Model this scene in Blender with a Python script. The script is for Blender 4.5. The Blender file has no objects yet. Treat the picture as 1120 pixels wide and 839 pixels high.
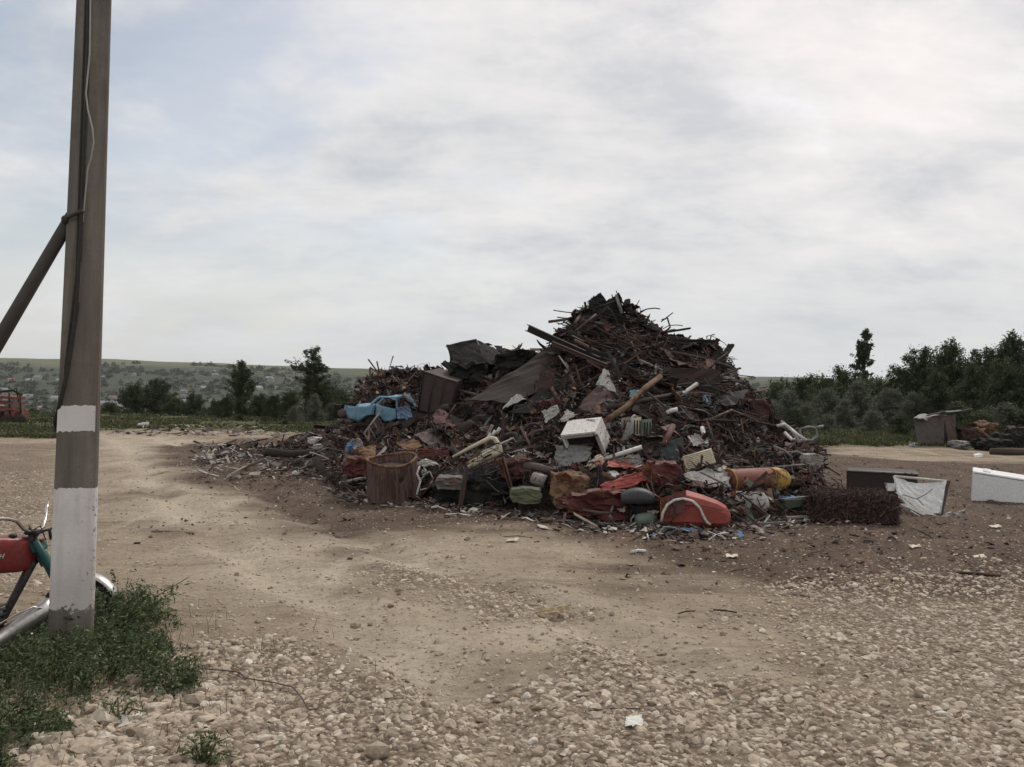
import bpy, math, random
import numpy as np
from mathutils import Vector, Matrix, Euler

sc = bpy.context.scene
COL = sc.collection
R = math.radians
rnd = random.Random(7)
rng = np.random.default_rng(11)

# ------------------------------------------------------------------ camera
CAM_H = 1.8
F = 880.0
cam_d = bpy.data.cameras.new('camera')
cam_d.sensor_width = 36.0
cam_d.lens = F / 1120.0 * 36.0
cam_d.clip_start = 0.05
cam_d.clip_end = 12000.0
cam = bpy.data.objects.new('camera', cam_d)
COL.objects.link(cam)
CR = Euler((R(90.5), 0, 0), 'XYZ').to_matrix() @ Matrix.Rotation(R(1.1), 3, 'Z')
cam.matrix_world = Matrix.Translation((0, 0, CAM_H)) @ CR.to_4x4()
sc.camera = cam

# ------------------------------------------------------------------ world
SUN_AZ, SUN_EL = 32.0, 50.0          # degrees right of +Y, above the horizon
w = bpy.data.worlds.new('World')
sc.world = w
w.use_nodes = True
nt = w.node_tree
nt.nodes.clear()
def N(t, typ, **kw):
    n = t.nodes.new(typ)
    for k, v in kw.items():
        setattr(n, k, v)
    return n
def link(t, a, b):
    t.links.new(a, b)
sunv = Vector((math.sin(R(SUN_AZ)) * math.cos(R(SUN_EL)), math.cos(R(SUN_AZ)) * math.cos(R(SUN_EL)), math.sin(R(SUN_EL))))
def build_world():
    t = nt
    out = N(t, 'ShaderNodeOutputWorld'); bg = N(t, 'ShaderNodeBackground')
    bg.inputs[1].default_value = 0.10
    sky = N(t, 'ShaderNodeTexSky', sky_type='NISHITA', sun_disc=False)
    sky.sun_elevation = R(SUN_EL); sky.sun_rotation = R(SUN_AZ)
    sky.air_density = 1.0; sky.dust_density = 2.0
    tc = N(t, 'ShaderNodeTexCoord')
    sep = N(t, 'ShaderNodeSeparateXYZ'); link(t, tc.outputs['Generated'], sep.inputs[0])
    zc = N(t, 'ShaderNodeMath', operation='MAXIMUM'); link(t, sep.outputs[2], zc.inputs[0]); zc.inputs[1].default_value = 0.0
    za = N(t, 'ShaderNodeMath', operation='ADD'); link(t, zc.outputs[0], za.inputs[0]); za.inputs[1].default_value = 0.30
    dx = N(t, 'ShaderNodeMath', operation='DIVIDE'); link(t, sep.outputs[0], dx.inputs[0]); link(t, za.outputs[0], dx.inputs[1])
    dy = N(t, 'ShaderNodeMath', operation='DIVIDE'); link(t, sep.outputs[1], dy.inputs[0]); link(t, za.outputs[0], dy.inputs[1])
    cmb = N(t, 'ShaderNodeCombineXYZ'); link(t, dx.outputs[0], cmb.inputs[0]); link(t, dy.outputs[0], cmb.inputs[1])
    mp = N(t, 'ShaderNodeMapping'); link(t, cmb.outputs[0], mp.inputs[0])
    mp.inputs['Location'].default_value = (3.3, 1.1, 0); mp.inputs['Rotation'].default_value = (0, 0, R(25)); mp.inputs['Scale'].default_value = (0.9, 1.1, 1)
    n1 = N(t, 'ShaderNodeTexNoise'); link(t, mp.outputs[0], n1.inputs['Vector'])
    n1.inputs['Scale'].default_value = 2.1; n1.inputs['Detail'].default_value = 14; n1.inputs['Roughness'].default_value = 0.62; n1.inputs['Distortion'].default_value = 0.15
    # the thin spot of the cover lies up to the left
    dot = N(t, 'ShaderNodeVectorMath', operation='DOT_PRODUCT'); link(t, tc.outputs['Generated'], dot.inputs[0])
    dot.inputs[1].default_value = Vector((-0.50, 0.83, 0.26)).normalized()
    thin = N(t, 'ShaderNodeMapRange'); link(t, dot.outputs['Value'], thin.inputs[0])
    thin.inputs[1].default_value = 0.80; thin.inputs[2].default_value = 0.99; thin.inputs[3].default_value = 0.15; thin.inputs[4].default_value = -0.045
    sm = N(t, 'ShaderNodeMath', operation='ADD'); link(t, n1.outputs[0], sm.inputs[0]); link(t, thin.outputs[0], sm.inputs[1])
    mask = N(t, 'ShaderNodeMapRange', interpolation_type='SMOOTHSTEP'); link(t, sm.outputs[0], mask.inputs[0])
    mask.inputs[1].default_value = 0.36; mask.inputs[2].default_value = 0.60; mask.inputs[3].default_value = 0.30; mask.inputs[4].default_value = 1.0
    # cloud tone
    mp2 = N(t, 'ShaderNodeMapping'); link(t, cmb.outputs[0], mp2.inputs[0]); mp2.inputs['Location'].default_value = (8.1, 5.7, 0); mp2.inputs['Scale'].default_value = (0.8, 1.2, 1)
    n2 = N(t, 'ShaderNodeTexNoise'); link(t, mp2.outputs[0], n2.inputs['Vector'])
    n2.inputs['Scale'].default_value = 2.6; n2.inputs['Detail'].default_value = 14; n2.inputs['Roughness'].default_value = 0.64; n2.inputs['Distortion'].default_value = 0.1
    cr = N(t, 'ShaderNodeValToRGB'); link(t, n2.outputs[0], cr.inputs[0])
    e = cr.color_ramp.elements
    e[0].position = 0.36; e[0].color = (0.455, 0.472, 0.50, 1)
    e[1].position = 0.64; e[1].color = (0.655, 0.64, 0.635, 1)
    m = e.new(0.50); m.color = (0.575, 0.575, 0.58, 1)
    # brighter round the veiled sun
    ds = N(t, 'ShaderNodeVectorMath', operation='DOT_PRODUCT'); link(t, tc.outputs['Generated'], ds.inputs[0]); ds.inputs[1].default_value = sunv
    gl = N(t, 'ShaderNodeMapRange', interpolation_type='SMOOTHSTEP'); link(t, ds.outputs['Value'], gl.inputs[0])
    gl.inputs[1].default_value = 0.72; gl.inputs[2].default_value = 1.0; gl.inputs[3].default_value = 1.0; gl.inputs[4].default_value = 1.22
    mul = N(t, 'ShaderNodeVectorMath', operation='SCALE'); link(t, cr.outputs[0], mul.inputs[0]); link(t, gl.outputs[0], mul.inputs['Scale'])
    warm = N(t, 'ShaderNodeMapRange'); link(t, ds.outputs['Value'], warm.inputs[0]); warm.inputs[1].default_value = 0.75; warm.inputs[2].default_value = 1.0
    tint = N(t, 'ShaderNodeMix', data_type='RGBA'); link(t, warm.outputs[0], tint.inputs[0]); tint.inputs[6].default_value = (1, 1, 1, 1); tint.inputs[7].default_value = (1.06, 0.985, 0.955, 1)
    m2 = N(t, 'ShaderNodeVectorMath', operation='MULTIPLY'); link(t, mul.outputs[0], m2.inputs[0]); link(t, tint.outputs[2], m2.inputs[1])
    s10 = N(t, 'ShaderNodeVectorMath', operation='SCALE'); link(t, m2.outputs[0], s10.inputs[0]); s10.inputs['Scale'].default_value = 10.4
    sk = N(t, 'ShaderNodeVectorMath', operation='MULTIPLY'); link(t, sky.outputs[0], sk.inputs[0]); sk.inputs[1].default_value = (1.30, 1.14, 0.98)
    mix = N(t, 'ShaderNodeMix', data_type='RGBA'); link(t, mask.outputs[0], mix.inputs[0]); link(t, sk.outputs[0], mix.inputs[6]); link(t, s10.outputs[0], mix.inputs[7])
    # far murk near the horizon
    hz = N(t, 'ShaderNodeMapRange', interpolation_type='SMOOTHSTEP'); link(t, zc.outputs[0], hz.inputs[0]); hz.inputs[1].default_value = 0.0; hz.inputs[2].default_value = 0.22; hz.inputs[3].default_value = 0.75; hz.inputs[4].default_value = 0.0
    mh = N(t, 'ShaderNodeMix', data_type='RGBA'); link(t, hz.outputs[0], mh.inputs[0]); link(t, mix.outputs[2], mh.inputs[6]); mh.inputs[7].default_value = (5.5, 5.65, 5.7, 1)
    link(t, mh.outputs[2], bg.inputs[0]); link(t, bg.outputs[0], out.inputs[0])
build_world()

sun_d = bpy.data.lights.new('sun', 'SUN')
sun_d.energy = 1.5; sun_d.angle = R(10); sun_d.color = (1.0, 0.95, 0.88)
sun = bpy.data.objects.new('sun', sun_d); COL.objects.link(sun)
sun.rotation_euler = sunv.to_track_quat('Z', 'Y').to_euler()

sc.view_settings.view_transform = 'Standard'
sc.view_settings.look = 'None'
sc.view_settings.exposure = 0.34
sc.view_settings.gamma = 1.0
sc.view_settings.use_curve_mapping = False
sc.cycles.max_bounces = 6
sc.cycles.diffuse_bounces = 3
sc.cycles.volume_bounces = 0

# ------------------------------------------------------------------ helpers
def ray(px, py):
    return CR @ Vector(((px - 560) / F, -(py - 419.5) / F, -1.0))
def at(px, py, Y):
    d = ray(px, py)
    return Vector((0, 0, CAM_H)) + d * (Y / d.y)
def gnd(px, py, z=0.0):
    d = ray(px, py)
    return Vector((0, 0, CAM_H)) + d * ((z - CAM_H) / d.z)

def smooth(a, b, x):
    t = np.clip((x - a) / (b - a), 0, 1)
    return t * t * (3 - 2 * t)
def _hash(ix, iy, s):
    n = (ix.astype(np.int64) * 374761393 + iy.astype(np.int64) * 668265263 + s * 1442695041) & 0x7fffffff
    n = ((n ^ (n >> 13)) * 1274126177) & 0x7fffffff
    return ((n ^ (n >> 16)) & 0xffff) / 65535.0
def vnoise(x, y, s=0):
    ix = np.floor(x); iy = np.floor(y); fx = x - ix; fy = y - iy
    fx = fx * fx * (3 - 2 * fx); fy = fy * fy * (3 - 2 * fy)
    ix = ix.astype(np.int64); iy = iy.astype(np.int64)
    a = _hash(ix, iy, s); b = _hash(ix + 1, iy, s); c = _hash(ix, iy + 1, s); d = _hash(ix + 1, iy + 1, s)
    return (a * (1 - fx) + b * fx) * (1 - fy) + (c * (1 - fx) + d * fx) * fy
def fbm(x, y, oct=4, s=0):
    x = np.asarray(x, float); y = np.asarray(y, float)
    v = 0; a = 0.5; t = 0
    for i in range(oct):
        v = v + a * vnoise(x, y, s + i * 17); t += a
        x = x * 2.03 + 7.1; y = y * 2.03 + 3.7; a *= 0.5
    return v / t
def sdf(px_, py_, poly):
    """signed distance to a polygon (inside negative)"""
    x = np.asarray(px_, float); y = np.asarray(py_, float)
    d = np.full(x.shape, 1e9); inside = np.zeros(x.shape, bool)
    n = len(poly)
    for i in range(n):
        ax, ay = poly[i]; bx, by = poly[(i + 1) % n]
        ex, ey = bx - ax, by - ay
        t = np.clip(((x - ax) * ex + (y - ay) * ey) / (ex * ex + ey * ey + 1e-12), 0, 1)
        d = np.minimum(d, np.hypot(x - ax - t * ex, y - ay - t * ey))
        c = ((ay > y) != (by > y)) & (x < (bx - ax) * (y - ay) / ((by - ay) if by != ay else 1e-12) + ax)
        inside ^= c
    return np.where(inside, -d, d)
def gpoly(pts):
    return [tuple(gnd(*p)[:2]) for p in pts]

def tag(o, label=None, cat=None, group=None, kind=None):
    if label: o['label'] = label
    if cat: o['category'] = cat
    if group: o['group'] = group
    if kind: o['kind'] = kind
    return o
def empty(name, loc, label=None, cat=None, group=None):
    o = bpy.data.objects.new(name, None); COL.objects.link(o); o.location = loc
    o.empty_display_size = 0.2
    return tag(o, label, cat, group)
def kids(o):
    return [c for c in COL.objects if c.parent == o]
def copy_tree(o, children, loc, rot=None, scale=None, label=None):
    c = o.copy(); COL.objects.link(c); c.location = loc
    if rot is not None: c.rotation_euler = rot
    if scale is not None: c.scale = scale if hasattr(scale, '__len__') else (scale,) * 3
    if label: c['label'] = label
    for ch in children:
        k = ch.copy(); COL.objects.link(k); k.parent = c
    return c

class MB:
    """collects shapes into one mesh"""
    def __init__(s): s.v = []; s.f = []; s.m = []; s.sm = []
    def add(s, vs, fs, mi=0, sm=False):
        b = len(s.v); s.v += [tuple(p) for p in vs]
        s.f += [tuple(i + b for i in f) for f in fs]; s.m += [mi] * len(fs); s.sm += [sm] * len(fs)
        return s
    def box(s, c, size, rot=None, mi=0, bev=0.0):
        x, y, z = [k / 2 for k in size]; c = Vector(c)
        if bev <= 0:
            vs = [Vector((a * x, b * y, d * z)) for a in (-1, 1) for b in (-1, 1) for d in (-1, 1)]
            fs = [(0, 1, 3, 2), (4, 6, 7, 5), (0, 4, 5, 1), (2, 3, 7, 6), (0, 2, 6, 4), (1, 5, 7, 3)]
        else:
            import bmesh
            bm = bmesh.new(); bmesh.ops.create_cube(bm, size=1.0)
            for q in bm.verts: q.co = Vector((q.co.x * 2 * x, q.co.y * 2 * y, q.co.z * 2 * z))
            bmesh.ops.bevel(bm, geom=bm.edges[:], offset=bev, segments=2, affect='EDGES')
            bm.verts.ensure_lookup_table(); vs = [q.co.copy() for q in bm.verts]; fs = [[q.index for q in f.verts] for f in bm.faces]; bm.free()
        if rot is not None: vs = [rot @ q for q in vs]
        return s.add([q + c for q in vs], fs, mi)
    def tube(s, pts, r, n=8, mi=0, closed=False, cap=True, sm=True):
        pts = [Vector(p) for p in pts]; k = len(pts)
        rs = r if hasattr(r, '__len__') else [r] * k
        vs = []; up = None
        for i, p in enumerate(pts):
            a = pts[(i - 1) % k] if (closed or i > 0) else p
            b = pts[(i + 1) % k] if (closed or i < k - 1) else p
            t = (b - a)
            t = t.normalized() if t.length > 1e-9 else Vector((0, 0, 1))
            if up is None: up = Vector((0, 0, 1)) if abs(t.z) < 0.9 else Vector((1, 0, 0))
            u = (up - t * up.dot(t))
            u = u.normalized() if u.length > 1e-6 else t.orthogonal().normalized()
            up = u; q = t.cross(u)
            for j in range(n):
                an = 2 * math.pi * j / n
                vs.append(p + (u * math.cos(an) + q * math.sin(an)) * rs[i])
        fs = []
        for i in range(k if closed else k - 1):
            i2 = (i + 1) % k
            for j in range(n):
                j2 = (j + 1) % n
                fs.append((i * n + j, i * n + j2, i2 * n + j2, i2 * n + j))
        if cap and not closed:
            fs.append(tuple(range(n - 1, -1, -1))); fs.append(tuple((k - 1) * n + j for j in range(n)))
        return s.add(vs, fs, mi, sm)
    def lathe(s, prof, n=20, axis=(0, 0, 1), org=(0, 0, 0), mi=0, wob=0.0, seed=0):
        """prof: (radius, along) pairs"""
        ax = Vector(axis).normalized(); u = ax.orthogonal().normalized(); q = ax.cross(u); o = Vector(org); rr = random.Random(seed)
        wv = [1 + wob * math.sin(3 * 2 * math.pi * j / n + rr.random()) + wob * rr.uniform(-.5, .5) for j in range(n)]
        vs = [o + ax * h + (u * math.cos(2 * math.pi * j / n) + q * math.sin(2 * math.pi * j / n)) * r * wv[j] for r, h in prof for j in range(n)]
        fs = []
        for i in range(len(prof) - 1):
            for j in range(n):
                j2 = (j + 1) % n; fs.append((i * n + j, i * n + j2, (i + 1) * n + j2, (i + 1) * n + j))
        if prof[0][0] > 1e-4: fs.append(tuple(range(n - 1, -1, -1)))
        if prof[-1][0] > 1e-4: fs.append(tuple((len(prof) - 1) * n + j for j in range(n)))
        return s.add(vs, fs, mi, True)
    def grid(s, P, th=0.006, mi=0, sm=False):
        """P: rows of points; a sheet with real thickness"""
        nr, nc = len(P), len(P[0]); nrm = []
        for i in range(nr):
            for j in range(nc):
                a = P[min(i + 1, nr - 1)][j] - P[max(i - 1, 0)][j]; b = P[i][min(j + 1, nc - 1)] - P[i][max(j - 1, 0)]
                n = a.cross(b); nrm.append(n.normalized() if n.length > 1e-9 else Vector((0, 0, 1)))
        flat = [P[i][j] for i in range(nr) for j in range(nc)]
        vs = flat + [p - n * th for p, n in zip(flat, nrm)]; k = nr * nc; fs = []
        for i in range(nr - 1):
            for j in range(nc - 1):
                a, b, c, d = i * nc + j, i * nc + j + 1, (i + 1) * nc + j + 1, (i + 1) * nc + j
                fs.append((a, d, c, b)); fs.append((a + k, b + k, c + k, d + k))
        for j in range(nc - 1):
            fs.append((j, j + 1, j + 1 + k, j + k)); a = (nr - 1) * nc + j; fs.append((a + 1, a, a + k, a + 1 + k))
        for i in range(nr - 1):
            a = i * nc; fs.append((a + nc, a, a + k, a + nc + k)); a = i * nc + nc - 1; fs.append((a, a + nc, a + nc + k, a + k))
        return s.add(vs, fs, mi, sm)
    def quad(s, c4, crumple=0.0, n=6, th=0.006, seed=0, mi=0, bend=0.0, sm=False, ragged=0.0):
        """sheet between four corners, dented and folded"""
        rr = random.Random(seed); A, B, C_, D = [Vector(c) for c in c4]
        nn = (B - A).cross(D - A); nn = nn.normalized() if nn.length > 1e-9 else Vector((0, 0, 1))
        folds = [(rr.uniform(0, math.pi), rr.uniform(-.4, .4), rr.uniform(.5, 1) * rr.choice((-1, 1))) for _ in range(4)]
        P = []
        for i in range(n + 1):
            row = []
            for j in range(n + 1):
                u, v = j / n, i / n
                p = (A * (1 - u) + B * u) * (1 - v) + (D * (1 - u) + C_ * u) * v
                d = 0
                for an, off, am in folds:
                    d += am * abs((u - .5) * math.cos(an) + (v - .5) * math.sin(an) - off)
                d = crumple * (d * 0.7 + rr.uniform(-.25, .25)) + bend * (1 - (2 * u - 1) ** 2)
                row.append(p + nn * d + (Vector((rr.uniform(-1, 1), rr.uniform(-1, 1), rr.uniform(-1, 1))) * ragged if (i in (0, n) or j in (0, n)) else Vector()))
            P.append(row)
        return s.grid(P, th, mi, sm)
    def build(s, name, mats, parent=None, origin=None):
        o0 = Vector(origin) if origin is not None else Vector()
        me = bpy.data.meshes.new(name)
        vs = [(p[0] - o0.x, p[1] - o0.y, p[2] - o0.z) for p in s.v]
        me.from_pydata(vs, [], s.f)
        for m in (mats if isinstance(mats, (list, tuple)) else [mats]): me.materials.append(m)
        me.polygons.foreach_set('material_index', s.m); me.polygons.foreach_set('use_smooth', s.sm); me.update()
        o = bpy.data.objects.new(name, me); COL.objects.link(o)
        if parent is not None: o.parent = parent
        else: o.location = o0
        return o
    def centre(s):
        a = np.array(s.v); c = (a.min(0) + a.max(0)) / 2; return Vector((c[0], c[1], a[:, 2].min()))

def big_mesh(name, V, Fq, mat, smooth_=False, parent=None, attr=None):
    """V (n,3), Fq (m,k) numpy"""
    me = bpy.data.meshes.new(name); k = Fq.shape[1]
    me.vertices.add(len(V)); me.vertices.foreach_set('co', V.astype(np.float32).ravel())
    me.loops.add(Fq.size); me.loops.foreach_set('vertex_index', Fq.astype(np.int32).ravel())
    me.polygons.add(len(Fq)); me.polygons.foreach_set('loop_start', np.arange(0, Fq.size, k, dtype=np.int32))
    me.polygons.foreach_set('use_smooth', np.full(len(Fq), smooth_, bool))
    if attr is not None:
        at_ = me.color_attributes.new('zone', 'FLOAT_COLOR', 'POINT'); at_.data.foreach_set('color', attr.astype(np.float32).ravel())
    me.update(calc_edges=True); me.validate()
    me.materials.append(mat)
    o = bpy.data.objects.new(name, me); COL.objects.link(o)
    if parent is not None: o.parent = parent
    return o

# ------------------------------------------------------------------ materials
_mats = {}
def mat(name, col, rough=0.7, metal=0.0, rust=0.0, rustcol=(0.085, 0.035, 0.02), var=0.35, scale=4.0, rand=0.0, bump=0.25, dirt=0.25, spec=0.3, aniso=None):
    if name in _mats: return _mats[name]
    m = bpy.data.materials.new(name); m.use_nodes = True; t = m.node_tree
    b = t.nodes['Principled BSDF']; b.inputs['Roughness'].default_value = rough; b.inputs['Metallic'].default_value = metal
    b.inputs['Specular IOR Level'].default_value = spec
    tc = N(t, 'ShaderNodeTexCoord'); oi = N(t, 'ShaderNodeObjectInfo')
    off = N(t, 'ShaderNodeVectorMath', operation='MULTIPLY_ADD'); 
    cmb = N(t, 'ShaderNodeCombineXYZ'); link(t, oi.outputs['Random'], cmb.inputs[0]); link(t, oi.outputs['Random'], cmb.inputs[1])
    link(t, cmb.outputs[0], off.inputs[0]); off.inputs[1].default_value = (37, 51, 0); 
    if aniso:
        am = N(t, 'ShaderNodeMapping'); link(t, tc.outputs['Object'], am.inputs[0]); am.inputs['Scale'].default_value = aniso; link(t, am.outputs[0], off.inputs[2])
    else: link(t, tc.outputs['Object'], off.inputs[2])
    n1 = N(t, 'ShaderNodeTexNoise'); link(t, off.outputs[0], n1.inputs['Vector']); n1.inputs['Scale'].default_value = scale; n1.inputs['Detail'].default_value = 6; n1.inputs['Roughness'].default_value = 0.65
    n2 = N(t, 'ShaderNodeTexNoise'); link(t, off.outputs[0], n2.inputs['Vector']); n2.inputs['Scale'].default_value = scale * 0.9 + 1.3; n2.inputs['Detail'].default_value = 9; n2.inputs['Roughness'].default_value = 0.7
    n3 = N(t, 'ShaderNodeTexNoise'); link(t, off.outputs[0], n3.inputs['Vector']); n3.inputs['Scale'].default_value = scale * 9; n3.inputs['Detail'].default_value = 4
    c = Vector(col)
    r = N(t, 'ShaderNodeMix', data_type='RGBA'); link(t, n1.outputs[0], r.inputs[0])
    r.inputs[6].default_value = (*(c * (1 - var)), 1); r.inputs[7].default_value = (*(c * (1 + var * 0.7)), 1)
    last = r.outputs[2]
    if dirt > 0:
        dm = N(t, 'ShaderNodeMapRange'); link(t, n3.outputs[0], dm.inputs[0]); dm.inputs[1].default_value = 0.42; dm.inputs[2].default_value = 0.72; dm.inputs[3].default_value = 0; dm.inputs[4].default_value = dirt
        x = N(t, 'ShaderNodeMix', data_type='RGBA'); link(t, dm.outputs[0], x.inputs[0]); link(t, last, x.inputs[6]); x.inputs[7].default_value = (0.10, 0.075, 0.055, 1); last = x.outputs[2]
    if rust > 0:
        rm = N(t, 'ShaderNodeMapRange'); link(t, n2.outputs[0], rm.inputs[0]); th = 0.68 - 0.36 * rust
        rm.inputs[1].default_value = th; rm.inputs[2].default_value = th + 0.06
        rc = N(t, 'ShaderNodeMix', data_type='RGBA'); link(t, n3.outputs[0], rc.inputs[0]); q = Vector(rustcol); rc.inputs[6].default_value = (*(q * 0.5), 1); rc.inputs[7].default_value = (*(q * 1.5), 1)
        x = N(t, 'ShaderNodeMix', data_type='RGBA'); link(t, rm.outputs[0], x.inputs[0]); link(t, last, x.inputs[6]); link(t, rc.outputs[2], x.inputs[7]); last = x.outputs[2]
        if metal > 0:
            mm = N(t, 'ShaderNodeMath', operation='MULTIPLY_ADD'); link(t, rm.outputs[0], mm.inputs[0]); mm.inputs[1].default_value = -metal; mm.inputs[2].default_value = metal; link(t, mm.outputs[0], b.inputs['Metallic'])
        ro = N(t, 'ShaderNodeMapRange'); link(t, rm.outputs[0], ro.inputs[0]); ro.inputs[3].default_value = rough; ro.inputs[4].default_value = 0.9; link(t, ro.outputs[0], b.inputs['Roughness'])
    if rand > 0:
        hs = N(t, 'ShaderNodeHueSaturation'); link(t, last, hs.inputs['Color'])
        mr = N(t, 'ShaderNodeMapRange'); link(t, oi.outputs['Random'], mr.inputs[0]); mr.inputs[3].default_value = 1 - rand; mr.inputs[4].default_value = 1 + rand; link(t, mr.outputs[0], hs.inputs['Value'])
        fr = N(t, 'ShaderNodeMath', operation='MULTIPLY'); link(t, oi.outputs['Random'], fr.inputs[0]); fr.inputs[1].default_value = 7.31
        f2 = N(t, 'ShaderNodeMath', operation='FRACT'); link(t, fr.outputs[0], f2.inputs[0])
        ms = N(t, 'ShaderNodeMapRange'); link(t, f2.outputs[0], ms.inputs[0]); ms.inputs[3].default_value = 0.45; ms.inputs[4].default_value = 1.15; link(t, ms.outputs[0], hs.inputs['Saturation'])
        last = hs.outputs[0]
    link(t, last, b.inputs['Base Color'])
    if bump > 0:
        bp = N(t, 'ShaderNodeBump'); link(t, n3.outputs[0], bp.inputs['Height']); bp.inputs['Strength'].default_value = bump; bp.inputs['Distance'].default_value = 0.01; link(t, bp.outputs[0], b.inputs['Normal'])
    _mats[name] = m
    return m

def island_mat(name, cols, rough=0.85, bump=0.0, trans=0.0, metal=0.0):
    """one colour per loose piece, picked from a ramp"""
    m = bpy.data.materials.new(name); m.use_nodes = True; t = m.node_tree; b = t.nodes['Principled BSDF']; b.inputs['Roughness'].default_value = rough; b.inputs['Metallic'].default_value = metal
    b.inputs['Specular IOR Level'].default_value = 0.3
    g = N(t, 'ShaderNodeNewGeometry'); cr = N(t, 'ShaderNodeValToRGB'); link(t, g.outputs['Random Per Island'], cr.inputs[0]); cr.color_ramp.interpolation = 'CONSTANT'
    e = cr.color_ramp.elements; tot = sum(c[1] for c in cols); acc = 0
    e[0].position = 0; e[0].color = (*cols[0][0], 1)
    acc = cols[0][1] / tot; e[1].position = acc; e[1].color = (*cols[1][0], 1); acc += cols[1][1] / tot
    for c, wgt in cols[2:]:
        q = e.new(acc); q.color = (*c, 1); acc += wgt / tot
    last = cr.outputs[0]
    n3 = N(t, 'ShaderNodeTexNoise'); n3.inputs['Scale'].default_value = 30 if bump else 8; n3.inputs['Detail'].default_value = 4
    tc = N(t, 'ShaderNodeTexCoord'); link(t, tc.outputs['Object'], n3.inputs['Vector'])
    mr = N(t, 'ShaderNodeMapRange'); link(t, n3.outputs[0], mr.inputs[0]); mr.inputs[1].default_value = .25; mr.inputs[2].default_value = .75; mr.inputs[3].default_value = 0.7; mr.inputs[4].default_value = 1.25
    hs = N(t, 'ShaderNodeHueSaturation'); link(t, last, hs.inputs['Color']); link(t, mr.outputs[0], hs.inputs['Value']); last = hs.outputs[0]
    link(t, last, b.inputs['Base Color'])
    if bump:
        bp = N(t, 'ShaderNodeBump'); link(t, n3.outputs[0], bp.inputs['Height']); bp.inputs['Strength'].default_value = bump; bp.inputs['Distance'].default_value = 0.01; link(t, bp.outputs[0], b.inputs['Normal'])
    if trans > 0:
        tr = N(t, 'ShaderNodeBsdfTranslucent'); link(t, last, tr.inputs[0]); mx = N(t, 'ShaderNodeMixShader'); mx.inputs[0].default_value = trans
        out = t.nodes['Material Output']; link(t, b.outputs[0], mx.inputs[1]); link(t, tr.outputs[0], mx.inputs[2]); link(t, mx.outputs[0], out.inputs[0])
    return m

# ================================================================== THE SETTING
# yard outline and ground zones, in metres
YARD = gpoly([(-700, 480), (-60, 479), (60, 481), (105, 472), (160, 470), (240, 471), (330, 474), (420, 478), (700, 480), (880, 489), (1000, 489), (1060, 492), (1120, 498), (1500, 505), (2600, 640), (2600, 1600), (-1700, 1600), (-1400, 560)])
Z_GRAVEL = [gpoly(p) for p in (
    [(-100, 1000), (20, 820), (110, 745), (175, 716), (215, 703), (330, 700), (400, 722), (500, 762), (590, 752), (630, 700), (690, 708), (740, 722), (860, 752), (980, 775), (1120, 790), (1900, 850), (1800, 1200), (560, 1900), (-300, 1300)],
    [(860, 645), (960, 628), (1120, 622), (1600, 615), (1800, 850), (1120, 812), (980, 782), (950, 745), (900, 715), (830, 690), (790, 664)],
    [(420, 628), (500, 628), (585, 640), (640, 668), (540, 679), (450, 650)],
    [(-300, 485), (40, 487), (70, 505), (60, 560), (40, 640), (-300, 660)])]
Z_DARK = [gpoly(p) for p in (
    [(205, 489), (300, 480), (870, 478), (895, 497), (1010, 507), (1400, 510), (1500, 632), (1120, 628), (960, 636), (880, 628), (760, 600), (640, 586), (480, 576), (400, 576), (330, 562), (265, 530), (225, 508)],)]
Z_SMEAR = [gpoly(p) for p in (
    [(150, 578), (235, 572), (250, 585), (170, 592)], [(330, 598), (430, 592), (455, 604), (360, 610)], [(620, 610), (760, 606), (820, 640), (700, 668), (630, 640)],
    [(105, 536), (200, 530), (190, 545), (108, 548)])]
HEAP_FRONT = [(225, 495), (285, 506), (350, 520), (358, 546), (430, 550), (500, 560), (600, 568), (700, 582), (800, 580), (890, 570), (905, 540), (905, 500), (880, 478)]

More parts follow.
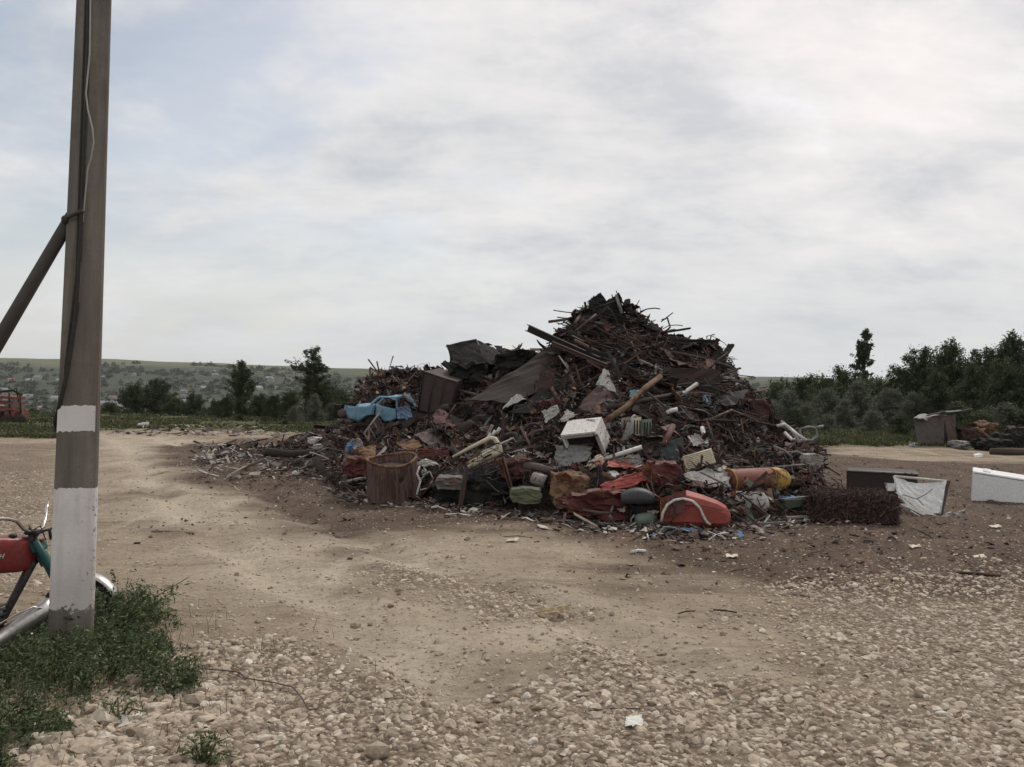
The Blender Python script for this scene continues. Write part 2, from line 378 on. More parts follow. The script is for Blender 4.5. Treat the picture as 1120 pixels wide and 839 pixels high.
TRACK = gpoly([(760, 860), (640, 745), (520, 680), (400, 625), (290, 575), (225, 535), (190, 505), (165, 485), (140, 474)])
def track_off(x, y):
    """signed distance from the middle of the wheel track"""
    best = np.full(np.shape(x), 1e9); sg = np.zeros(np.shape(x))
    for (ax, ay), (bx, by) in zip(TRACK[:-1], TRACK[1:]):
        ex, ey = bx - ax, by - ay; t = np.clip(((x - ax) * ex + (y - ay) * ey) / (ex * ex + ey * ey), 0, 1); dx = x - ax - t * ex; dy = y - ay - t * ey; d = np.hypot(dx, dy)
        k = d < best; best = np.where(k, d, best); sg = np.where(k, np.sign(ex * dy - ey * dx), sg)
    return best * sg
def terrain(x, y):
    x = np.asarray(x, float); y = np.asarray(y, float)
    r = np.hypot(x, y)
    ky = [-1e5, 45, 75, 300, 600, 850, 1150, 1450, 1600, 2100, 3500, 9000]
    kz = [0, 0, -3.5, -20, -26, -18, 8, 36, 38.5, 38, 20, -60]
    base = np.interp(y, ky, kz)
    base = base + smooth(60, 400, y) * (fbm(x / 260, y / 260, 4, 5) - 0.5) * 12
    base = base + smooth(900, 1400, y) * (fbm(x / 700 + 4, y / 900, 3, 9) - 0.5) * 8
    base = base + smooth(200, 1500, y) * np.clip(-x, 0, 900) * 0.0085
    near = 1 - smooth(45, 80, r)
    und = (fbm(x / 2.3, y / 2.3, 4, 3) - 0.5) * 0.09 + (fbm(x / 0.5, y / 0.5, 3, 8) - 0.5) * 0.04
    # wheel ruts winding away to the left, soil squeezed up beside them
    if np.any(near > 0):
        to = track_off(x, y) + (fbm(x / 1.1, y / 1.1, 3, 55) - 0.5) * 0.35
        for o in (-0.72, 0.72):
            und = und - 0.055 * np.exp(-((to - o) / 0.20) ** 2) + 0.022 * np.exp(-((np.abs(to - o) - 0.38) / 0.12) ** 2)
    c2 = 0.45 * (y - 6) - 1.0
    und = und - 0.03 * np.exp(-((x - c2) / 0.3) ** 2) * smooth(4, 6, y) * (1 - smooth(9, 13, y))
    base = base - 0.15 * np.exp(-((x + 3.95) ** 2 + (y - 5.65) ** 2) / 0.9)
    return base + und * near

def zones(x, y):
    wob = (fbm(x / 0.7, y / 0.7, 4, 21) - 0.5) * 1.5
    wobf = (fbm(x / 3.0, y / 3.0, 4, 22) - 0.5) * 4.5
    def zone(polys, soft, wb):
        g = np.zeros(x.shape)
        for p in polys:
            g = np.maximum(g, smooth(soft, -soft, sdf(x, y, p) + wb))
        return g
    g = np.zeros(x.shape)
    for p, sft in zip(Z_GRAVEL, (0.25, 0.6, 0.35, 0.6)):
        g = np.maximum(g, smooth(sft, -sft, sdf(x, y, p) + wob * (0.5 if sft < 0.3 else 0.7)))
    g[...] = g * (0.55 + 0.45 * smooth(0.30, 0.5, fbm(x / 0.6, y / 0.6, 3, 33)))
    d = zone(Z_DARK, 1.3, wobf * 0.45 - 0.25)
    sm = zone(Z_SMEAR, 0.35, wob * 0.6) * 0.30
    d = np.maximum(d, sm)
    far = smooth(-0.4, 0.8, sdf(x, y, YARD) + wobf * 0.35)
    return g * (1 - far), d * (1 - far), far

def build_ground():
    ys = np.concatenate([np.arange(-60, 2, 1.2), np.geomspace(2, 2550, 640)])
    us = np.linspace(-1, 1, 520); us = np.sign(us) * (np.abs(us) ** 1.25) * 1.75
    Y, U = np.meshgrid(ys, us, indexing='ij'); X = U * (np.abs(Y) * 0.98 + 7)
    Z = terrain(X, Y)
    g, d, far = zones(X, Y)
    Z = Z + g * 0.012 + far * smooth(60, 20, Y) * 0.05
    V = np.stack([X, Y, Z], -1).reshape(-1, 3); nr, nc = X.shape
    i = np.arange(nr - 1)[:, None] * nc + np.arange(nc - 1)[None]; i = i.ravel()
    Fq = np.stack([i, i + 1, i + nc + 1, i + nc], -1)
    to = track_off(X, Y) + (fbm(X / 1.6, Y / 1.6, 4, 57) - 0.5) * 1.1
    trk = np.maximum(np.exp(-((to - .72) / .38) ** 2), np.exp(-((to + .72) / .38) ** 2)) * .9 + .45 * np.exp(-(to / 1.7) ** 4); trk = np.clip(trk, 0, 1) * (1 - g) * (Y > 0) * (Y < 45) * (0.35 + 0.65 * smooth(.3, .6, fbm(X / 1.2, Y / 1.2, 4, 58)))
    A = np.stack([g, d, far, trk], -1).reshape(-1, 4)
    m = bpy.data.materials.new('ground_soil'); m.use_nodes = True; t = m.node_tree; b = t.nodes['Principled BSDF']; b.inputs['Roughness'].default_value = 0.95; b.inputs['Specular IOR Level'].default_value = 0.15
    geo = N(t, 'ShaderNodeNewGeometry'); va = N(t, 'ShaderNodeVertexColor', layer_name='zone'); sp = N(t, 'ShaderNodeSeparateColor'); link(t, va.outputs[0], sp.inputs[0])
    def noise(scale, det=6, ro=0.6, vec=None, dist=0.0):
        n = N(t, 'ShaderNodeTexNoise'); link(t, vec or geo.outputs['Position'], n.inputs['Vector']); n.inputs['Scale'].default_value = scale; n.inputs['Detail'].default_value = det; n.inputs['Roughness'].default_value = ro; n.inputs['Distortion'].default_value = dist; return n.outputs[0]
    def rng_(v, a, b_, c=0, d_=1):
        n = N(t, 'ShaderNodeMapRange'); link(t, v, n.inputs[0]); n.inputs[1].default_value = a; n.inputs[2].default_value = b_; n.inputs[3].default_value = c; n.inputs[4].default_value = d_; return n.outputs[0]
    def mix(f, a, b_):
        n = N(t, 'ShaderNodeMix', data_type='RGBA'); link(t, f, n.inputs[0])
        for k, v in ((6, a), (7, b_)):
            if isinstance(v, tuple): n.inputs[k].default_value = (*v, 1)
            else: link(t, v, n.inputs[k])
        return n.outputs[2]
    def mul(a, b_):
        n = N(t, 'ShaderNodeMath', operation='MULTIPLY'); link(t, a, n.inputs[0])
        if isinstance(b_, float): n.inputs[1].default_value = b_
        else: link(t, b_, n.inputs[1])
        return n.outputs[0]
    mpv = N(t, 'ShaderNodeMapping'); link(t, geo.outputs['Position'], mpv.inputs[0]); mpv.inputs['Rotation'].default_value = (0, 0, R(-35)); mpv.inputs['Scale'].default_value = (0.9, 0.6, 1)
    big = noise(0.35, 5, 0.55); mid = noise(1.6, 7, 0.65, mpv.outputs[0], 0.4); fine = noise(14, 6, 0.7); grit = noise(70, 3, 0.6)
    tan = mix(rng_(mid, 0.32, 0.68), (0.235, 0.182, 0.133), (0.380, 0.312, 0.232))
    tan = mix(rng_(big, 0.45, 0.72, 0, 0.6), tan, (0.225, 0.178, 0.128))
    # packed wheel lanes, damp brown streaks across them
    st1 = N(t, 'ShaderNodeMapping'); link(t, geo.outputs['Position'], st1.inputs[0]); st1.inputs['Rotation'].default_value = (0, 0, R(12)); st1.inputs['Scale'].default_value = (0.28, 1.25, 1)
    s_a = noise(0.9, 8, 0.68, st1.outputs[0], 0.8)
    tan = mix(rng_(s_a, 0.49, 0.60, 0, 0.8), tan, (0.135, 0.100, 0.070))
    st2 = N(t, 'ShaderNodeMapping'); link(t, geo.outputs['Position'], st2.inputs[0]); st2.inputs['Rotation'].default_value = (0, 0, R(-28)); st2.inputs['Scale'].default_value = (1.5, 0.22, 1)
    s_b = noise(1.2, 7, 0.6, st2.outputs[0], 0.5)
    tan = mix(rng_(s_b, 0.54, 0.66, 0, 0.55), tan, (0.46, 0.395, 0.295))
    tan = mix(mul(va.outputs['Alpha'], 0.72), tan, (0.48, 0.415, 0.325))
    tan = mix(rng_(noise(5.0, 7, 0.75, st1.outputs[0], 0.3), 0.55, 0.72, 0, 0.6), tan, (0.155, 0.115, 0.085))
    tan = mix(rng_(fine, 0.46, 0.70, 0, 0.5), tan, (0.15, 0.112, 0.080))
    tan = mix(rng_(noise(38, 5, 0.7), 0.56, 0.66, 0, 0.55), tan, (0.115, 0.085, 0.06))
    tan = mix(rng_(grit, 0.58, 0.78, 0, 0.4), tan, (0.44, 0.36, 0.27))
    vor = N(t, 'ShaderNodeTexVoronoi'); link(t, geo.outputs['Position'], vor.inputs['Vector']); vor.inputs['Scale'].default_value = 22
    grav = mix(rng_(vor.outputs['Distance'], 0.1, 0.7), (0.34, 0.28, 0.215), (0.115, 0.085, 0.062))
    vb = N(t, 'ShaderNodeSeparateColor'); link(t, vor.outputs['Color'], vb.inputs[0])
    grav = mix(rng_(vb.outputs[0], 0, 1, 0, 0.4), grav, (0.27, 0.20, 0.145))
    dark = mix(rng_(fine, 0.3, 0.7), (0.038, 0.026, 0.020), (0.112, 0.077, 0.056))
    dark = mix(rng_(mid, 0.45, 0.7, 0, 0.5), dark, (0.17, 0.115, 0.08))
    dark = mix(rng_(noise(32, 3, 0.5), 0.63, 0.66, 0, 0.7), dark, (0.26, 0.21, 0.17))
    green = mix(rng_(noise(0.9, 6, 0.7), 0.35, 0.7), (0.050, 0.058, 0.024), (0.125, 0.115, 0.055))
    # farm land and valley further off
    fm = N(t, 'ShaderNodeMapping'); link(t, geo.outputs['Position'], fm.inputs[0]); fm.inputs['Scale'].default_value = (0.0030, 0.0052, 0); fm.inputs['Rotation'].default_value = (0, 0, R(18))
    fv = N(t, 'ShaderNodeTexVoronoi'); link(t, fm.outputs[0], fv.inputs['Vector']); fv.inputs['Scale'].default_value = 1.0
    fc = N(t, 'ShaderNodeSeparateColor'); link(t, fv.outputs['Color'], fc.inputs[0])
    fields = mix(fc.outputs[0], (0.075, 0.085, 0.040), (0.135, 0.135, 0.072))
    fields = mix(rng_(noise(0.02, 5, 0.6), 0.42, 0.62, 0, 0.55), fields, (0.075, 0.085, 0.042))
    valley = mix(rng_(noise(0.035, 7, 0.7), 0.35, 0.65), (0.026, 0.034, 0.018), (0.062, 0.066, 0.040))
    sx = N(t, 'ShaderNodeSeparateXYZ'); link(t, geo.outputs['Position'], sx.inputs[0])
    hn = N(t, 'ShaderNodeMath', operation='MULTIPLY_ADD'); link(t, noise(0.006, 4, 0.6), hn.inputs[0]); hn.inputs[1].default_value = 260; link(t, sx.outputs[1], hn.inputs[2])
    farc = mix(rng_(hn.outputs[0], 1440, 1520), valley, fields)
    green = mix(rng_(sx.outputs[1], 55, 130), green, farc)
    gm = mul(sp.outputs[0], 1.0)
    c = mix(gm, tan, grav)
    dk = N(t, 'ShaderNodeMath', operation='MULTIPLY_ADD'); link(t, noise(1.1, 8, 0.72, st1.outputs[0]), dk.inputs[0]); dk.inputs[1].default_value = 0.9; link(t, sp.outputs[1], dk.inputs[2])
    c = mix(rng_(dk.outputs[0], 0.55, 0.95, 0, 0.96), c, dark)
    c = mix(sp.outputs[2], c, green)
    link(t, c, b.inputs['Base Color'])
    hgt = N(t, 'ShaderNodeMath', operation='ADD'); link(t, mul(fine, 1.0), hgt.inputs[0]); link(t, mul(grit, 0.35), hgt.inputs[1])
    hg2 = N(t, 'ShaderNodeMath', operation='MULTIPLY_ADD'); link(t, mul(sp.outputs[0], -1.4), hg2.inputs[0]); link(t, vor.outputs['Distance'], hg2.inputs[1]); link(t, hgt.outputs[0], hg2.inputs[2])
    bp = N(t, 'ShaderNodeBump'); link(t, hg2.outputs[0], bp.inputs['Height']); bp.inputs['Strength'].default_value = 0.9; bp.inputs['Distance'].default_value = 0.03; link(t, bp.outputs[0], b.inputs['Normal'])
    o = big_mesh('ground', V, Fq, m, True, attr=A)
    tag(o, 'dusty tan scrapyard ground running out to the valley and the far hills', kind='structure')
    return o
build_ground()
def tz(x, y): return float(terrain(np.array([x]), np.array([y]))[0])

# ---- loose stones (nobody could count them)
def icos():
    p = (1 + 5 ** .5) / 2
    v = np.array([(-1, p, 0), (1, p, 0), (-1, -p, 0), (1, -p, 0), (0, -1, p), (0, 1, p), (0, -1, -p), (0, 1, -p), (p, 0, -1), (p, 0, 1), (-p, 0, -1), (-p, 0, 1)], float)
    v /= np.linalg.norm(v[0])
    f = np.array([(0, 11, 5), (0, 5, 1), (0, 1, 7), (0, 7, 10), (0, 10, 11), (1, 5, 9), (5, 11, 4), (11, 10, 2), (10, 7, 6), (7, 1, 8), (3, 9, 4), (3, 4, 2), (3, 2, 6), (3, 6, 8), (3, 8, 9), (4, 9, 5), (2, 4, 11), (6, 2, 10), (8, 6, 7), (9, 8, 1)])
    return v, f
ICV, ICF = icos()
def icos2():
    v = [tuple(p) for p in ICV]; mid = {}; f2 = []
    def m(a, b):
        k = (min(a, b), max(a, b))
        if k not in mid:
            q = (np.array(v[a]) + np.array(v[b])); q = q / np.linalg.norm(q); mid[k] = len(v); v.append(tuple(q))
        return mid[k]
    for a, b, c in ICF.tolist():
        x, y, z = m(a, b), m(b, c), m(c, a); f2 += [(a, x, z), (b, y, x), (c, z, y), (x, y, z)]
    return np.array(v), np.array(f2)
ICV2, ICF2 = icos2()
def rot_z(a):
    c, s = np.cos(a), np.sin(a); M_ = np.zeros((len(a), 3, 3)); M_[:, 0, 0] = c; M_[:, 0, 1] = -s; M_[:, 1, 0] = s; M_[:, 1, 1] = c; M_[:, 2, 2] = 1; return M_
def rand_rot(n, tilt=math.pi):
    a = rng.uniform(0, 2 * np.pi, n); b = rng.uniform(-tilt, tilt, n); Rz = rot_z(a); Rz2 = rot_z(rng.uniform(0, 2 * np.pi, n))
    Rx = np.zeros((n, 3, 3)); Rx[:, 0, 0] = 1; Rx[:, 1, 1] = np.cos(b); Rx[:, 1, 2] = -np.sin(b); Rx[:, 2, 1] = np.sin(b); Rx[:, 2, 2] = np.cos(b)
    return np.einsum('nij,njk,nkl->nil', Rz, Rx, Rz2)
def stones(name, X, Y, S, mat_, flat=0.66, sink=0.18, Z=None, label=None, fine=False):
    n = len(X); IV, IF = (ICV2, ICF2) if fine else (ICV, ICF); nv = len(IV)
    jit = 1 + rng.uniform(-.32, .32, (n, 12, 1))
    if fine:
        w_ = np.maximum(0, IV @ ICV.T) ** 6; w_ /= w_.sum(1)[:, None]; jit = np.einsum('vk,nkc->nvc', w_, jit) + rng.uniform(-.06, .06, (n, nv, 1))
        ex = rng.normal(size=(n, 5, 3)); ex /= np.linalg.norm(ex, axis=2)[:, :, None]   # chop flat faces as crushed stone has
        P_ = IV[None] * jit
        for k in range(5):
            d_ = np.einsum('nvc,nc->nv', P_, ex[:, k]); cut = rng.uniform(.42, .75, (n, 1)); P_ = P_ - np.maximum(0, d_ - cut)[:, :, None] * ex[:, k][:, None]
        V = P_
    else: V = IV[None] * jit
    V = V * 1.0; sc_ = np.stack([rng.uniform(.75, 1.35, n), rng.uniform(.65, 1.1, n), rng.uniform(.45, .8, n) * flat / 0.62], -1)
    V = V * sc_[:, None]; V = np.einsum('nij,nvj->nvi', rand_rot(n, 0.5), V) * S[:, None, None]
    z = (terrain(X, Y) if Z is None else Z) + S * sink
    V[:, :, 0] += X[:, None]; V[:, :, 1] += Y[:, None]; V[:, :, 2] += z[:, None]
    Fi = IF[None] + (np.arange(n) * nv)[:, None, None]
    return tag(big_mesh(name, V.reshape(-1, 3), Fi.reshape(-1, 3), mat_, False), label, kind='stuff')
m_stone = island_mat('limestone_gravel', [((0.43, 0.355, 0.275), 3), ((0.375, 0.305, 0.235), 3), ((0.31, 0.252, 0.192), 2.4), ((0.49, 0.425, 0.34), 1.8), ((0.34, 0.28, 0.215), 2.4), ((0.235, 0.18, 0.135), 1.2), ((0.55, 0.50, 0.43), .5)], 0.95, 0.8)
def build_gravel():
    n = 900000
    y = 2.6 * (16 / 2.6) ** rng.random(n)        # dense near the viewer
    x = (rng.random(n) * 2 - 1) * (y * 0.80 + 0.8)
    g, d, far = zones(x, y)
    keep = rng.random(n) < (g ** 1.3) * np.clip(0.42 * (y / 6.0), 0.10, 0.55) * 0.72
    x, y, g = x[keep], y[keep], g[keep]
    S = np.clip(rng.lognormal(-4.30, 0.50, len(x)), 0.006, 0.040)
    left = smooth(-1.0, -2.6, x) * smooth(6.2, 4.6, y); S = S * (1.0 + 1.5 * left * rng.random(len(x)) ** 2.0)
    S = S * np.interp(y, [5, 8, 14], [1, 0.85, 0.8])
    near = y < 5.6
    stones('gravel', x[near], y[near], S[near], m_stone, label='pale crushed limestone gravel close to the pole and the bottom edge', fine=True)
    stones('gravel', x[~near], y[~near], S[~near], m_stone, label='pale crushed limestone gravel strewn further out over the yard')
    # sparse pebbles everywhere on the bare soil
    n = 60000; y = 3 * (30 / 3) ** rng.random(n); x = (rng.random(n) * 2 - 1) * (y * 0.8 + 1)
    g, d, far = zones(x, y); k = (far < 0.3) & (rng.random(n) < 0.55)
    x, y = x[k], y[k]; stones('pebbles', x, y, np.clip(rng.lognormal(-4.7, 0.45, len(x)), 0.004, 0.028), m_stone, label='small pebbles and clods on the bare dirt')
build_gravel()

# ------------------------------------------------------------------ heap form
RIDGE = [  # column in the photograph, its top row, distance of the crest, front distance
    (225, 491, 21, 19.8), (290, 488, 20.8, 18.9), (345, 478, 20.5, 16.6), (375, 468, 21.5, 13.4), (392, 440, 21.5, 13.2), (400, 412, 21.5, 13.2), (455, 412, 20.5, 12.9), (480, 412, 19.5, 12.7), (495, 402, 19, 12.5), (540, 398, 18.5, 12.0),
    (575, 392, 18, 11.8), (600, 380, 17.5, 11.6), (625, 352, 17.5, 11.4), (645, 345, 17.5, 11.1), (672, 338, 17.5, 10.9), (690, 352, 17.5, 10.8), (720, 364, 17.5, 10.7), (760, 380, 17.5, 10.6), (785, 388, 17.5, 10.7),
    (805, 416, 17.3, 10.8), (825, 436, 17, 11.0), (840, 458, 17, 11.2), (862, 476, 16.5, 11.7), (890, 484, 16, 12.2), (905, 500, 15, 13.8)]
_rc = np.array([r[0] for r in RIDGE], float); _ry = np.array([r[2] for r in RIDGE], float); _rf = np.array([r[3] for r in RIDGE], float)
_rz = np.array([max(0.0, at(r[0], r[1], r[2]).z) for r in RIDGE])
def heap_h(x, y):
    x = np.asarray(x, float); y = np.asarray(y, float)
    u = x / np.maximum(y, 0.1) * F + 560
    Yr = np.interp(u, _rc, _ry); Yf = np.interp(u, _rc, _rf); Z = np.interp(u, _rc, _rz)
    t = np.clip((y - Yf) / (Yr - Yf), 0, 1)
    front = Z * (0.28 * t + 0.72 * t ** 1.7) + np.minimum(0.35, Z * 0.35) * smooth(0, 0.10, t) * (1 - t)
    bt = np.clip((y - Yr) / (Z * 1.25 + 0.6), 0, 1)
    h = np.where(y < Yr, front, Z * (1 - smooth(0, 1, bt)))
    edge = smooth(222, 250, u) * (1 - smooth(893, 908, u))
    h = h * edge + (fbm(x / 0.55, y / 0.55, 4, 61) - 0.5) * np.minimum(0.55, h * 0.6 + 0.02)
    return np.where((y > Yf) & (edge > 0), np.maximum(h, 0), 0)
def hz(x, y): return float(heap_h(np.array([x]), np.array([y]))[0])
def hit(px, py, lo=9.0, hi=45.0):
    """distance at which the line of sight meets the heap or the ground"""
    d = ray(px, py); ys = np.linspace(lo, hi, 900); X = d.x / d.y * ys; Z = CAM_H + d.z / d.y * ys
    g = np.maximum(heap_h(X, ys), 0.0)
    k = np.nonzero(Z <= g)[0]
    return float(ys[k[0]]) if len(k) else None

m_core = island_mat('scrap_core', [((0.035, 0.022, 0.018), 1), ((0.04, 0.028, 0.022), 1)], 0.95)
def build_core():
    ys = np.arange(9.5, 27, 0.12); xs = np.arange(-9.5, 8, 0.12); X, Y = np.meshgrid(xs, ys); H = heap_h(X, Y) - 0.05 + terrain(X, Y) * (heap_h(X, Y) > 0)
    H = np.where(heap_h(X, Y) > 0.03, H, terrain(X, Y) - 0.15)
    V = np.stack([X, Y, H], -1).reshape(-1, 3); nr, nc = X.shape; i = (np.arange(nr - 1)[:, None] * nc + np.arange(nc - 1)[None]).ravel()
    hh = (heap_h(X, Y) > 0.03).reshape(-1); Fq = np.stack([i, i + 1, i + nc + 1, i + nc], -1); Fq = Fq[hh[Fq].any(1)]
    m = mat('packed_scrap', (0.035, 0.024, 0.02), 0.95, var=0.6, scale=3, bump=0.8)
    tag(big_mesh('scrap_heap', V, Fq, m), 'packed rusty heart of the tall scrap metal heap', kind='stuff')
build_core()

SHRED = [((0.024, 0.016, 0.014), 5), ((0.050, 0.029, 0.023), 5), ((0.085, 0.045, 0.034), 4.5), ((0.042, 0.039, 0.039), 4), ((0.12, 0.064, 0.045), 3), ((0.14, 0.13, 0.12), 1.4), ((0.09, 0.024, 0.022), 0.8), ((0.40, 0.39, 0.37), 0.75), ((0.20, 0.13, 0.08), 1), ((0.06, 0.09, 0.12), 0.3)]
m_shred = island_mat('mixed_scrap', SHRED, 0.75, 0.5)
def flakes(name, X, Y, Z, S, mat_, label, tilt=math.pi, strip=0.4):
    """bent chips: a folded strip of 2x(3) points with a back"""
    n = len(X); L = np.where(rng.random(n) < strip, rng.uniform(2.2, 5.5, n), rng.uniform(.8, 1.6, n)); W = np.where(L > 2, rng.uniform(.12, .4, n), rng.uniform(.5, 1.1, n))
    b = np.zeros((n, 6, 3)); b[:, :, 0] = np.array([-1, 0, 1, -1, 0, 1])[None] * L[:, None]; b[:, :, 1] = np.array([-1, -1, -1, 1, 1, 1])[None] * W[:, None]
    fold = rng.uniform(-.7, .7, n); b[:, [1, 4], 2] = fold[:, None]; b += rng.uniform(-.18, .18, b.shape)
    th = 0.06; V = np.concatenate([b, b - np.array([0, 0, 1.0])[None, None] * th * 2], 1)
    V = np.einsum('nij,nvj->nvi', rand_rot(n, tilt), V) * S[:, None, None] * 0.5
    V[:, :, 0] += X[:, None]; V[:, :, 1] += Y[:, None]; V[:, :, 2] += Z[:, None]
    f = np.array([(0, 1, 4, 3), (1, 2, 5, 4), (6, 9, 10, 7), (7, 10, 11, 8), (0, 6, 7, 1), (1, 7, 8, 2), (2, 8, 11, 5), (5, 11, 10, 4), (4, 10, 9, 3), (3, 9, 6, 0)])
    Fi = f[None] + (np.arange(n) * 12)[:, None, None]
    return tag(big_mesh(name, V.reshape(-1, 3), Fi.reshape(-1, 4), mat_), label, kind='stuff')
def build_shreds():
    n = 120000; y = rng.uniform(10, 26, n); x = rng.uniform(-9, 7.5, n); h = heap_h(x, y); k = h > 0.04; x, y, h = x[k], y[k], h[k]
    S = np.clip(rng.lognormal(-2.75, 0.5, len(x)), 0.03, 0.22); S = S * np.clip(h * 1.6 + 0.35, 0.3, 1)
    uu = x / y * F + 560; keep = rng.random(len(x)) < np.interp(uu, [300, 380], [0.22, 0.8]); keep &= ~((uu > 282) & (uu < 362) & (y < 18.9)); x, y, h, S = x[keep], y[keep], h[keep], S[keep]
    flakes('scrap_shreds', x, y, h + terrain(x, y) + rng.uniform(-.03, .10, len(x)), S, m_shred, 'shredded rusty scrap filling the gaps of the heap')
    # rusty chips trodden into the soil round the heap
    n = 60000; y = 7.5 * (34 / 7.5) ** rng.random(n); x = (rng.random(n) * 2 - 1) * (y * 0.75 + 2)
    g, d, far = zones(x, y); u = x / y * F + 560
    right = np.exp(-(((u - 905) / 70) ** 2 + ((y - 14) / 3.0) ** 2)); left = np.exp(-(((u - 300) / 80) ** 2 + ((y - 18) / 4.0) ** 2))
    k = rng.random(n) < d * (0.16 + 1.0 * right + 0.55 * left) * (far < .3); x, y = x[k], y[k]
    right = right[k]; S = np.clip(rng.lognormal(-3.5, 0.45, len(x)), 0.012, 0.09)
    chip = island_mat('rust_chips', [((0.07, 0.035, 0.03), 6), ((0.10, 0.05, 0.042), 4), ((0.045, 0.03, 0.028), 4), ((0.16, 0.11, 0.08), 3), ((0.38, 0.35, 0.31), .7), ((0.25, 0.20, 0.16), 1.2)], 0.85)
    flakes('rust_chips', x, y, terrain(x, y) + 0.012 + right * rng.random(len(x)) * 0.12, S, chip, 'small rusty chips and litter trodden into the dark soil', tilt=0.7, strip=0.25)
build_shreds()

# ================================================================== TREES, FIELDS, VILLAGE
def leaf_mat(name, a, b_, c, trans=0.25):
    return island_mat(name, [(a, 2), (b_, 2), (c, 1.4), (tuple(0.6 * k for k in a), 1.2)], 0.7, 0, trans)
m_leaf_dark = leaf_mat('leaves_dark', (0.052, 0.066, 0.032), (0.074, 0.090, 0.044), (0.105, 0.118, 0.060))
m_leaf_mid = leaf_mat('leaves_green', (0.052, 0.070, 0.028), (0.075, 0.095, 0.038), (0.105, 0.12, 0.052))
m_leaf_olive = leaf_mat('leaves_silver', (0.115, 0.128, 0.088), (0.150, 0.160, 0.118), (0.205, 0.21, 0.165))
m_bark = mat('bark', (0.075, 0.055, 0.042), 0.95, var=0.4, scale=8, bump=0.6)
def leaf_quads(C, S, droop=0.0, aspect=0.5, wind=0.0):
    n = len(C); M_ = rand_rot(n)
    q = np.zeros((n, 4, 3)); q[:, :, 0] = np.array([-1, 0, 1, 0])[None] * S[:, None]; q[:, :, 1] = np.array([0, -1, 0, 1])[None] * S[:, None] * aspect; q[:, :, 2] = np.array([0, .18, 0, .18])[None] * S[:, None]
    V = np.einsum('nij,nvj->nvi', M_, q) + C[:, None]
    V[:, 2, 2] -= droop * S; V[:, 2, 0] += wind * S * 1.5
    return V.reshape(-1, 3), np.arange(n * 4).reshape(-1, 4)
def tree_proto(H, Rr, m, nclump=40, nleaf=9000, leaf=0.075, shape='round', seed=0, base=0.25, lean=0.0, clump=0.33, wind=0.0, trunk=True):
    """limbs, twigs growing from them, leaves strung loosely along the twigs"""
    r2 = np.random.default_rng(seed); nl = 16; lobes = r2.normal(0, 1, (5,)); ends = []
    for i in range(nclump * 4):
        t = r2.random() ** .75; z = base + (1 - base) * t; a = r2.random() * 2 * math.pi
        prof = {'round': math.sin(math.pi * min(1, (t * 0.82 + 0.14))) ** 0.6, 'tall': .3 if t < .42 else .62 + .26 * math.cos(21 * (t - .56)), 'bush': math.sqrt(max(0, 1 - t * t)) * 0.95 + 0.05, 'fan': .34 if t < .42 else (1.05 * math.sin(math.pi * min(1, (t - .36) / .70)) ** .6 + .12)}[shape]
        prof *= 1 + .26 * math.sin(2 * a + lobes[0]) * math.sin(3.1 * t + lobes[1]) + .20 * math.sin(5 * a + 4 * t + lobes[2])
        rad = Rr * prof * (r2.random() ** .42) * r2.uniform(.8, 1.14)
        zz = z * H * (1 + .10 * math.sin(3 * a + lobes[3]) * (t > .5))
        ends.append((math.cos(a) * rad + lean * z * H * .3, math.sin(a) * rad, zz))
    E = np.array(ends); ax = np.stack([lean * E[:, 2] * .25, 0 * E[:, 2], np.maximum(.04 * H, E[:, 2] - Rr * r2.uniform(.25, .6, len(E)))], -1)
    S0 = ax + (E - ax) * r2.uniform(.35, .6, (len(E), 1)); dens = r2.uniform(.3, 1.7, len(E)); idx = r2.choice(len(E), nleaf, p=dens / dens.sum()); tt = r2.random(nleaf) ** .8 * 1.06
    sg = Rr * (.035 + .085 * (1 - np.abs(tt * 2 - 1.0)))[:, None]
    P = S0[idx] + (E[idx] - S0[idx]) * tt[:, None] + r2.normal(size=(nleaf, 3)) * sg; P[:, 2] += -.04 * Rr * tt; P[:, 2] = np.maximum(P[:, 2], .03 * H * r2.random(nleaf))
    V, Fq = leaf_quads(P, rng.uniform(.55, 1.4, len(P)) * leaf, 0.3, wind=wind)
    root = empty('tree', (0, 0, 0)); cr = big_mesh('crown', V, Fq, m, False, root)
    b = MB(); r3 = random.Random(seed); tr = H * 0.015 + 0.02
    top = Vector((lean * H * .22, 0, H * 0.8)); mid = Vector((lean * H * .1 + r3.uniform(-.1, .1), r3.uniform(-.1, .1), H * 0.4))
    b.tube([(0, 0, -.1), (0, 0, H * .12), mid, top], [tr * 1.5, tr * 1.1, tr * .7, tr * .15], 7)
    for k in range(0, len(E), 3): 
        e = Vector(E[k]); s1 = Vector(S0[k]); s0 = Vector((0, 0, H * .1)).lerp(top, min(.9, max(0.02, s1.z / H - .15))); b.tube([s0, s1, e], [tr * .35, tr * .2, tr * .06], 4, cap=False)
    tk = b.build('trunk', m_bark, root)
    return root, [cr, tk]
def place(proto, first, loc, s, rz, label, group, name=None, sq=1.0):
    root, ch = proto
    if first:
        root.location = loc; root.rotation_euler = (0, 0, rz); root.scale = (s * sq, s * sq, s); o = root
    else:
        o = copy_tree(root, ch, loc, (0, 0, rz), (s * sq, s * sq, s))
    if name: o.name = name
    return tag(o, label, 'tree' if 'bush' not in label and 'shrub' not in label else 'shrub', group)

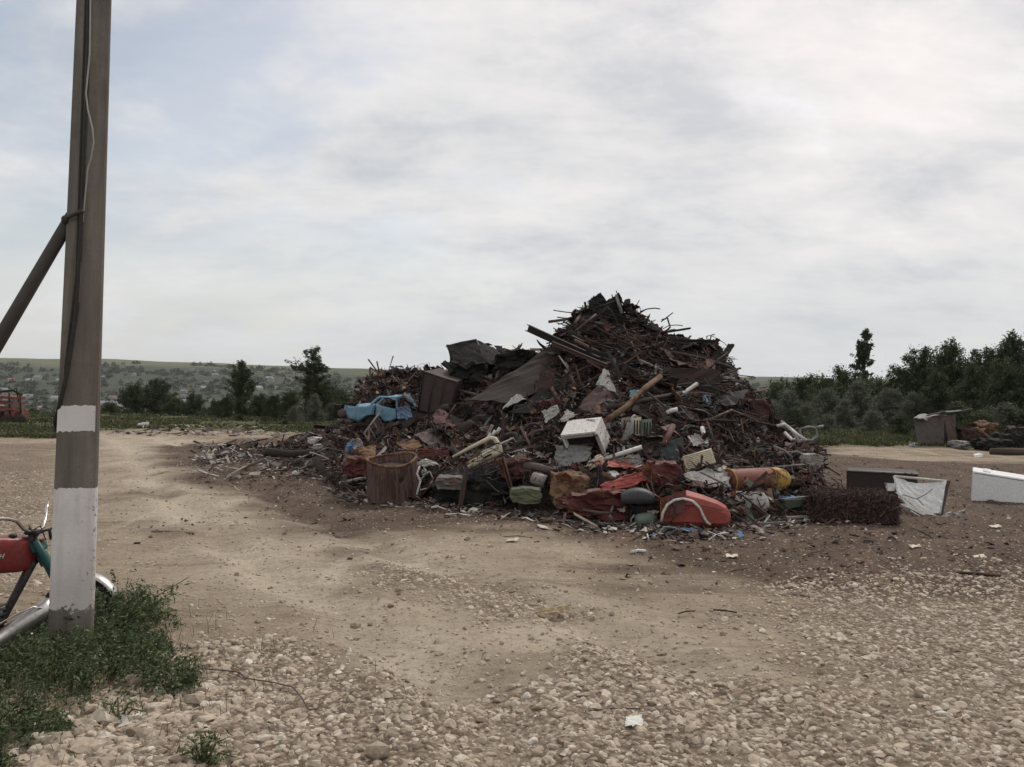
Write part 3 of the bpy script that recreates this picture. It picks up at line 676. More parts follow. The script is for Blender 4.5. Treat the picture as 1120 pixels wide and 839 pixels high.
# name, height 1 unit kinds
P_DARK = [tree_proto(6, 2.3, m_leaf_dark, 46, 22000, .085, 'round', s, .04, clump=.36) for s in (1, 2)]
P_MID = [tree_proto(5, 2.2, m_leaf_mid, 40, 18000, .08, 'round', s, .03, clump=.36) for s in (3, 4)]
P_OLIVE = [tree_proto(4, 2.1, m_leaf_olive, 40, 18000, .065, 'bush', s, .03, clump=.34) for s in (5, 6)]
P_BUSH = [tree_proto(2, 1.5, mm, 28, 9000, .055, 'bush', s, .02, clump=.36) for s, mm in ((7, m_leaf_dark), (8, m_leaf_mid), (9, m_leaf_olive))]
_used = set(); _ordq = {}
_o1 = 'second third fourth fifth sixth seventh eighth ninth tenth eleventh twelfth thirteenth fourteenth fifteenth sixteenth seventeenth eighteenth nineteenth twentieth'.split()
ORD = ['leftmost'] + [q + ' from the left' for q in _o1 + ['twenty-' + q for q in ('first', 'second', 'third', 'fourth', 'fifth', 'sixth', 'seventh', 'eighth', 'ninth')] + ['thirtieth'] + ['thirty-' + q for q in ('first', 'second', 'third', 'fourth', 'fifth', 'sixth', 'seventh', 'eighth', 'ninth')]]
def put(protos, k, px, ptop, Y, label, group, name='tree', sq=1.0, h0=None, pbase=None):
    """a tree whose top shows at (px, ptop) when standing at distance Y"""
    pr = protos[k % len(protos)]; top = at(px, ptop, Y); z0 = tz(top.x, Y); H0 = h0
    s = (top.z - z0) / H0; first = id(pr[0]) not in _used; _used.add(id(pr[0]))
    o = place(pr, first, (top.x, Y, z0), s, rnd.uniform(0, 6.28), label, group, name, sq)
    if group: _ordq.setdefault(label, []).append((px, o))
    return o
GR_R = 'trees and shrubs massed behind the right side of the yard'
GR_L = 'shrubs beyond the left end of the yard'
# right-hand mass: dark trees
for i, (px, pt, Y, k) in enumerate([(1008, 384, 52, 0), (1040, 376, 49, 1), (1078, 384, 47, 0), (1108, 368, 45, 1), (1150, 362, 44, 0), (1200, 366, 43, 1), (1065, 402, 40, 0), (1100, 396, 38, 1), (1025, 408, 43, 1), (1135, 392, 37, 0), (1185, 390, 37, 1), (1260, 372, 42, 0)]):
    put(P_DARK, k, px, pt, Y, 'dark green tree massed behind the collapsed shed', 'dark trees behind the collapsed shed', 'broadleaf_tree', 0.95, h0=6.3)
for i, (px, pt, Y, k) in enumerate([(905, 410, 60, 0), (925, 403, 62, 1), (880, 412, 66, 1), (965, 412, 56, 0), (985, 402, 54, 1), (850, 414, 70, 0)]):
    put(P_MID, k, px, pt, Y, 'mid green tree just right of the heap', 'mid green trees right of the heap', 'broadleaf_tree', 1.0, h0=5.3)
for i, (px, pt, Y, k) in enumerate([(862, 428, 52, 0), (905, 424, 50, 1), (940, 418, 49, 0), (972, 424, 46, 1), (1000, 430, 44, 0), (840, 436, 55, 1), (925, 438, 42, 0), (880, 442, 44, 1)]):
    put(P_OLIVE, k, px, pt, Y, 'silvery shrub before the right tree line', 'silvery shrubs right of the heap', 'silver_shrub', 1.05, h0=4.2)
for i, (px, pt, Y, k) in enumerate([(868, 446, 40, 0), (905, 452, 38, 2), (955, 448, 39, 2), (985, 452, 37, 0), (1075, 448, 33, 1), (1100, 440, 34, 2), (1125, 444, 33, 0), (845, 455, 39, 1), (1050, 440, 36, 0)]):
    put(P_BUSH, k, px, pt, Y, 'low bush behind the right grass strip', 'low bushes along the right back edge', 'bush', 1.0, h0=2.15)
# the slim tree standing above the others
pr = tree_proto(9, 1.1, m_leaf_dark, 24, 9000, .10, 'tall', 21, .35, clump=.55)
put([pr], 0, 945, 365, 75, 'slim upright tree rising alone above the right tree line', None, 'poplar_tree', 0.95, h0=9.3)
# left: the two stand-out trees and the thicket
pr = tree_proto(5, 1.55, m_leaf_dark, 34, 14000, .075, 'round', 22, .05, clump=.36)
put([pr], 0, 265, 394, 46, 'rounded dark tree left of the wind-swept one beyond the yard', None, 'broadleaf_tree', 0.92, h0=5.2)
pr = tree_proto(5.4, 1.25, m_leaf_dark, 22, 8000, .075, 'fan', 23, .12, lean=0.30, clump=.36, wind=0.8)
o = put([pr], 0, 335, 379, 45, 'wind-swept tree with a leaning tuft of leaves left of the blue car wreck', None, 'windswept_tree', 1.0, h0=5.6); o.rotation_euler = (0, 0, 0.3)
for i, (px, pt, Y, k) in enumerate([(350, 412, 47, 0), (318, 428, 42, 1), (372, 424, 50, 0), (300, 432, 44, 1), (400, 424, 52, 0), (285, 430, 50, 0), (248, 434, 43, 1)]):
    put(P_MID, k, px, pt, Y, 'loose green tree behind the blue car wreck', 'thicket behind the blue car wreck', 'broadleaf_tree', 1.25, h0=5.3)
for i, (px, pt, Y, k) in enumerate([(122, 430, 66, 0), (147, 419, 70, 1), (172, 415, 72, 0), (192, 424, 68, 1), (212, 430, 66, 0), (236, 436, 62, 1)]):
    put(P_DARK if i % 3 else P_MID, k, px, pt + 2, Y, 'dark green tree right of the concrete pole', 'dark clump right of the pole', 'broadleaf_tree', 1.1, h0=6.3)
for i, (px, pt, Y, k) in enumerate([(345, 432, 41, 0), (322, 444, 39, 1), (365, 440, 42, 1), (392, 446, 40, 0)]):
    put(P_OLIVE, k, px, pt, Y, 'silvery shrub left of the blue car', 'silvery shrubs left of the blue car', 'silver_shrub', 1.0, h0=4.2)
for i, (px, pt, Y, k) in enumerate([(118, 450, 46, 1), (140, 446, 48, 0), (165, 452, 44, 2), (190, 450, 45, 1), (215, 452, 43, 0), (235, 456, 40, 2), (262, 452, 40, 1), (290, 455, 39, 0), (312, 458, 37, 1), (35, 446, 48, 1), (12, 455, 45, 0), (52, 452, 46, 2), (-30, 448, 46, 0), (345, 460, 36, 2)]):
    put(P_BUSH, k, px, pt, Y, 'low bush in the left weedy strip', 'low bushes along the left back edge', 'bush', 1.1, h0=2.15)

for lb, L in _ordq.items():
    L.sort(key=lambda q: q[0])
    for i, (_, o) in enumerate(L): o['label'] = lb + ', ' + (ORD[i] if i < len(L) - 1 or len(L) < 3 else 'rightmost')
# grass and weeds
m_grass = island_mat('grass_blades', [((0.062, 0.078, 0.030), 4), ((0.082, 0.092, 0.040), 3), ((0.045, 0.058, 0.024), 4), ((0.14, 0.12, 0.07), 1.8), ((0.22, 0.19, 0.12), .5)], 0.8, 0, 0.25)
def blades(name, x, y, hgt, wid, label, mat_=None, lean=0.35):
    n = len(x); z = terrain(x, y); a = rng.uniform(0, 2 * np.pi, n); l = rng.normal(0, lean, (n, 2)); b = np.zeros((n, 5, 3)); ca, sa = np.cos(a) * wid, np.sin(a) * wid
    for k, (t, wd) in enumerate(((0, 1), (0, -1), (.55, -.8), (.55, .8), (1, 0))):
        b[:, k, 0] = x + ca * wd + l[:, 0] * hgt * t * t; b[:, k, 1] = y + sa * wd + l[:, 1] * hgt * t * t; b[:, k, 2] = z + hgt * t * (1 - .25 * t)
    V = b.reshape(-1, 3); i = (np.arange(n) * 5)[:, None]
    me_q = np.concatenate([i + np.array([[0, 1, 2, 3]]), i + np.array([[3, 2, 4, 4]])], 1).reshape(-1, 4)
    # the tip is a triangle: write both kinds
    tri = np.concatenate([i + np.array([[0, 1, 2]]), i + np.array([[0, 2, 3]]), i + np.array([[3, 2, 4]])], 1).reshape(-1, 3)
    return tag(big_mesh(name, V, tri, mat_ or m_grass), label, kind='stuff')
def build_grass():
    n = 330000; y = 24 * (95 / 24) ** rng.random(n); x = (rng.random(n) * 2 - 1) * y * 0.85
    g, d, far = zones(x, y); dens = fbm(x / 1.4, y / 1.4, 4, 44); k = (far > 0.5) & (rng.random(n) < smooth(0.28, 0.6, dens)); x, y, dens = x[k], y[k], dens[k]
    u = x / y * F + 560; right = smooth(860, 900, u) * (1 - smooth(990, 1030, u))
    hg = rng.uniform(.08, .32, len(x)) * (0.35 + dens) * (0.8 + 0.6 * right); blades('grass', x, y, hg, 0.012 + y * 0.0007, 'rough grass and weeds growing round the edge of the yard')
build_grass()

# ---- village and woods on the far slopes
m_wallw = mat('house_wall', (0.33, 0.31, 0.285), 0.9, var=.15, scale=.3, bump=0, dirt=0.1, rand=.25)
m_roofg = mat('roof_grey', (0.20, 0.20, 0.205), 0.85, var=.2, scale=.3, bump=0, dirt=0.1, rand=.3)
m_roofr = mat('roof_red', (0.20, 0.11, 0.08), 0.85, var=.2, scale=.3, bump=0, dirt=0.1, rand=.3)
m_win = mat('dark_window', (0.02, 0.022, 0.025), 0.3, var=.1, bump=0, dirt=0)
def house_proto(L, W, H, rh, mr, nm):
    root = empty(nm, (0, 0, 0)); a = MB(); x, y = L / 2, W / 2
    a.add([(-x, -y, -3), (x, -y, -3), (x, y, -3), (-x, y, -3), (-x, -y, H), (x, -y, H), (x, y, H), (-x, y, H), (-x, 0, H + rh), (x, 0, H + rh)],
          [(0, 1, 5, 4), (1, 2, 6, 9, 5), (2, 3, 7, 6), (3, 0, 4, 8, 7)]); wl = a.build('wall', m_wallw, root)
    r = MB(); o_ = .5
    for sgn in (-1, 1):
        P = [[Vector((-x - o_, sgn * (y + o_), H - .35)), Vector((x + o_, sgn * (y + o_), H - .35))], [Vector((-x - o_, 0, H + rh + .12)), Vector((x + o_, 0, H + rh + .12))]]
        if sgn > 0: P = P[::-1]
        r.grid(P, -.14)
    rf = r.build('roof', mr, root); ch = [wl, rf]
    for k in (-1, 0, 1):
        q = MB(); q.box((k * L * .3, -y - .02, H * .55), (1.1, .12, 1.3)); ch.append(q.build('window', m_win, root))
    return root, ch
HP = [house_proto(11, 8, 3.2, 2.6, m_roofg, 'village_house'), house_proto(9, 7, 3.0, 2.2, m_roofr, 'village_house'), house_proto(17, 8, 4.0, 2.0, m_roofg, 'village_house')]
HL = ['pale village house with a grey gable roof on the far hillside', 'pale village house with a reddish gable roof on the far hillside', 'long pale farm building with a grey roof on the far hillside']
def build_village():
    _hs = {}; cnt = 0; rh = random.Random(5); used = [False] * 3; spots = []
    tries = 0
    while cnt < 104 and tries < 6000:
        tries += 1
        if rh.random() < .72: px = rh.uniform(-60, 420)
        else: px = rh.uniform(790, 930)
        Y = rh.uniform(420, 1330); d = ray(px, 430); x = d.x / d.y * Y
        if math.sin(x / 90) + math.sin(Y / 130 + 1) < -0.5: continue
        if any(abs(x - a) < 17 and abs(Y - b) < 26 for a, b in spots): continue
        spots.append((x, Y)); k = rh.choices((0, 1, 2), (6, 3, 1))[0]; z = tz(x, Y); rz = rh.choice((0, 0, 1.57)) + rh.uniform(-.5, .5); sc_ = rh.uniform(.55, .95)
        root, ch = HP[k]
        if not used[k]:
            o = root; o.location = (x, Y, z); o.rotation_euler = (0, 0, rz); used[k] = True
        else: o = copy_tree(root, ch if cnt < 40 else ch[:2], (x, Y, z), (0, 0, rz), sc_)
        where_ = 'left of the concrete pole' if px < 66 else 'between the pole and the rounded dark tree' if px < 265 else 'right of the rounded dark tree' if px < 500 else 'right of the heap'
        lb = ['grey-roofed village house ', 'red-roofed village house ', 'long farm building '][k] + where_
        tag(o, lb, 'house', lb.replace('house', 'houses').replace('building', 'buildings')); _hs.setdefault(lb, []).append((px, o)); cnt += 1
    for lb, L in _hs.items():
        L.sort(key=lambda q: q[0])
        for i, (_, o) in enumerate(L):
            if len(L) == 1: del o['group']
            elif i < len(ORD): o['label'] = lb + ', ' + (ORD[i] if i < len(L) - 1 or len(L) < 3 else 'rightmost')
    # woods between and below the houses
    r2 = np.random.default_rng(77); n = 9500; Y = 95 + (1400 - 95) * r2.random(n) ** 1.15; x = (r2.random(n) * 2 - 1) * (Y * .85)
    dn = fbm(x / 75, Y / 60, 4, 71); k = ((dn > 0.36) & (Y < 1250)) | ((dn > .60) & (Y < 1400)); x, Y = x[k], Y[k]
    u = x / Y * F + 560; k = ~((Y < 170) & (u > 50) & (u < 330) & (r2.random(len(u)) < .55)); x, Y = x[k], Y[k]
    S = r2.uniform(2.0, 4.2, len(x)) * (0.85 + Y / 1800); m_ = 44; C = r2.normal(size=(len(x), m_, 3)); C /= np.linalg.norm(C, axis=2)[:, :, None]; C *= (r2.random((len(x), m_)) ** .4)[:, :, None]
    C[:, :, 2] = np.abs(C[:, :, 2]) * 1.05; C = C * S[:, None, None]; C[:, :, 0] += x[:, None]; C[:, :, 1] += Y[:, None]; C[:, :, 2] += terrain(x, Y)[:, None] - .2
    C = C.reshape(-1, 3); Sl = np.repeat(S * 0.24, m_) * r2.uniform(.6, 1.4, len(C)); V, Fq = leaf_quads(C, Sl, aspect=.8)
    mw = island_mat('far_leaves', [((0.028, 0.038, 0.018), 4), ((0.042, 0.052, 0.024), 4), ((0.062, 0.07, 0.034), 2), ((0.09, 0.092, 0.055), .7)], .9, 0, .15)
    tag(big_mesh('far_woods', V, Fq, mw), 'scattered woods and hedges filling the valley and the far slope', kind='stuff')
build_village()

# ================================================================== THE POLE
m_conc = None
def pole_material():
    m = bpy.data.materials.new('whitewashed_concrete'); m.use_nodes = True; t = m.node_tree; b = t.nodes['Principled BSDF']; b.inputs['Roughness'].default_value = .9; b.inputs['Specular IOR Level'].default_value = .2
    tc = N(t, 'ShaderNodeTexCoord'); sp = N(t, 'ShaderNodeSeparateXYZ'); link(t, tc.outputs['Object'], sp.inputs[0])
    def ns(s, d=6, r=.65, v=None):
        n = N(t, 'ShaderNodeTexNoise'); link(t, v or tc.outputs['Object'], n.inputs['Vector']); n.inputs['Scale'].default_value = s; n.inputs['Detail'].default_value = d; n.inputs['Roughness'].default_value = r; return n.outputs[0]
    def mr(v, a, b_, c=0, d=1):
        n = N(t, 'ShaderNodeMapRange'); link(t, v, n.inputs[0]); n.inputs[1].default_value = a; n.inputs[2].default_value = b_; n.inputs[3].default_value = c; n.inputs[4].default_value = d; return n.outputs[0]
    def mx(f, a, b_):
        n = N(t, 'ShaderNodeMix', data_type='RGBA'); link(t, f, n.inputs[0])
        for k, v in ((6, a), (7, b_)):
            if isinstance(v, tuple): n.inputs[k].default_value = (*v, 1)
            else: link(t, v, n.inputs[k])
        return n.outputs[2]
    def ma(op, a, b_, c=None):
        n = N(t, 'ShaderNodeMath', operation=op)
        for k, v in enumerate((a, b_) if c is None else (a, b_, c)):
            if isinstance(v, (int, float)): n.inputs[k].default_value = v
            else: link(t, v, n.inputs[k])
        return n.outputs[0]
    st = N(t, 'ShaderNodeMapping'); link(t, tc.outputs['Object'], st.inputs[0]); st.inputs['Scale'].default_value = (9, 9, .8)
    base = mx(mr(ns(1, 6, .6, st.outputs[0]), .3, .7), (0.125, 0.105, 0.090), (0.255, 0.222, 0.195))
    base = mx(mr(ns(55, 3), .6, .75, 0, .5), base, (0.10, 0.085, 0.075))
    base = mx(mr(ns(2.2), .5, .66, 0, .6), base, (0.105, 0.10, 0.075))
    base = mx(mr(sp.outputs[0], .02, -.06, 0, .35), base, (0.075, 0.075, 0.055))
    base = mx(mr(ns(90, 2), .66, .7, 0, .8), base, (0.05, 0.042, 0.038))
    z = ma('ADD', sp.outputs[2], ma('MULTIPLY', ma('SUBTRACT', ns(26, 5, .7), .5), .05))
    # low coat: wears off raggedly near the ground, crisp top edge; a second small patch above
    zl = ma('ADD', sp.outputs[2], ma('MULTIPLY', ma('SUBTRACT', ns(17, 6, .75), .5), .42))
    low = ma('MULTIPLY', ma('GREATER_THAN', zl, .29), ma('LESS_THAN', z, 1.12))
    hi = ma('MULTIPLY', ma('GREATER_THAN', z, 1.51), ma('LESS_THAN', ma('ADD', sp.outputs[2], ma('MULTIPLY', ma('SUBTRACT', ns(38, 2), .5), .035)), 1.69))
    hi = ma('MULTIPLY', hi, ma('LESS_THAN', sp.outputs[0], .118))
    hi = ma('MULTIPLY', hi, ma('LESS_THAN', sp.outputs[1], -.06))
    chips = ma('GREATER_THAN', ma('ADD', ns(30, 6, .75), ma('MULTIPLY', mr(sp.outputs[0], -.1, .16), .12)), .705)
    paint = ma('MULTIPLY', ma('MAXIMUM', low, hi), ma('SUBTRACT', 1, chips))
    white = mx(mr(ns(3.2), .35, .7), (0.60, 0.565, 0.55), (0.72, 0.685, 0.665))
    white = mx(mr(ns(1.0, 6, .7, st.outputs[0]), .5, .68, 0, .5), white, (0.44, 0.40, 0.36))
    white = mx(mr(sp.outputs[2], .75, .40, 0, .35), white, (0.40, 0.35, 0.29))
    white = mx(mr(ns(40, 4), .6, .8, 0, .35), white, (0.38, 0.34, 0.31))
    c = mx(paint, base, white); link(t, c, b.inputs['Base Color'])
    h = ma('ADD', ns(48, 5), ma('MULTIPLY', paint, .5)); bp = N(t, 'ShaderNodeBump'); link(t, h, bp.inputs['Height']); bp.inputs['Strength'].default_value = .5; bp.inputs['Distance'].default_value = .006; link(t, bp.outputs[0], b.inputs['Normal'])
    return m
PY = 5.65
CT = 0.89
POLE_ROT = R(26)
def build_pole():
    base = gnd(78, 706); base.y = PY; base.x = at(78, 706, PY).x; base.z = tz(base.x, base.y)
    root = empty('utility_pole', base, 'weathered concrete utility pole with whitewashed lower part standing in weeds at the left', 'utility pole')
    bm = MB(); lv = [(-.3, 'l'), (.25, 'l'), (1.25, 'l'), (1.75, 'u'), (3.2, 'u'), (4.6, 'u'), (9.6, 'u')]
    def edge(z):
        # left and right outline at height z, straight from the photograph
        row = 706 - (z / (4.6)) * 706
        t = max(-.4, z / 4.62); xl = (53 + (84 - 53) * t); xr = (102 + (122 - 102) * t)
        a = (at(xl, 706 - 706 * t, PY).x - base.x) * CT; b = (at(xr, 706 - 706 * t, PY).x - base.x) * CT
        if z > 5:
            a, b = a + .035 * (z - 5) * .0, b
        return a, b
    a0, b0 = edge(0); a1, b1 = edge(4.62)
    rings = []
    for z, kind in lv:
        t = z / 4.62; a = a0 + (a1 - a0) * t; b = b0 + (b1 - b0) * t
        if z > 5: mid = (a + b) / 2; hw = max(.085, (b - a) / 2); a, b = mid - hw, mid + hw
        wd = b - a; D = wd * .72; cf = {-0.3: .04, .25: .04, 1.25: .05, 1.75: .12, 3.2: .30, 4.6: .34, 9.6: .34}[z]; cd = D * (.05 if z < 1.8 else .42)
        rings.append([(a, cd - D / 2, z), (a + wd * cf, -D / 2, z), (b - wd * .05, -D / 2, z), (b, -D / 2 + D * .07, z), (b, D / 2 - D * .07, z), (b - wd * .05, D / 2, z), (a + wd * .05, D / 2, z), (a, D / 2 - D * .07, z)])
    n = 8; vs = [p for r in rings for p in r]; fs = [tuple(range(n - 1, -1, -1)), tuple((len(rings) - 1) * n + j for j in range(n))]
    for i in range(len(rings) - 1):
        for j in range(n):
            j2 = (j + 1) % n; fs.append((i * n + j, i * n + j2, (i + 1) * n + j2, (i + 1) * n + j))
    bm.add(vs, fs); sh = bm.build('shaft', pole_material(), root); root.rotation_euler = (0, 0, POLE_ROT); RI = Matrix.Rotation(-POLE_ROT, 3, 'Z')
    mc = mat('cable_black', (0.03, 0.028, 0.026), .7, var=.2, bump=0, dirt=.2)
    def P(px, py, dy=-.14): return RI @ (at(px, py, PY + dy) - base)
    b = MB(); b.tube([P(98, -430, -.10), P(97.5, -200, -.11), P(97, 0, -.12), P(96, 80, -.12), P(92, 170, -.13), P(89, 250, -.13), P(84, 340, -.13), P(74, 405, -.14), P(66, 440, -.13), P(60, 462, -.08), P(63, 472, .0)], .014, 7)
    b.tube([P(95, -430, -.07), P(94, 0, -.09), P(88, 170, -.10), P(84, 300, -.10), P(72, 400, -.11), P(67, 450, -.10)], .009, 6); b.build('cable', mc, root)
    b = MB(); b.tube([P(98, -430, -.12), P(99, -10, -.13), P(98, 60, -.14), P(94, 102, -.14), P(96, 120, -.16), P(101, 140, -.17), P(102.5, 155, -.17), P(100, 172, -.16), P(96, 184, -.14), P(91, 235, -.13), P(86, 330, -.13)], .005, 6)
    b.build('wire', mat('wire_pale', (.33, .31, .29), .6, bump=0, dirt=.1), root)
    b = MB(); s0 = P(79, 236, -.02); e0 = P(-2, 374, -.02); dd = (e0 - s0) / 1.0; k = (-(s0.z) / dd.z); b.tube([s0, e0, s0 + dd * (k * 1.02)], [.042, .047, .052], 12)
    br = b.build('brace', mat('rusty_dark_steel', (0.070, 0.060, 0.055), .85, rust=.25, rustcol=(.06, .035, .025)), root)
    b = MB(); b.tube([P(72, 240, -.08), P(72, 240, .12)], .03, 10); b.tube([P(73, 238, -.1), P(86, 232, -.14), P(91, 231, -.15)], .014, 7); b.build('bolt', mat('rusty_dark_steel', (0,) * 3), root)
    return base
pole_base = build_pole()

# ================================================================== THE MOPED
def build_moped():
    Y = 6.12
    o0 = at(20, 700, Y); o0.z = tz(o0.x, Y)
    root = empty('moped', o0, 'old red tanked moped with chrome handlebar leaning behind the concrete pole', 'moped')
    def P(px, py, dy=0.0): return at(px, py, Y + dy - max(-30, 50 - px) * 0.0055) - o0
    red = mat('tank_red', (0.20, 0.022, 0.022), .38, rust=.10, dirt=.35, var=.3); chrome = mat('chrome_worn', (.55, .53, .50), .28, 1.0, rust=.14, dirt=.25, bump=.05)
    teal = mat('frame_teal', (0.018, 0.095, 0.092), .45, rust=.15, dirt=.35); blk = mat('frame_black', (.022, .020, .022), .55, rust=.25, dirt=.4); alu = mat('aluminium_dull', (.50, .49, .47), .38, .9, dirt=.35, var=.2, bump=.1); rub = mat('rubber', (.025, .022, .02), .9, dirt=.5)
    # tank: a softly squared body along the frame
    b = MB(); xs = [-74, -68, -58, -40, -15, 8, 24, 33, 37.5, 39.5]; hh = [.25, .62, .84, .95, 1, 1, .96, .86, .66, .25]; n = 20; vs = []
    for x, k in zip(xs, hh):
        for j in range(n):
            a = 2 * math.pi * j / n; c, s = math.cos(a), math.sin(a); ex = .55
            yy = math.copysign(abs(c) ** ex, c) * .105 * k; zz = math.copysign(abs(s) ** ex, s)
            p = P(x, 606.5 - .02 * x - zz * 19.5 * k); p.y += yy; vs.append(p)
    fs = [(i * n + j, i * n + (j + 1) % n, (i + 1) * n + (j + 1) % n, (i + 1) * n + j) for i in range(len(xs) - 1) for j in range(n)] + [tuple(range(n - 1, -1, -1)), tuple((len(xs) - 1) * n + j for j in range(n))]
    b.add(vs, fs, 0, True); tk = b.build('tank', red, root)
    b = MB(); b.lathe([(.028, 0), (.03, .012), (.022, .022)], 14, org=P(14, 587.5)); b.build('tank_cap', blk, tk)
    # writing on the tank side, worn slanted white capitals
    cu = bpy.data.curves.new('tank_lettering', 'FONT'); cu.body = 'АНИНН'; cu.size = .048; cu.shear = .35; cu.extrude = .0012; cu.align_x = 'RIGHT'; cu.space_character = 1.0
    to = bpy.data.objects.new('lettering', cu); dg = bpy.context.evaluated_depsgraph_get(); COL.objects.link(to); bpy.context.view_layer.update(); me = bpy.data.meshes.new_from_object(to.evaluated_get(bpy.context.evaluated_depsgraph_get())); COL.objects.unlink(to); bpy.data.objects.remove(to)
    me.materials.clear(); me.materials.append(mat('lettering_white', (.72, .68, .62), .5, bump=0, dirt=.3)); lo = bpy.data.objects.new('lettering', me); COL.objects.link(lo); lo.parent = tk
    lp = P(14, 607.5); l2 = P(0, 607.5); lo.location = (lp.x, lp.y - .1095, lp.z); lo.rotation_euler = (R(90), R(1), math.atan2(lp.y - l2.y, lp.x - l2.x))
    b = MB(); bq = [P(-40, 602) + Vector((0, -.1062, 0)), P(15, 602) + Vector((0, -.1062, 0)), P(13, 609) + Vector((0, -.1062, 0)), P(-40, 609) + Vector((0, -.1062, 0))]; b.grid([[bq[3], bq[2]], [bq[0], bq[1]]], -.004); b.build('badge', mat('badge_dark', (.05, .035, .03), .5, bump=0), tk)
    # seat, frame, fork
    b = MB(); b.box(P(-115, 592), (.50, .20, .09), Matrix.Rotation(R(3), 3, 'Y'), bev=.035); b.build('seat', mat('seat_black', (.02, .02, .02), .6, dirt=.3), root)
    b = MB(); b.tube([P(36, 614), P(20, 645), P(4, 675), P(-8, 698)], [.034, .030, .027, .027], 10); b.tube([P(38, 596), P(-60, 622), P(-150, 660)], .022, 8); b.tube([P(-8, 698), P(-90, 690), P(-215, 690)], .018, 8); b.tube([P(-150, 612), P(-215, 690)], .016, 8); b.tube([P(-60, 625), P(-80, 690)], .02, 8)
    b.tube([P(40, 581), P(33.5, 590), P(38, 604)], [.030, .034, .034], 10); b.build('frame', blk, root)
    b = MB()
    for dy in (-.065, .065): b.tube([P(39, 592, dy), P(48, 610, dy), P(60, 634, dy), P(80, 663, dy)], [.022, .030, .026, .018], 10)
    b.box(P(42, 597), (.09, .16, .05), Matrix.Rotation(R(60), 3, 'Y'), bev=.012); b.box(P(48, 611), (.14, .10, .06), Matrix.Rotation(R(60), 3, 'Y'), bev=.02); b.build('fork', teal, root)
    b = MB(); b.tube([P(-22, 571, -.30), P(-12, 567.5, -.24), P(8, 567.5, -.20), P(18, 570, -.15), P(26, 579, -.07), P(33, 582.5, -.02), P(40, 581.5, .03), P(47, 577, .12), P(50, 566, .20), P(51, 556, .25), P(52.5, 549, .28)], .0125, 10); hb = b.build('handlebar', chrome, root)
    b = MB(); b.tube([P(-48, 574, -.36), P(-22, 571, -.30)], .018, 10); b.build('grip', rub, hb)
    b = MB(); b.box(P(37, 582), (.10, .10, .03), bev=.008); b.tube([P(33, 577), P(33, 586)], .012, 8); b.tube([P(42, 583, 0), P(50, 580, -.02), P(57, 578, -.02)], .010, 7); b.tube([P(54, 578), P(56, 590)], .012, 7); b.tube([P(36, 580), P(44, 575, .05), P(50, 590, .06), P(42, 602, .02)], .005, 6); b.tube([P(31, 574), P(40, 588, -.04), P(46, 612, -.03)], .004, 6); b.build('clamp', blk, root)
    b = MB(); b.box(P(45, 591), (.03, .03, .02)); b.build('reflector', mat('reflector_red', (.35, .01, .01), .3, bump=0), root)
    # wheels
    def wheel(px, py, r, dy=0.):
        c = P(px, py, dy); t = MB(); t.tube([c + Vector((math.cos(a) * r, 0, math.sin(a) * r)) for a in np.linspace(0, 2 * math.pi, 40, endpoint=False)], .030, 9, closed=True); wo = t.build('wheel', rub, root)
        t = MB(); t.tube([c + Vector((math.cos(a) * (r - .035), 0, math.sin(a) * (r - .035))) for a in np.linspace(0, 2 * math.pi, 40, endpoint=False)], .012, 7, closed=True)
        for k in range(18):
            a = k * math.pi / 9; t.tube([c + Vector((0, .02 * (-1) ** k, 0)), c + Vector((math.cos(a) * (r - .035), 0, math.sin(a) * (r - .035)))], .0022, 4, cap=False)
        t.build('rim', chrome, wo); t = MB(); t.lathe([(.03, -.05), (.045, -.03), (.045, .03), (.03, .05)], 14, axis=(0, 1, 0), org=c); t.build('hub', alu, wo)
    wheel(86, 666, .245); wheel(-215, 690, .245)
    def mud(px, py, a0, a1, name, m, r=.30, w=.055):
        c = P(px, py); rows = []
        for a in np.linspace(R(a0), R(a1), 15):
            row = []
            for k in (-1, -.6, 0, .6, 1):
                rr = r - .022 * k * k; row.append(c + Vector((math.cos(a) * rr, k * w, math.sin(a) * rr)))
            rows.append(row)
        t = MB(); t.grid(rows, .003, sm=True); t.build(name, m, root)
    mud(91, 668, 150, 24, 'front_mudguard', alu, .305, .06); mud(-215, 690, 160, 20, 'rear_mudguard', red, .30, .06)
    b = MB(); b.tube([P(54, 655, -.12), P(50, 665, -.13), P(38, 674, -.14), P(18, 688, -.15), P(-5, 703, -.16), P(-60, 716, -.16), P(-150, 716, -.16)], [.030, .062, .066, .064, .058, .05, .03], 16); b.build('exhaust', alu, root)
    b = MB(); b.tube([P(-30, 694, -.2), P(0, 682, -.19), P(20, 671, -.18), P(36, 664, -.18), P(45, 665, -.18), P(50, 672, -.18), P(50, 680, -.17)], .006, 7); b.build('brake_rod', chrome, root)
    b = MB()
    for k in range(7): b.box(P(-14, 694 - k * 5) + Vector((0, 0, 0)), (.17, .18, .010))
    b.lathe([(.055, 0), (.055, .24)], 14, org=P(-14, 700)); b.box(P(-20, 712), (.30, .20, .14), bev=.04); b.build('engine', mat('engine_grey', (.12, .11, .10), .6, .5, dirt=.5), root)
    b = MB(); b.box(P(9, 688, -.1), (.10, .05, .07), Matrix.Rotation(R(-30), 3, 'Y'), bev=.02); b.build('pedal', red, root)
    b = MB(); b.tube([P(60, 668, -.03), P(45, 690, -.1), P(48, 700, -.1), P(60, 702, -.1)], .008, 6); b.build('stand', blk, root)
build_moped()

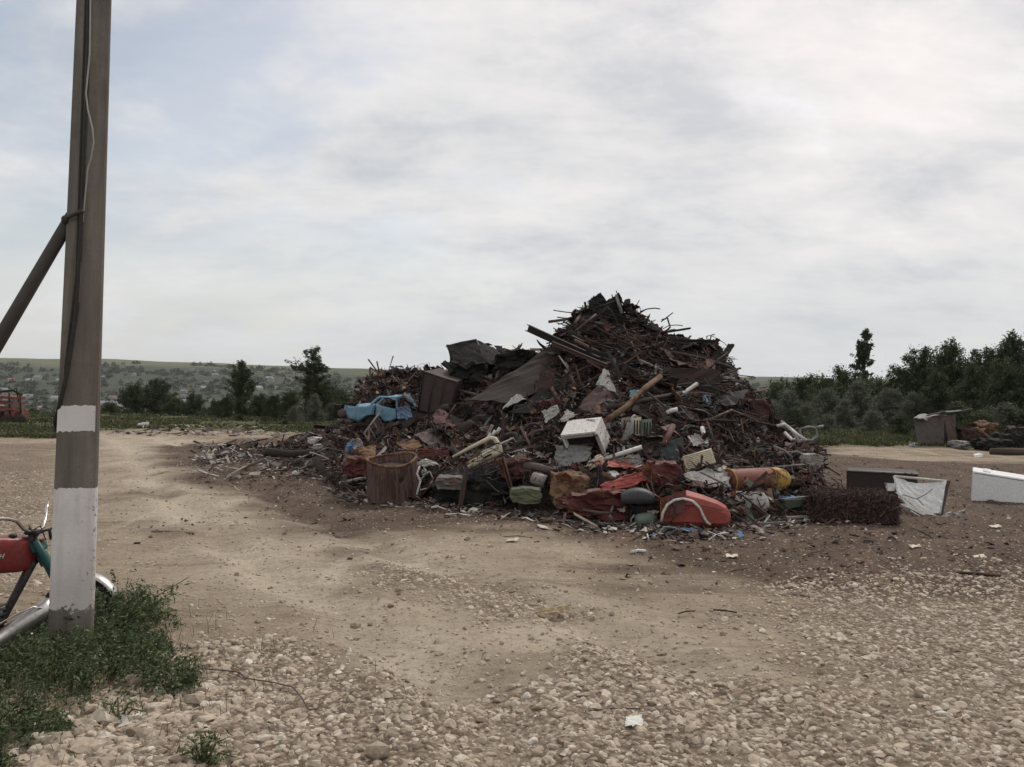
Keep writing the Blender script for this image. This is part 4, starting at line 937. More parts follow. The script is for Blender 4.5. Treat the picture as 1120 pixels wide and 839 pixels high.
# weeds round the pole foot
def build_weeds():
    poly = gpoly([(-160, 690), (20, 672), (60, 664), (100, 650), (140, 650), (185, 672), (165, 700), (225, 735), (205, 762), (120, 775), (75, 800), (40, 835), (-120, 870), (-500, 800)])
    m1 = island_mat('weed_leaves', [((0.058, 0.084, 0.032), 4), ((0.105, 0.138, 0.060), 3), ((0.036, 0.052, 0.022), 3), ((0.19, 0.215, 0.12), 1.2), ((0.16, 0.15, 0.085), .35)], .6, 0, .3)
    m2 = island_mat('weed_stems', [((0.12, 0.12, 0.06), 2), ((0.07, 0.09, 0.035), 2)], .8)
    n = 5600; x = rng.uniform(-5.6, -1.6, n); y = rng.uniform(3.6, 7.4, n)
    s = sdf(x, y, poly) + (fbm(x / .35, y / .35, 4, 91) - .5) * .7; k = (s < 0) & (rng.random(n) < (.16 + .3 * smooth(-2.7, -3.2, x)) + .9 * smooth(.38, .56, fbm(x / .26, y / .26, 3, 94))); x, y, s = x[k], y[k], s[k]
    Hh = (rng.uniform(.07, .20, len(x)) * smooth(.12, -.5, s) + .05) * np.interp(y, [4, 5.0, 5.6, 6.3], [.95, .9, .75, 1.5]) * (1 - .6 * smooth(-3.1, -3.35, x) * smooth(4.9, 5.3, y)) * rng.uniform(.5, 1.3, len(x)); ln = rng.normal(0, .35, (len(x), 2))
    blades('weed_stems', x, y, Hh, np.full(len(x), .0028), 'thin stems of the weeds round the foot of the pole', m2)
    nl = 34; t = rng.random((len(x), nl)) ** .7; az = rng.uniform(0, 2 * np.pi, (len(x), nl)); rad = rng.uniform(0, .085, (len(x), nl)) * (1.1 - t * .6)
    C = np.stack([x[:, None] + np.cos(az) * rad + ln[:, :1] * Hh[:, None] * t * .5, y[:, None] + np.sin(az) * rad + ln[:, 1:] * Hh[:, None] * t * .5, terrain(x, y)[:, None] + Hh[:, None] * t * 1.05 + .01], -1).reshape(-1, 3)
    V, Fq = leaf_quads(C, rng.uniform(.006, .021, len(C)), .2, aspect=.38); tag(big_mesh('weeds', V, Fq, m1), 'feathery green weeds growing round the foot of the concrete pole', kind='stuff')
    # tiny white flower heads
    i = rng.choice(len(C), 230); V, Fq = leaf_quads(C[i] + np.array([0, 0, .02]), rng.uniform(.004, .008, 230), 0, aspect=1); tag(big_mesh('weed_flowers', V, Fq, mat('petal', (.55, .55, .45), .7, bump=0, dirt=0)), 'tiny pale flower heads among the weeds', kind='stuff')
    blades('grass_tufts', *(lambda a, b: (a, b))(rng.normal(-3.2, .8, 1500), rng.normal(4.9, .6, 1500)), rng.uniform(.05, .2, 1500), np.full(1500, .002), 'thin grass blades mixed into the weeds')
    # the reaching sprig
    def plant(name, label, px0, py0, tips, nleaf, lsz, cat='plant'):
        o0 = gnd(px0, py0); root = empty(name, o0, label, cat); b = MB(); L = []
        for (tx, ty, dy) in tips:
            e = at(tx, ty, o0.y + dy) - o0; mid = e * .5 + Vector((0, 0, .04)); b.tube([(0, 0, -.01), mid, e], [.007, .005, .0025], 5, cap=False)
            for k in range(nleaf):
                q = k / nleaf * .85 + .15; p = (mid * (q / .5) if q < .5 else mid.lerp(e, (q - .5) / .5)); L.append(p + Vector((rnd.uniform(-.03, .03), rnd.uniform(-.03, .03), rnd.uniform(-.035, .03))))
        b.build('stem', m2, root); V, Fq = leaf_quads(np.array([tuple(p) for p in L]), rng.uniform(.6, 1.3, len(L)) * lsz, .4, aspect=.3); big_mesh('leaves', V, Fq, m1, parent=root)
    plant('weed_sprig', 'long leafy weed sprig reaching over the dirt right of the pole', 120, 695, [(207, 631, .1), (196, 648, 0), (178, 655, -.1), (165, 640, .2), (150, 648, 0), (188, 668, -.15)], 24, .036)
    plant('weed_tuft', 'small dark green weed tuft among the stones at the bottom edge', 222, 838, [(205, 806, 0), (218, 800, .05), (236, 800, 0), (250, 806, .05), (196, 826, 0), (258, 828, -.05), (228, 812, -.08), (240, 836, -.1)], 44, .016)
    plant('weed_tuft', 'little weed tuft growing at the stony edge below the pole weeds', 130, 790, [(112, 768, 0), (128, 762, .05), (150, 766, 0), (160, 778, .0), (104, 790, 0)], 40, .015)
build_weeds()

# ================================================================== THE SCRAP HEAP'S PIECES
m_rust = mat('rust_plain', (0.080, 0.047, 0.036), .85, rust=.5, rustcol=(.095, .045, .030), rand=.45)
m_rustd = mat('rust_dark', (0.030, 0.022, 0.020), .8, rust=.45, rustcol=(.045, .024, .019), rand=.5)
m_steel = mat('steel_dull', (0.10, 0.095, 0.09), .6, .4, rust=.55, rand=.4)
m_maroon = mat('old_maroon_paint', (0.080, 0.030, 0.027), .75, rust=.4, rand=.25)
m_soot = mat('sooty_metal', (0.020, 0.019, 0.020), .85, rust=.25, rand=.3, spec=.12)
m_enamel = mat('white_enamel', (0.60, 0.58, 0.54), .5, rust=.22, dirt=.55, rand=.12)
m_grey = mat('grey_panel', (0.27, 0.26, 0.245), .65, rust=.32, dirt=.6, rand=.3)
m_cream = mat('cream_paint', (0.56, 0.49, 0.37), .5, rust=.15, dirt=.4)
m_blue = mat('light_blue_car_paint', (0.15, 0.29, 0.39), .5, rust=.18, dirt=.5, var=.25)
m_redp = mat('faded_red_paint', (0.36, 0.078, 0.062), .6, rust=.25, dirt=.55, var=.4)
m_redd = mat('dark_red_paint', (0.105, 0.024, 0.024), .65, rust=.42, dirt=.5)
m_orange = mat('orange_primer', (0.22, 0.065, 0.036), .8, rust=.4, dirt=.5)
m_rub = mat('rubber', (.025, .022, .02), .9)
m_tanb = mat('tan_rust', (0.19, 0.115, 0.065), .9, rust=.5, dirt=.5)
m_green = mat('grey_green_paint', (0.15, 0.20, 0.16), .6, rust=.15, dirt=.4)
m_lime = mat('pale_green_plastic', (0.11, 0.13, 0.075), .85, dirt=.7, rust=.15)
m_yel = mat('yellow_paint', (0.40, 0.25, 0.04), .6, rust=.4, dirt=.35)
m_cloth = mat('dirty_white_cloth', (0.42, 0.40, 0.37), .95, var=.3, dirt=.6, rust=0)
m_bluec = mat('blue_plastic', (0.10, 0.22, 0.42), .5, dirt=.3)
m_cyan = mat('pale_cyan', (0.30, 0.50, 0.58), .5, dirt=.3)
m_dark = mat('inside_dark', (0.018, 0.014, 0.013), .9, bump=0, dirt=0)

HERO = []
def D(px, py, off=-0.25):
    h = hit(px, py); return (h if h else 17.5) + off
def PX(px, py, Y): return at(px, py, Y)
def reg(pts, pad=0):
    xs = [p[0] for p in pts]; ys = [p[1] for p in pts]; HERO.append((min(xs) - pad, min(ys) - pad, max(xs) + pad, max(ys) + pad))
def fin(b, name, m, label, cat, group=None):
    c = b.centre(); o = b.build(name, m, origin=c); return tag(o, label, cat, group)
def sheet(name, label, cat, pts, m, Y=None, dys=(0, 0, 0, 0), crumple=.04, n=7, seed=0, th=.008, bend=0., ragged=0.02, group=None, off=-.25, hero=True):
    if Y is None:
        c = np.mean(np.array(pts, float), 0); Y = D(c[0], c[1], off)
    if hero: reg(pts)
    b = MB(); b.quad([at(p[0], p[1], Y + d) for p, d in zip(pts, dys)], crumple, n, th, seed, bend=bend, ragged=ragged)
    return fin(b, name, m, label, cat, group)
def pipe(name, label, cat, pts, r, m, Y=None, off=-.3, n=8, group=None, dys=None, hero=False):
    if Y is None: Y = D(pts[0][0], pts[0][1], off)
    b = MB(); dys = dys or [0] * len(pts)
    b.tube([at(p[0], p[1], Y + d) for p, d in zip(pts, dys)], r, n)
    if hero: reg(pts)
    return fin(b, name, m, label, cat, group)
def paral(b, O, A, B_, C_, mi=0, th=None):
    """box from a corner and three edges"""
    vs = [O, O + A, O + A + B_, O + B_, O + C_, O + A + C_, O + A + B_ + C_, O + B_ + C_]
    b.add(vs, [(0, 3, 2, 1), (4, 5, 6, 7), (0, 1, 5, 4), (1, 2, 6, 5), (2, 3, 7, 6), (3, 0, 4, 7)], mi)

# ---------- upper left: burnt bonnet sheets and big rusty plates
def tent():
    Y = 18.2; o = at(520, 400, Y); root = empty('crumpled_sheet', o, 'large black sheet metal body folded like a tent, highest on the left shoulder', 'metal sheet'); P = lambda x, y, d=0.: at(x, y, Y + d) - o
    b = MB()
    for q, (c4, sd) in enumerate([(((489, 379, 0), (521, 372, .2), (531, 397, -.5), (497, 401, -.4)), 1), (((521, 372, .2), (549, 383, .3), (560, 401, -.2), (531, 397, -.5)), 2), (((489, 378, 0), (493, 380, .4), (502, 402, .6), (494, 398, -.1)), 3), (((541, 378, .4), (566, 386, .5), (570, 398, .1), (548, 402, 0)), 4), (((489, 379, 0), (521, 372, .2), (540, 378, 1.1), (505, 382, 1.2)), 5)]):
        b.quad([P(*p) for p in c4], .035, 6, .012, sd + 30, ragged=.02)
    b.build('folds', m_soot, root); b = MB(); b.tube([P(488, 379, -.02), P(505, 374.5, .05), P(521, 371.5, .18)], .022, 5); b.tube([P(521, 371.5, .18), P(531, 397, -.52)], .018, 5); b.build('edge_strip', m_steel, root)
tent()
def lump(name, label, cat, px0, py0, px1, py1, m, seed=0, depth=.7, off=-.3, jag=.16, Y=None, sub=2):
    """a crushed hollow-looking body"""
    cx, cy = (px0 + px1) / 2, (py0 + py1) / 2; Y = Y or D(cx, cy, off); c = at(cx, cy, Y); w_ = (px1 - px0) / F * Y / 2; h_ = (py1 - py0) / F * Y / 2
    import bmesh
    from mathutils import noise as mn
    bm = bmesh.new(); bmesh.ops.create_cube(bm, size=2.0); bmesh.ops.subdivide_edges(bm, edges=bm.edges[:], cuts=9, use_grid_fill=True)
    for v in bm.verts:
        p = v.co.copy(); k = 1 - .12 * (max(abs(p.x), 0) * max(abs(p.z), 0)); q = Vector((p.x * w_ * k, p.y * depth / 2, p.z * h_ * k))
        nz = mn.noise_vector(p * 1.3 + Vector((seed * 7.3, seed, 0))) + mn.noise_vector(p * 3.1 + Vector((seed * 3.3, 0, seed))) * .5 + mn.noise_vector(p * 7.0 + Vector((seed, 5, 0))) * .22
        rd = abs(mn.noise(p * 2.1 + Vector((0, seed * 2.1, 3)))); nz = nz - p * (.28 - rd) * .9
        v.co = q + Vector((nz.x * w_, nz.y * depth * .5, nz.z * h_)) * jag * 2
    bm.verts.ensure_lookup_table(); b = MB(); b.add([v.co + c for v in bm.verts], [[v.index for v in f.verts] for f in bm.faces]); bm.free(); reg([(px0, py0), (px1, py1)], -4)
    return fin(b, name, m, label, cat)
lump('burnt_car_shell', 'burnt black crushed car shell under the folded sheets on the left shoulder', 'car wreck', 492, 397, 535, 424, m_soot, 2, 1.2, Y=17.9)
lump('burnt_wreck', 'black crushed body piece between the tent like sheet and the largest rusty plate', 'car wreck', 545, 384, 588, 412, m_soot, 19, 1.0, Y=17.6)
sheet('bent_strip', 'torn grey sheet strip beside the burnt car shell', 'metal sheet', [(530, 412), (548, 404), (544, 418), (536, 424)], m_steel, 17.3, crumple=.06, seed=9)
def cabinet(name, label, cat, fr, depth, m, Y, ribs=True):
    A, B_, C_, D_ = [at(x, y, Y) for x, y in fr]; b = MB(); reg(fr); dv = Vector((depth[0], depth[1], depth[2]))
    root = empty(name, (A + B_ + C_ + D_) / 4, label, cat); o = root.location
    P = [p - o for p in (A, B_, C_, D_)]; b.quad(P, .02, 6, .02, 3); b.quad([P[0], P[0] + dv, P[3] + dv, P[3]][::-1], .02, 4, .02, 4); b.quad([P[0], P[1], P[1] + dv, P[0] + dv][::-1], .02, 4, .02, 5); b.quad([P[1], P[2], P[2] + dv, P[1] + dv][::-1], .02, 4, .02, 6); b.quad([p + dv for p in P], .02, 4, .02, 7)
    b.build('shell', m, root)
    b = MB()
    for u in (.33, .66):
        b.tube([P[0].lerp(P[1], u) + Vector((0, -.03, 0)), P[3].lerp(P[2], u) + Vector((0, -.03, 0))], .012, 6)
    b.tube([P[0] + Vector((0, -.02, 0)), P[1] + Vector((0, -.02, 0)), P[2] + Vector((0, -.02, 0)), P[3] + Vector((0, -.02, 0))], .018, 6, closed=True)
    b.build('ribs', m_rustd, root)
    return root
cabinet('steel_cabinet', 'dark red rusty steel cabinet standing upright right of the blue car wreck', 'cabinet', [(463, 407), (499, 418), (492, 452), (457, 450)], (.25, .8, .1), m_maroon, 16.9)
sheet('big_plate', 'largest rusty brown plate sloping up to the right below the protruding beam', 'metal plate', [(512, 436), (600, 377), (658, 391), (560, 441)], m_rustd, 15.4, (.2, 1.6, 1.6, -.3), .06, 9, 11, .02)
sheet('big_plate', 'black sheet standing in for the shade under the largest rusty plate', 'metal plate', [(556, 452), (606, 418), (668, 396), (648, 448)], m_soot, 15.0, (.1, .7, 1.2, 0), .05, 8, 12, .02)  # black sheet put in as the deep shade of the hollow below the plate
sheet('big_plate', 'maroon patch plate leaning across the lower edge of the largest rusty plate', 'metal plate', [(590, 408), (608, 402), (604, 422), (588, 428)], m_maroon, 14.8, crumple=.03, seed=13)
sheet('big_plate', 'rounded brown plate below the tall white shard', 'metal plate', [(632, 446), (655, 420), (690, 432), (664, 456)], m_maroon, 14.2, (0, .4, .4, -.1), .05, 7, 14, .015)
def beam(name, label, p0, p1, Y0, Y1, w_, h_, m, group=None, cat='steel beam'):
    a, c = at(*p0, Y0), at(*p1, Y1); d = (c - a).normalized(); s = d.cross(Vector((0, 0, 1))).normalized(); u = s.cross(d); b = MB(); t = .012
    L = c - a
    paral(b, a, L, s * t, u * h_); paral(b, a + s * t, L, s * w_, u * t); paral(b, a + s * t + u * (h_ - t), L, s * w_, u * t)
    return fin(b, name, m, label, cat, group)
beam('steel_beam', 'dark channel beam poking out to the upper left over the largest rusty plate', (577, 362), (655, 398), 16.9, 15.6, .07, .14, m_rustd)
beam('steel_beam', 'lighter thin beam lying just right of the protruding dark beam', (604, 377), (664, 402), 15.9, 15.2, .05, .07, m_rust)
sheet('white_shard', 'white pointed shard on the black sheet, the left one of the upper white shards', 'shard', [(549, 447), (564, 431), (576, 436), (562, 442)], m_enamel, 14.6, crumple=.01, seed=1)
sheet('white_shard', 'tall narrow white triangle shard pointing up in the middle of the heap', 'shard', [(652, 420), (661, 403), (665, 405), (673, 428)], m_enamel, 14.0, crumple=.01, seed=2)
sheet('white_shard', 'torn white sheet with dark cracks above the tipped white cabinet', 'shard', [(593, 450), (609, 443), (612, 450), (597, 462)], m_enamel, 13.7, crumple=.05, seed=3)
sheet('white_shard', 'curved white scrap piece between the cracked white sheet and the tipped cabinet', 'shard', [(613, 461), (620, 447), (632, 454), (618, 460)], m_enamel, 13.7, crumple=.05, seed=4)
sheet('blue_scrap', 'small light blue plate high on the right of the rounded brown plate', 'scrap piece', [(690, 427), (701, 426), (703, 433), (689, 434)], m_cyan, crumple=.01, seed=5, off=-.45)
sheet('cyan_scrap', 'pale cyan triangular plate on the right flank of the heap', 'scrap piece', [(768, 434), (772, 433), (780, 447), (771, 443)], m_cyan, crumple=.01, seed=6, off=-.5)
sheet('pink_scrap', 'faded pink sheet on the right shoulder of the heap', 'scrap piece', [(772, 392), (782, 396), (780, 412), (771, 408)], mat('faded_pink', (.34, .20, .20), .7, dirt=.4), crumple=.05, seed=7, off=-.5)
lump('maroon_box', 'dented maroon box at the right edge of the heap above the white tube frame', 'box', 817, 436, 837, 460, m_maroon, 5, .5, jag=.07)
# peak
sheet('peak_plate', 'dark jagged plate forming the left point of the summit', 'metal plate', [(643, 330), (656, 321), (668, 336), (646, 345)], m_soot, 17.3, crumple=.08, seed=21)
sheet('peak_plate', 'folded dark plate forming the highest point of the summit', 'metal plate', [(664, 330), (677, 320), (684, 345), (668, 350)], m_soot, 17.2, crumple=.08, seed=22)
sheet('peak_plate', 'reddish small plate just right of the highest point', 'metal plate', [(683, 328), (688, 326), (692, 340), (682, 338)], m_maroon, 17.2, crumple=.04, seed=23)
pipe('grey_strip', 'pale grey flat bar hanging down from the highest point of the heap', 'steel bar', [(674, 322), (680, 343)], .035, m_grey, 17.0)
pipe('curly_wire', 'thin curved wire sticking out right of the summit', 'wire', [(700, 341), (708, 338), (716, 337), (722, 338)], .013, m_rustd, 17.4)
pipe('curly_wire', 'hooked wire loop standing up from the right slope below the summit', 'wire', [(724, 366), (733, 358), (730, 348), (724, 350)], .02, m_rustd, 17.3)
pipe('curly_wire', 'straight wire whisker pointing up to the right on the right slope', 'wire', [(723, 352), (736, 342)], .012, m_rustd, 17.4)

# ---------- hero bars across the upper heap
BARS = [([(628, 372), (680, 398), (745, 418)], .035, m_rust, 'long brown bar sloping down to the right below the summit'), ([(655, 390), (712, 412), (762, 436)], .03, m_rustd, 'dark straight bar running parallel below the long brown bar'),
        ([(690, 374), (705, 408), (720, 432)], .03, m_tanb, 'yellowish bent bar hanging steeply in the upper middle'), ([(700, 394), (737, 411)], .025, m_grey, 'short pale bar sloping right on the upper middle of the heap'),
        ([(660, 462), (686, 444), (706, 424), (722, 412)], .05, m_tanb, 'thick brown curved pipe rising to the right of the tipped cabinet'), ([(718, 436), (742, 434), (762, 420)], .04, m_grey, 'light grey pipe curving up to the right in the middle of the heap'),
        ([(664, 446), (710, 437), (745, 430)], .04, m_rust, 'rusty level pipe behind the tipped white cabinet'), ([(622, 412), (640, 402), (655, 399), (668, 397)], .03, m_rustd, 'thin dark bar lying across the black sheet'),
        ([(624, 412), (636, 436)], .035, m_rustd, 'short dark bar standing on the black sheet'), ([(601, 420), (610, 436), (620, 448)], .04, m_tanb, 'brown bent bar leaning beside the cracked white sheet'),
        ([(556, 424), (600, 410), (650, 396)], .02, m_steel, 'thin grey rod along the largest rusty plate'), ([(572, 395), (575, 412)], .015, m_rustd, 'small upright rod on the largest rusty plate'),
        ([(502, 427), (530, 434), (552, 438)], .03, m_steel, 'grey pipe lying level left of the largest rusty plate'), ([(493, 425), (489, 452), (478, 468)], .035, m_rust, 'rusty pipe hanging beside the dark red cabinet'),
        ([(530, 466), (539, 455)], .03, m_grey, 'short pale stick left of the white shards'), ([(455, 462), (475, 460), (493, 452)], .045, m_rust, 'rusty pipe curving out from under the dark red cabinet'),
        ([(770, 462), (800, 449), (818, 456)], .03, m_steel, 'grey bar on the lower right flank'), ([(735, 385), (770, 392), (800, 402)], .03, m_rustd, 'dark bar lying level along the right shoulder'),
        ([(600, 352), (630, 348), (660, 355)], .03, m_steel, 'grey rod on the left slope just below the summit'), ([(630, 362), (645, 350), (652, 344)], .03, m_steel, 'grey short rod rising to the summit'),
        ([(806, 447), (825, 462)], .03, m_grey, 'pale stick beside the maroon box'), ([(768, 468), (774, 488)], .04, m_enamel, 'slim white strip standing above the ribbed cream panel'),
        ([(685, 463), (694, 455), (700, 459)], .03, m_grey, 'pale hooked pipe above the ribbed panels'), ([(726, 486), (736, 466)], .05, m_rust, 'rusty post leaning right of the ribbed panels')]
for pts, r, m, lb in BARS: pipe('scrap_bar', lb, 'steel bar', pts, r, m, dys=[-.1] + [(D(p[0], p[1], -.25) - D(pts[0][0], pts[0][1], -.25)) * .6 for p in pts[1:]], off=-.4)

# ---------- blue car wreck
def blue_car():
    Y = D(412, 468, -.55); fx = lambda x, y, d=0.: at(x, y, Y + d)
    reg([(366, 424), (458, 466)]); o = fx(412, 462); root = empty('car_wreck', o, 'crushed light blue car front with its door, lying on the left end of the heap', 'car wreck')
    P = lambda x, y, d=0.: fx(x, y, d) - o
    def slab(outl, d0, th, m, name, bulge=.05, par=None):
        b = MB(); n = len(outl); c = (sum(p[0] for p in outl) / n, sum(p[1] for p in outl) / n)
        R0 = [P(x, y, d0) for x, y in outl]; R1 = [P(c[0] + (x - c[0]) * .86, c[1] + (y - c[1]) * .82, d0 - bulge) for x, y in outl]; R2 = [P(x, y, d0 + th) for x, y in outl]
        vs = R0 + R1 + R2; fs = [(i, (i + 1) % n, n + (i + 1) % n, n + i) for i in range(n)] + [(2 * n + i, 2 * n + (i + 1) % n, (i + 1) % n, i) for i in range(n)] + [tuple(n + i for i in range(n)), tuple(2 * n + i for i in range(n - 1, -1, -1))]
        o_ = b.add(vs, fs).build(name, m, par or root); return o_
    slab([(377, 445), (392, 444.5), (410, 443.5), (410, 453), (403, 455), (397, 459), (392, 461), (381, 457), (376, 451)], 0, .25, m_blue, 'fender')
    slab([(411.5, 443.5), (419, 445.5), (433, 446.5), (434, 459), (428, 461.5), (421, 461), (417, 455), (412, 453.5)], -.02, .10, m_blue, 'door')
    b = MB(); b.tube([P(406, 443), P(413, 437), P(420, 435), P(433, 433.5), P(446, 434.5), P(455, 443)], .028, 7); b.tube([P(433, 434), P(433.5, 447)], .025, 7); b.tube([P(414, 444), P(420, 436)], .02, 6)
    b.tube([P(408, 443, 1.3), P(420, 435, 1.3), P(446, 434, 1.3), P(453, 442, 1.3)], .028, 7); b.tube([P(446, 434.5, 0), P(446, 434, 1.3)], .025, 6); b.tube([P(420, 435, 0), P(420, 435, 1.3)], .025, 6); b.build('window_frame', m_blue, root)
    b = MB(); b.quad([P(377, 446, 0), P(408, 443.5, 0), P(409, 442.5, 1.3), P(379, 445, 1.3)], .03, 6, .01, 3); b.quad([P(420, 435, 0), P(446, 434, 0), P(446, 433, 1.3), P(420, 434, 1.3)], .05, 6, .01, 8); b.build('bonnet', m_blue, root)
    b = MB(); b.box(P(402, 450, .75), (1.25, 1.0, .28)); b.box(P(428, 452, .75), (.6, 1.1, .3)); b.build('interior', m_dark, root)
    b = MB(); b.quad([P(434, 446), P(448, 443), P(452, 456), P(436, 458)], .12, 6, .01, 5); b.quad([P(440, 452, -.1), P(455, 449, .1), P(457, 460, .1), P(446, 464, -.1)], .12, 6, .01, 6); b.build('crumpled_quarter', mat('dusty_blue_paint', (.17, .24, .36), .5, rust=.25, dirt=.3), root)
    b = MB(); b.lathe([(.10, -.08), (.25, -.09), (.27, -.03), (.27, .06), (.1, .08)], 20, axis=(0, 1, 0), org=P(413, 462, .12)); b.build('wheel', m_rub, root)
    b = MB(); b.tube([P(371, 448), P(376, 441), P(388, 442), P(392, 440)], .03, 6); b.tube([P(370, 450, 0), P(370, 450, 1.2)], .03, 6); b.build('front_trim', m_soot, root)
    b = MB(); b.tube([P(441, 431, -.1), P(444, 434, -.1), P(451, 441, -.15)], [.05, .03, .03], 8); b.build('bent_arm', m_grey, root)
    b = MB(); b.lathe([(.02, -.03), (.09, -.02), (.09, .04)], 14, axis=(0, 1, 0), org=P(374, 452, 0)); b.build('headlight_socket', m_steel, root)
blue_car()
def batter(names, amp, cuts):
    import bmesh
    from mathutils import noise as mn
    for o in [q for q in COL.objects if q.parent and q.parent.name.startswith('car_wreck') and q.name.split('.')[0] in names]:
        bm = bmesh.new(); bm.from_mesh(o.data); bmesh.ops.triangulate(bm, faces=bm.faces[:]); bmesh.ops.subdivide_edges(bm, edges=bm.edges[:], cuts=cuts, use_grid_fill=True)
        for v in bm.verts: v.co += (mn.noise_vector(v.co * 2.6) * amp + mn.noise_vector(v.co * 8) * amp * .35)
        for f in bm.faces: f.smooth = False
        bm.to_mesh(o.data); bm.free(); o.data.update()
batter(('fender', 'door'), .055, 3); batter(('window_frame', 'bonnet'), .07, 1)

# ---------- tipped white cabinet
def white_cabinet():
    Y = D(648, 494, -.45); reg([(611, 453), (671, 499)]); O = at(651, 472, Y); A = at(613, 476, Y + .05) - O; B_ = at(658, 456, Y + .45) - O; C_ = at(661, 496, Y + .12) - O
    root = empty('appliance_cabinet', O, 'tipped white appliance cabinet with its open side down in the middle of the heap', 'cabinet'); z = Vector()
    b = MB(); th = .03
    au, bu, cu = A.normalized(), B_.normalized(), C_.normalized()
    paral(b, z, A, B_, cu * th); paral(b, z - au * 0 + cu * (th + .002), B_, C_ - cu * th, au * th); 
    paral(b, A + cu * (th + .002), B_, C_ * .5, -au * th); paral(b, B_ + cu * (th + .002) + au * (th + .002), A - au * .066, C_ * .7, -bu * th); b.build('shell', m_enamel, root)
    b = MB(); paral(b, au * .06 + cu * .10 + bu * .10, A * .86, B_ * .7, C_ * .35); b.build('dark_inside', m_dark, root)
    b = MB(); paral(b, cu * .05 - au * .02 + bu * -.01, C_ * .9, bu * .03, au * .05); paral(b, cu * .04 + au * .05 - bu * .012, A * .9, cu * .03, bu * .02); b.build('door_frame', m_grey, root)
    b = MB()
    for u, v in ((.35, .3), (.6, .25), (.3, .65), (.65, .7)): b.lathe([(.012, 0), (.012, .006)], 8, axis=-au, org=B_ * u + C_ * v - au * .001)
    b.build('screw', m_soot, root)
white_cabinet()
sheet('crumpled_casing', 'crumpled grey white panel just below the tipped white cabinet', 'panel', [(605, 489), (647, 484), (641, 503), (604, 514)], m_grey, D(622, 512, -.3), (0, .3, 0, -.1), .09, 8, 31, .012)
sheet('folded_casing', 'pale green folded sheet wedged under the tipped white cabinet', 'panel', [(618, 486), (624, 478), (646, 486), (622, 490)], m_green, 12.9, crumple=.03, seed=32)
# cream door frame
def cream_door():
    Y = 12.7; reg([(494, 477), (550, 513)]); o = at(525, 497, Y); root = empty('door_wreck', o, 'cream car door with empty window frame, lying tilted right of the barrel', 'car door'); P = lambda x, y, d=0.: at(x, y, Y + d) - o
    b = MB(); b.tube([P(495, 500), P(516, 489), P(536, 479), P(541, 480), P(546, 488), P(548, 493), P(536, 499), P(520, 507), P(512, 511)], [.02, .03, .036, .04, .045, .05, .05, .05, .03], 8); b.build('window_frame', m_cream, root)
    b = MB(); b.quad([P(513, 506, -.03), P(544, 489, -.03), P(550, 495, .05), P(519, 514, .05)], .015, 6, .04, 4); b.build('door_panel', m_cream, root)
    b = MB(); b.box(P(533, 499, -.1), (.16, .02, .03), Matrix.Rotation(R(-28), 3, 'Y'), bev=.008); b.build('handle', m_soot, root)
    b = MB(); b.quad([P(509, 506), P(520, 497), P(526, 502), P(514, 510)], .03, 4, .01, 6); b.build('inner_trim', m_tanb, root)
cream_door()
lump('rusty_sack', 'tan crumpled rusty drum crushed flat left of the red wreckage at the front', 'crushed drum', 604, 517, 645, 555, m_tanb, 7, .5, Y=11.65, jag=.14)
lump('crushed_body', 'dark red crushed car body lying low behind the two thin legs', 'car wreck', 618, 536, 690, 564, m_redd, 8, .7, Y=11.3, jag=.16)
sheet('red_fender', 'bright red torn fender lying above the dark leather seat', 'fender', [(656, 528), (700, 517), (708, 524), (663, 541)], m_redp, 11.1, (0, .2, .1, -.1), .07, 8, 41, .012)
sheet('red_fender', 'long orange red bent fender strip right of the crumpled grey white panel', 'fender', [(645, 506), (676, 503), (705, 514), (660, 512)], m_redp, 11.9, (0, .2, 0, -.1), .05, 8, 42, .012)
sheet('folded_sheet', 'pale folded sheet piece under the crumpled panel with an orange stain', 'panel', [(640, 510), (657, 496), (664, 504), (646, 514)], m_cream, 12.1, crumple=.06, seed=43)
pipe('white_pole', 'white painted pole lying slanted above the orange red fender strip', 'pole', [(658, 504), (680, 496), (702, 489)], .035, m_enamel, 12.2)
sheet('flattened_sheet', 'light grey flattened panel right of the white painted pole', 'panel', [(672, 502), (698, 497), (706, 510), (684, 508)], m_grey, 12.0, crumple=.06, seed=44)
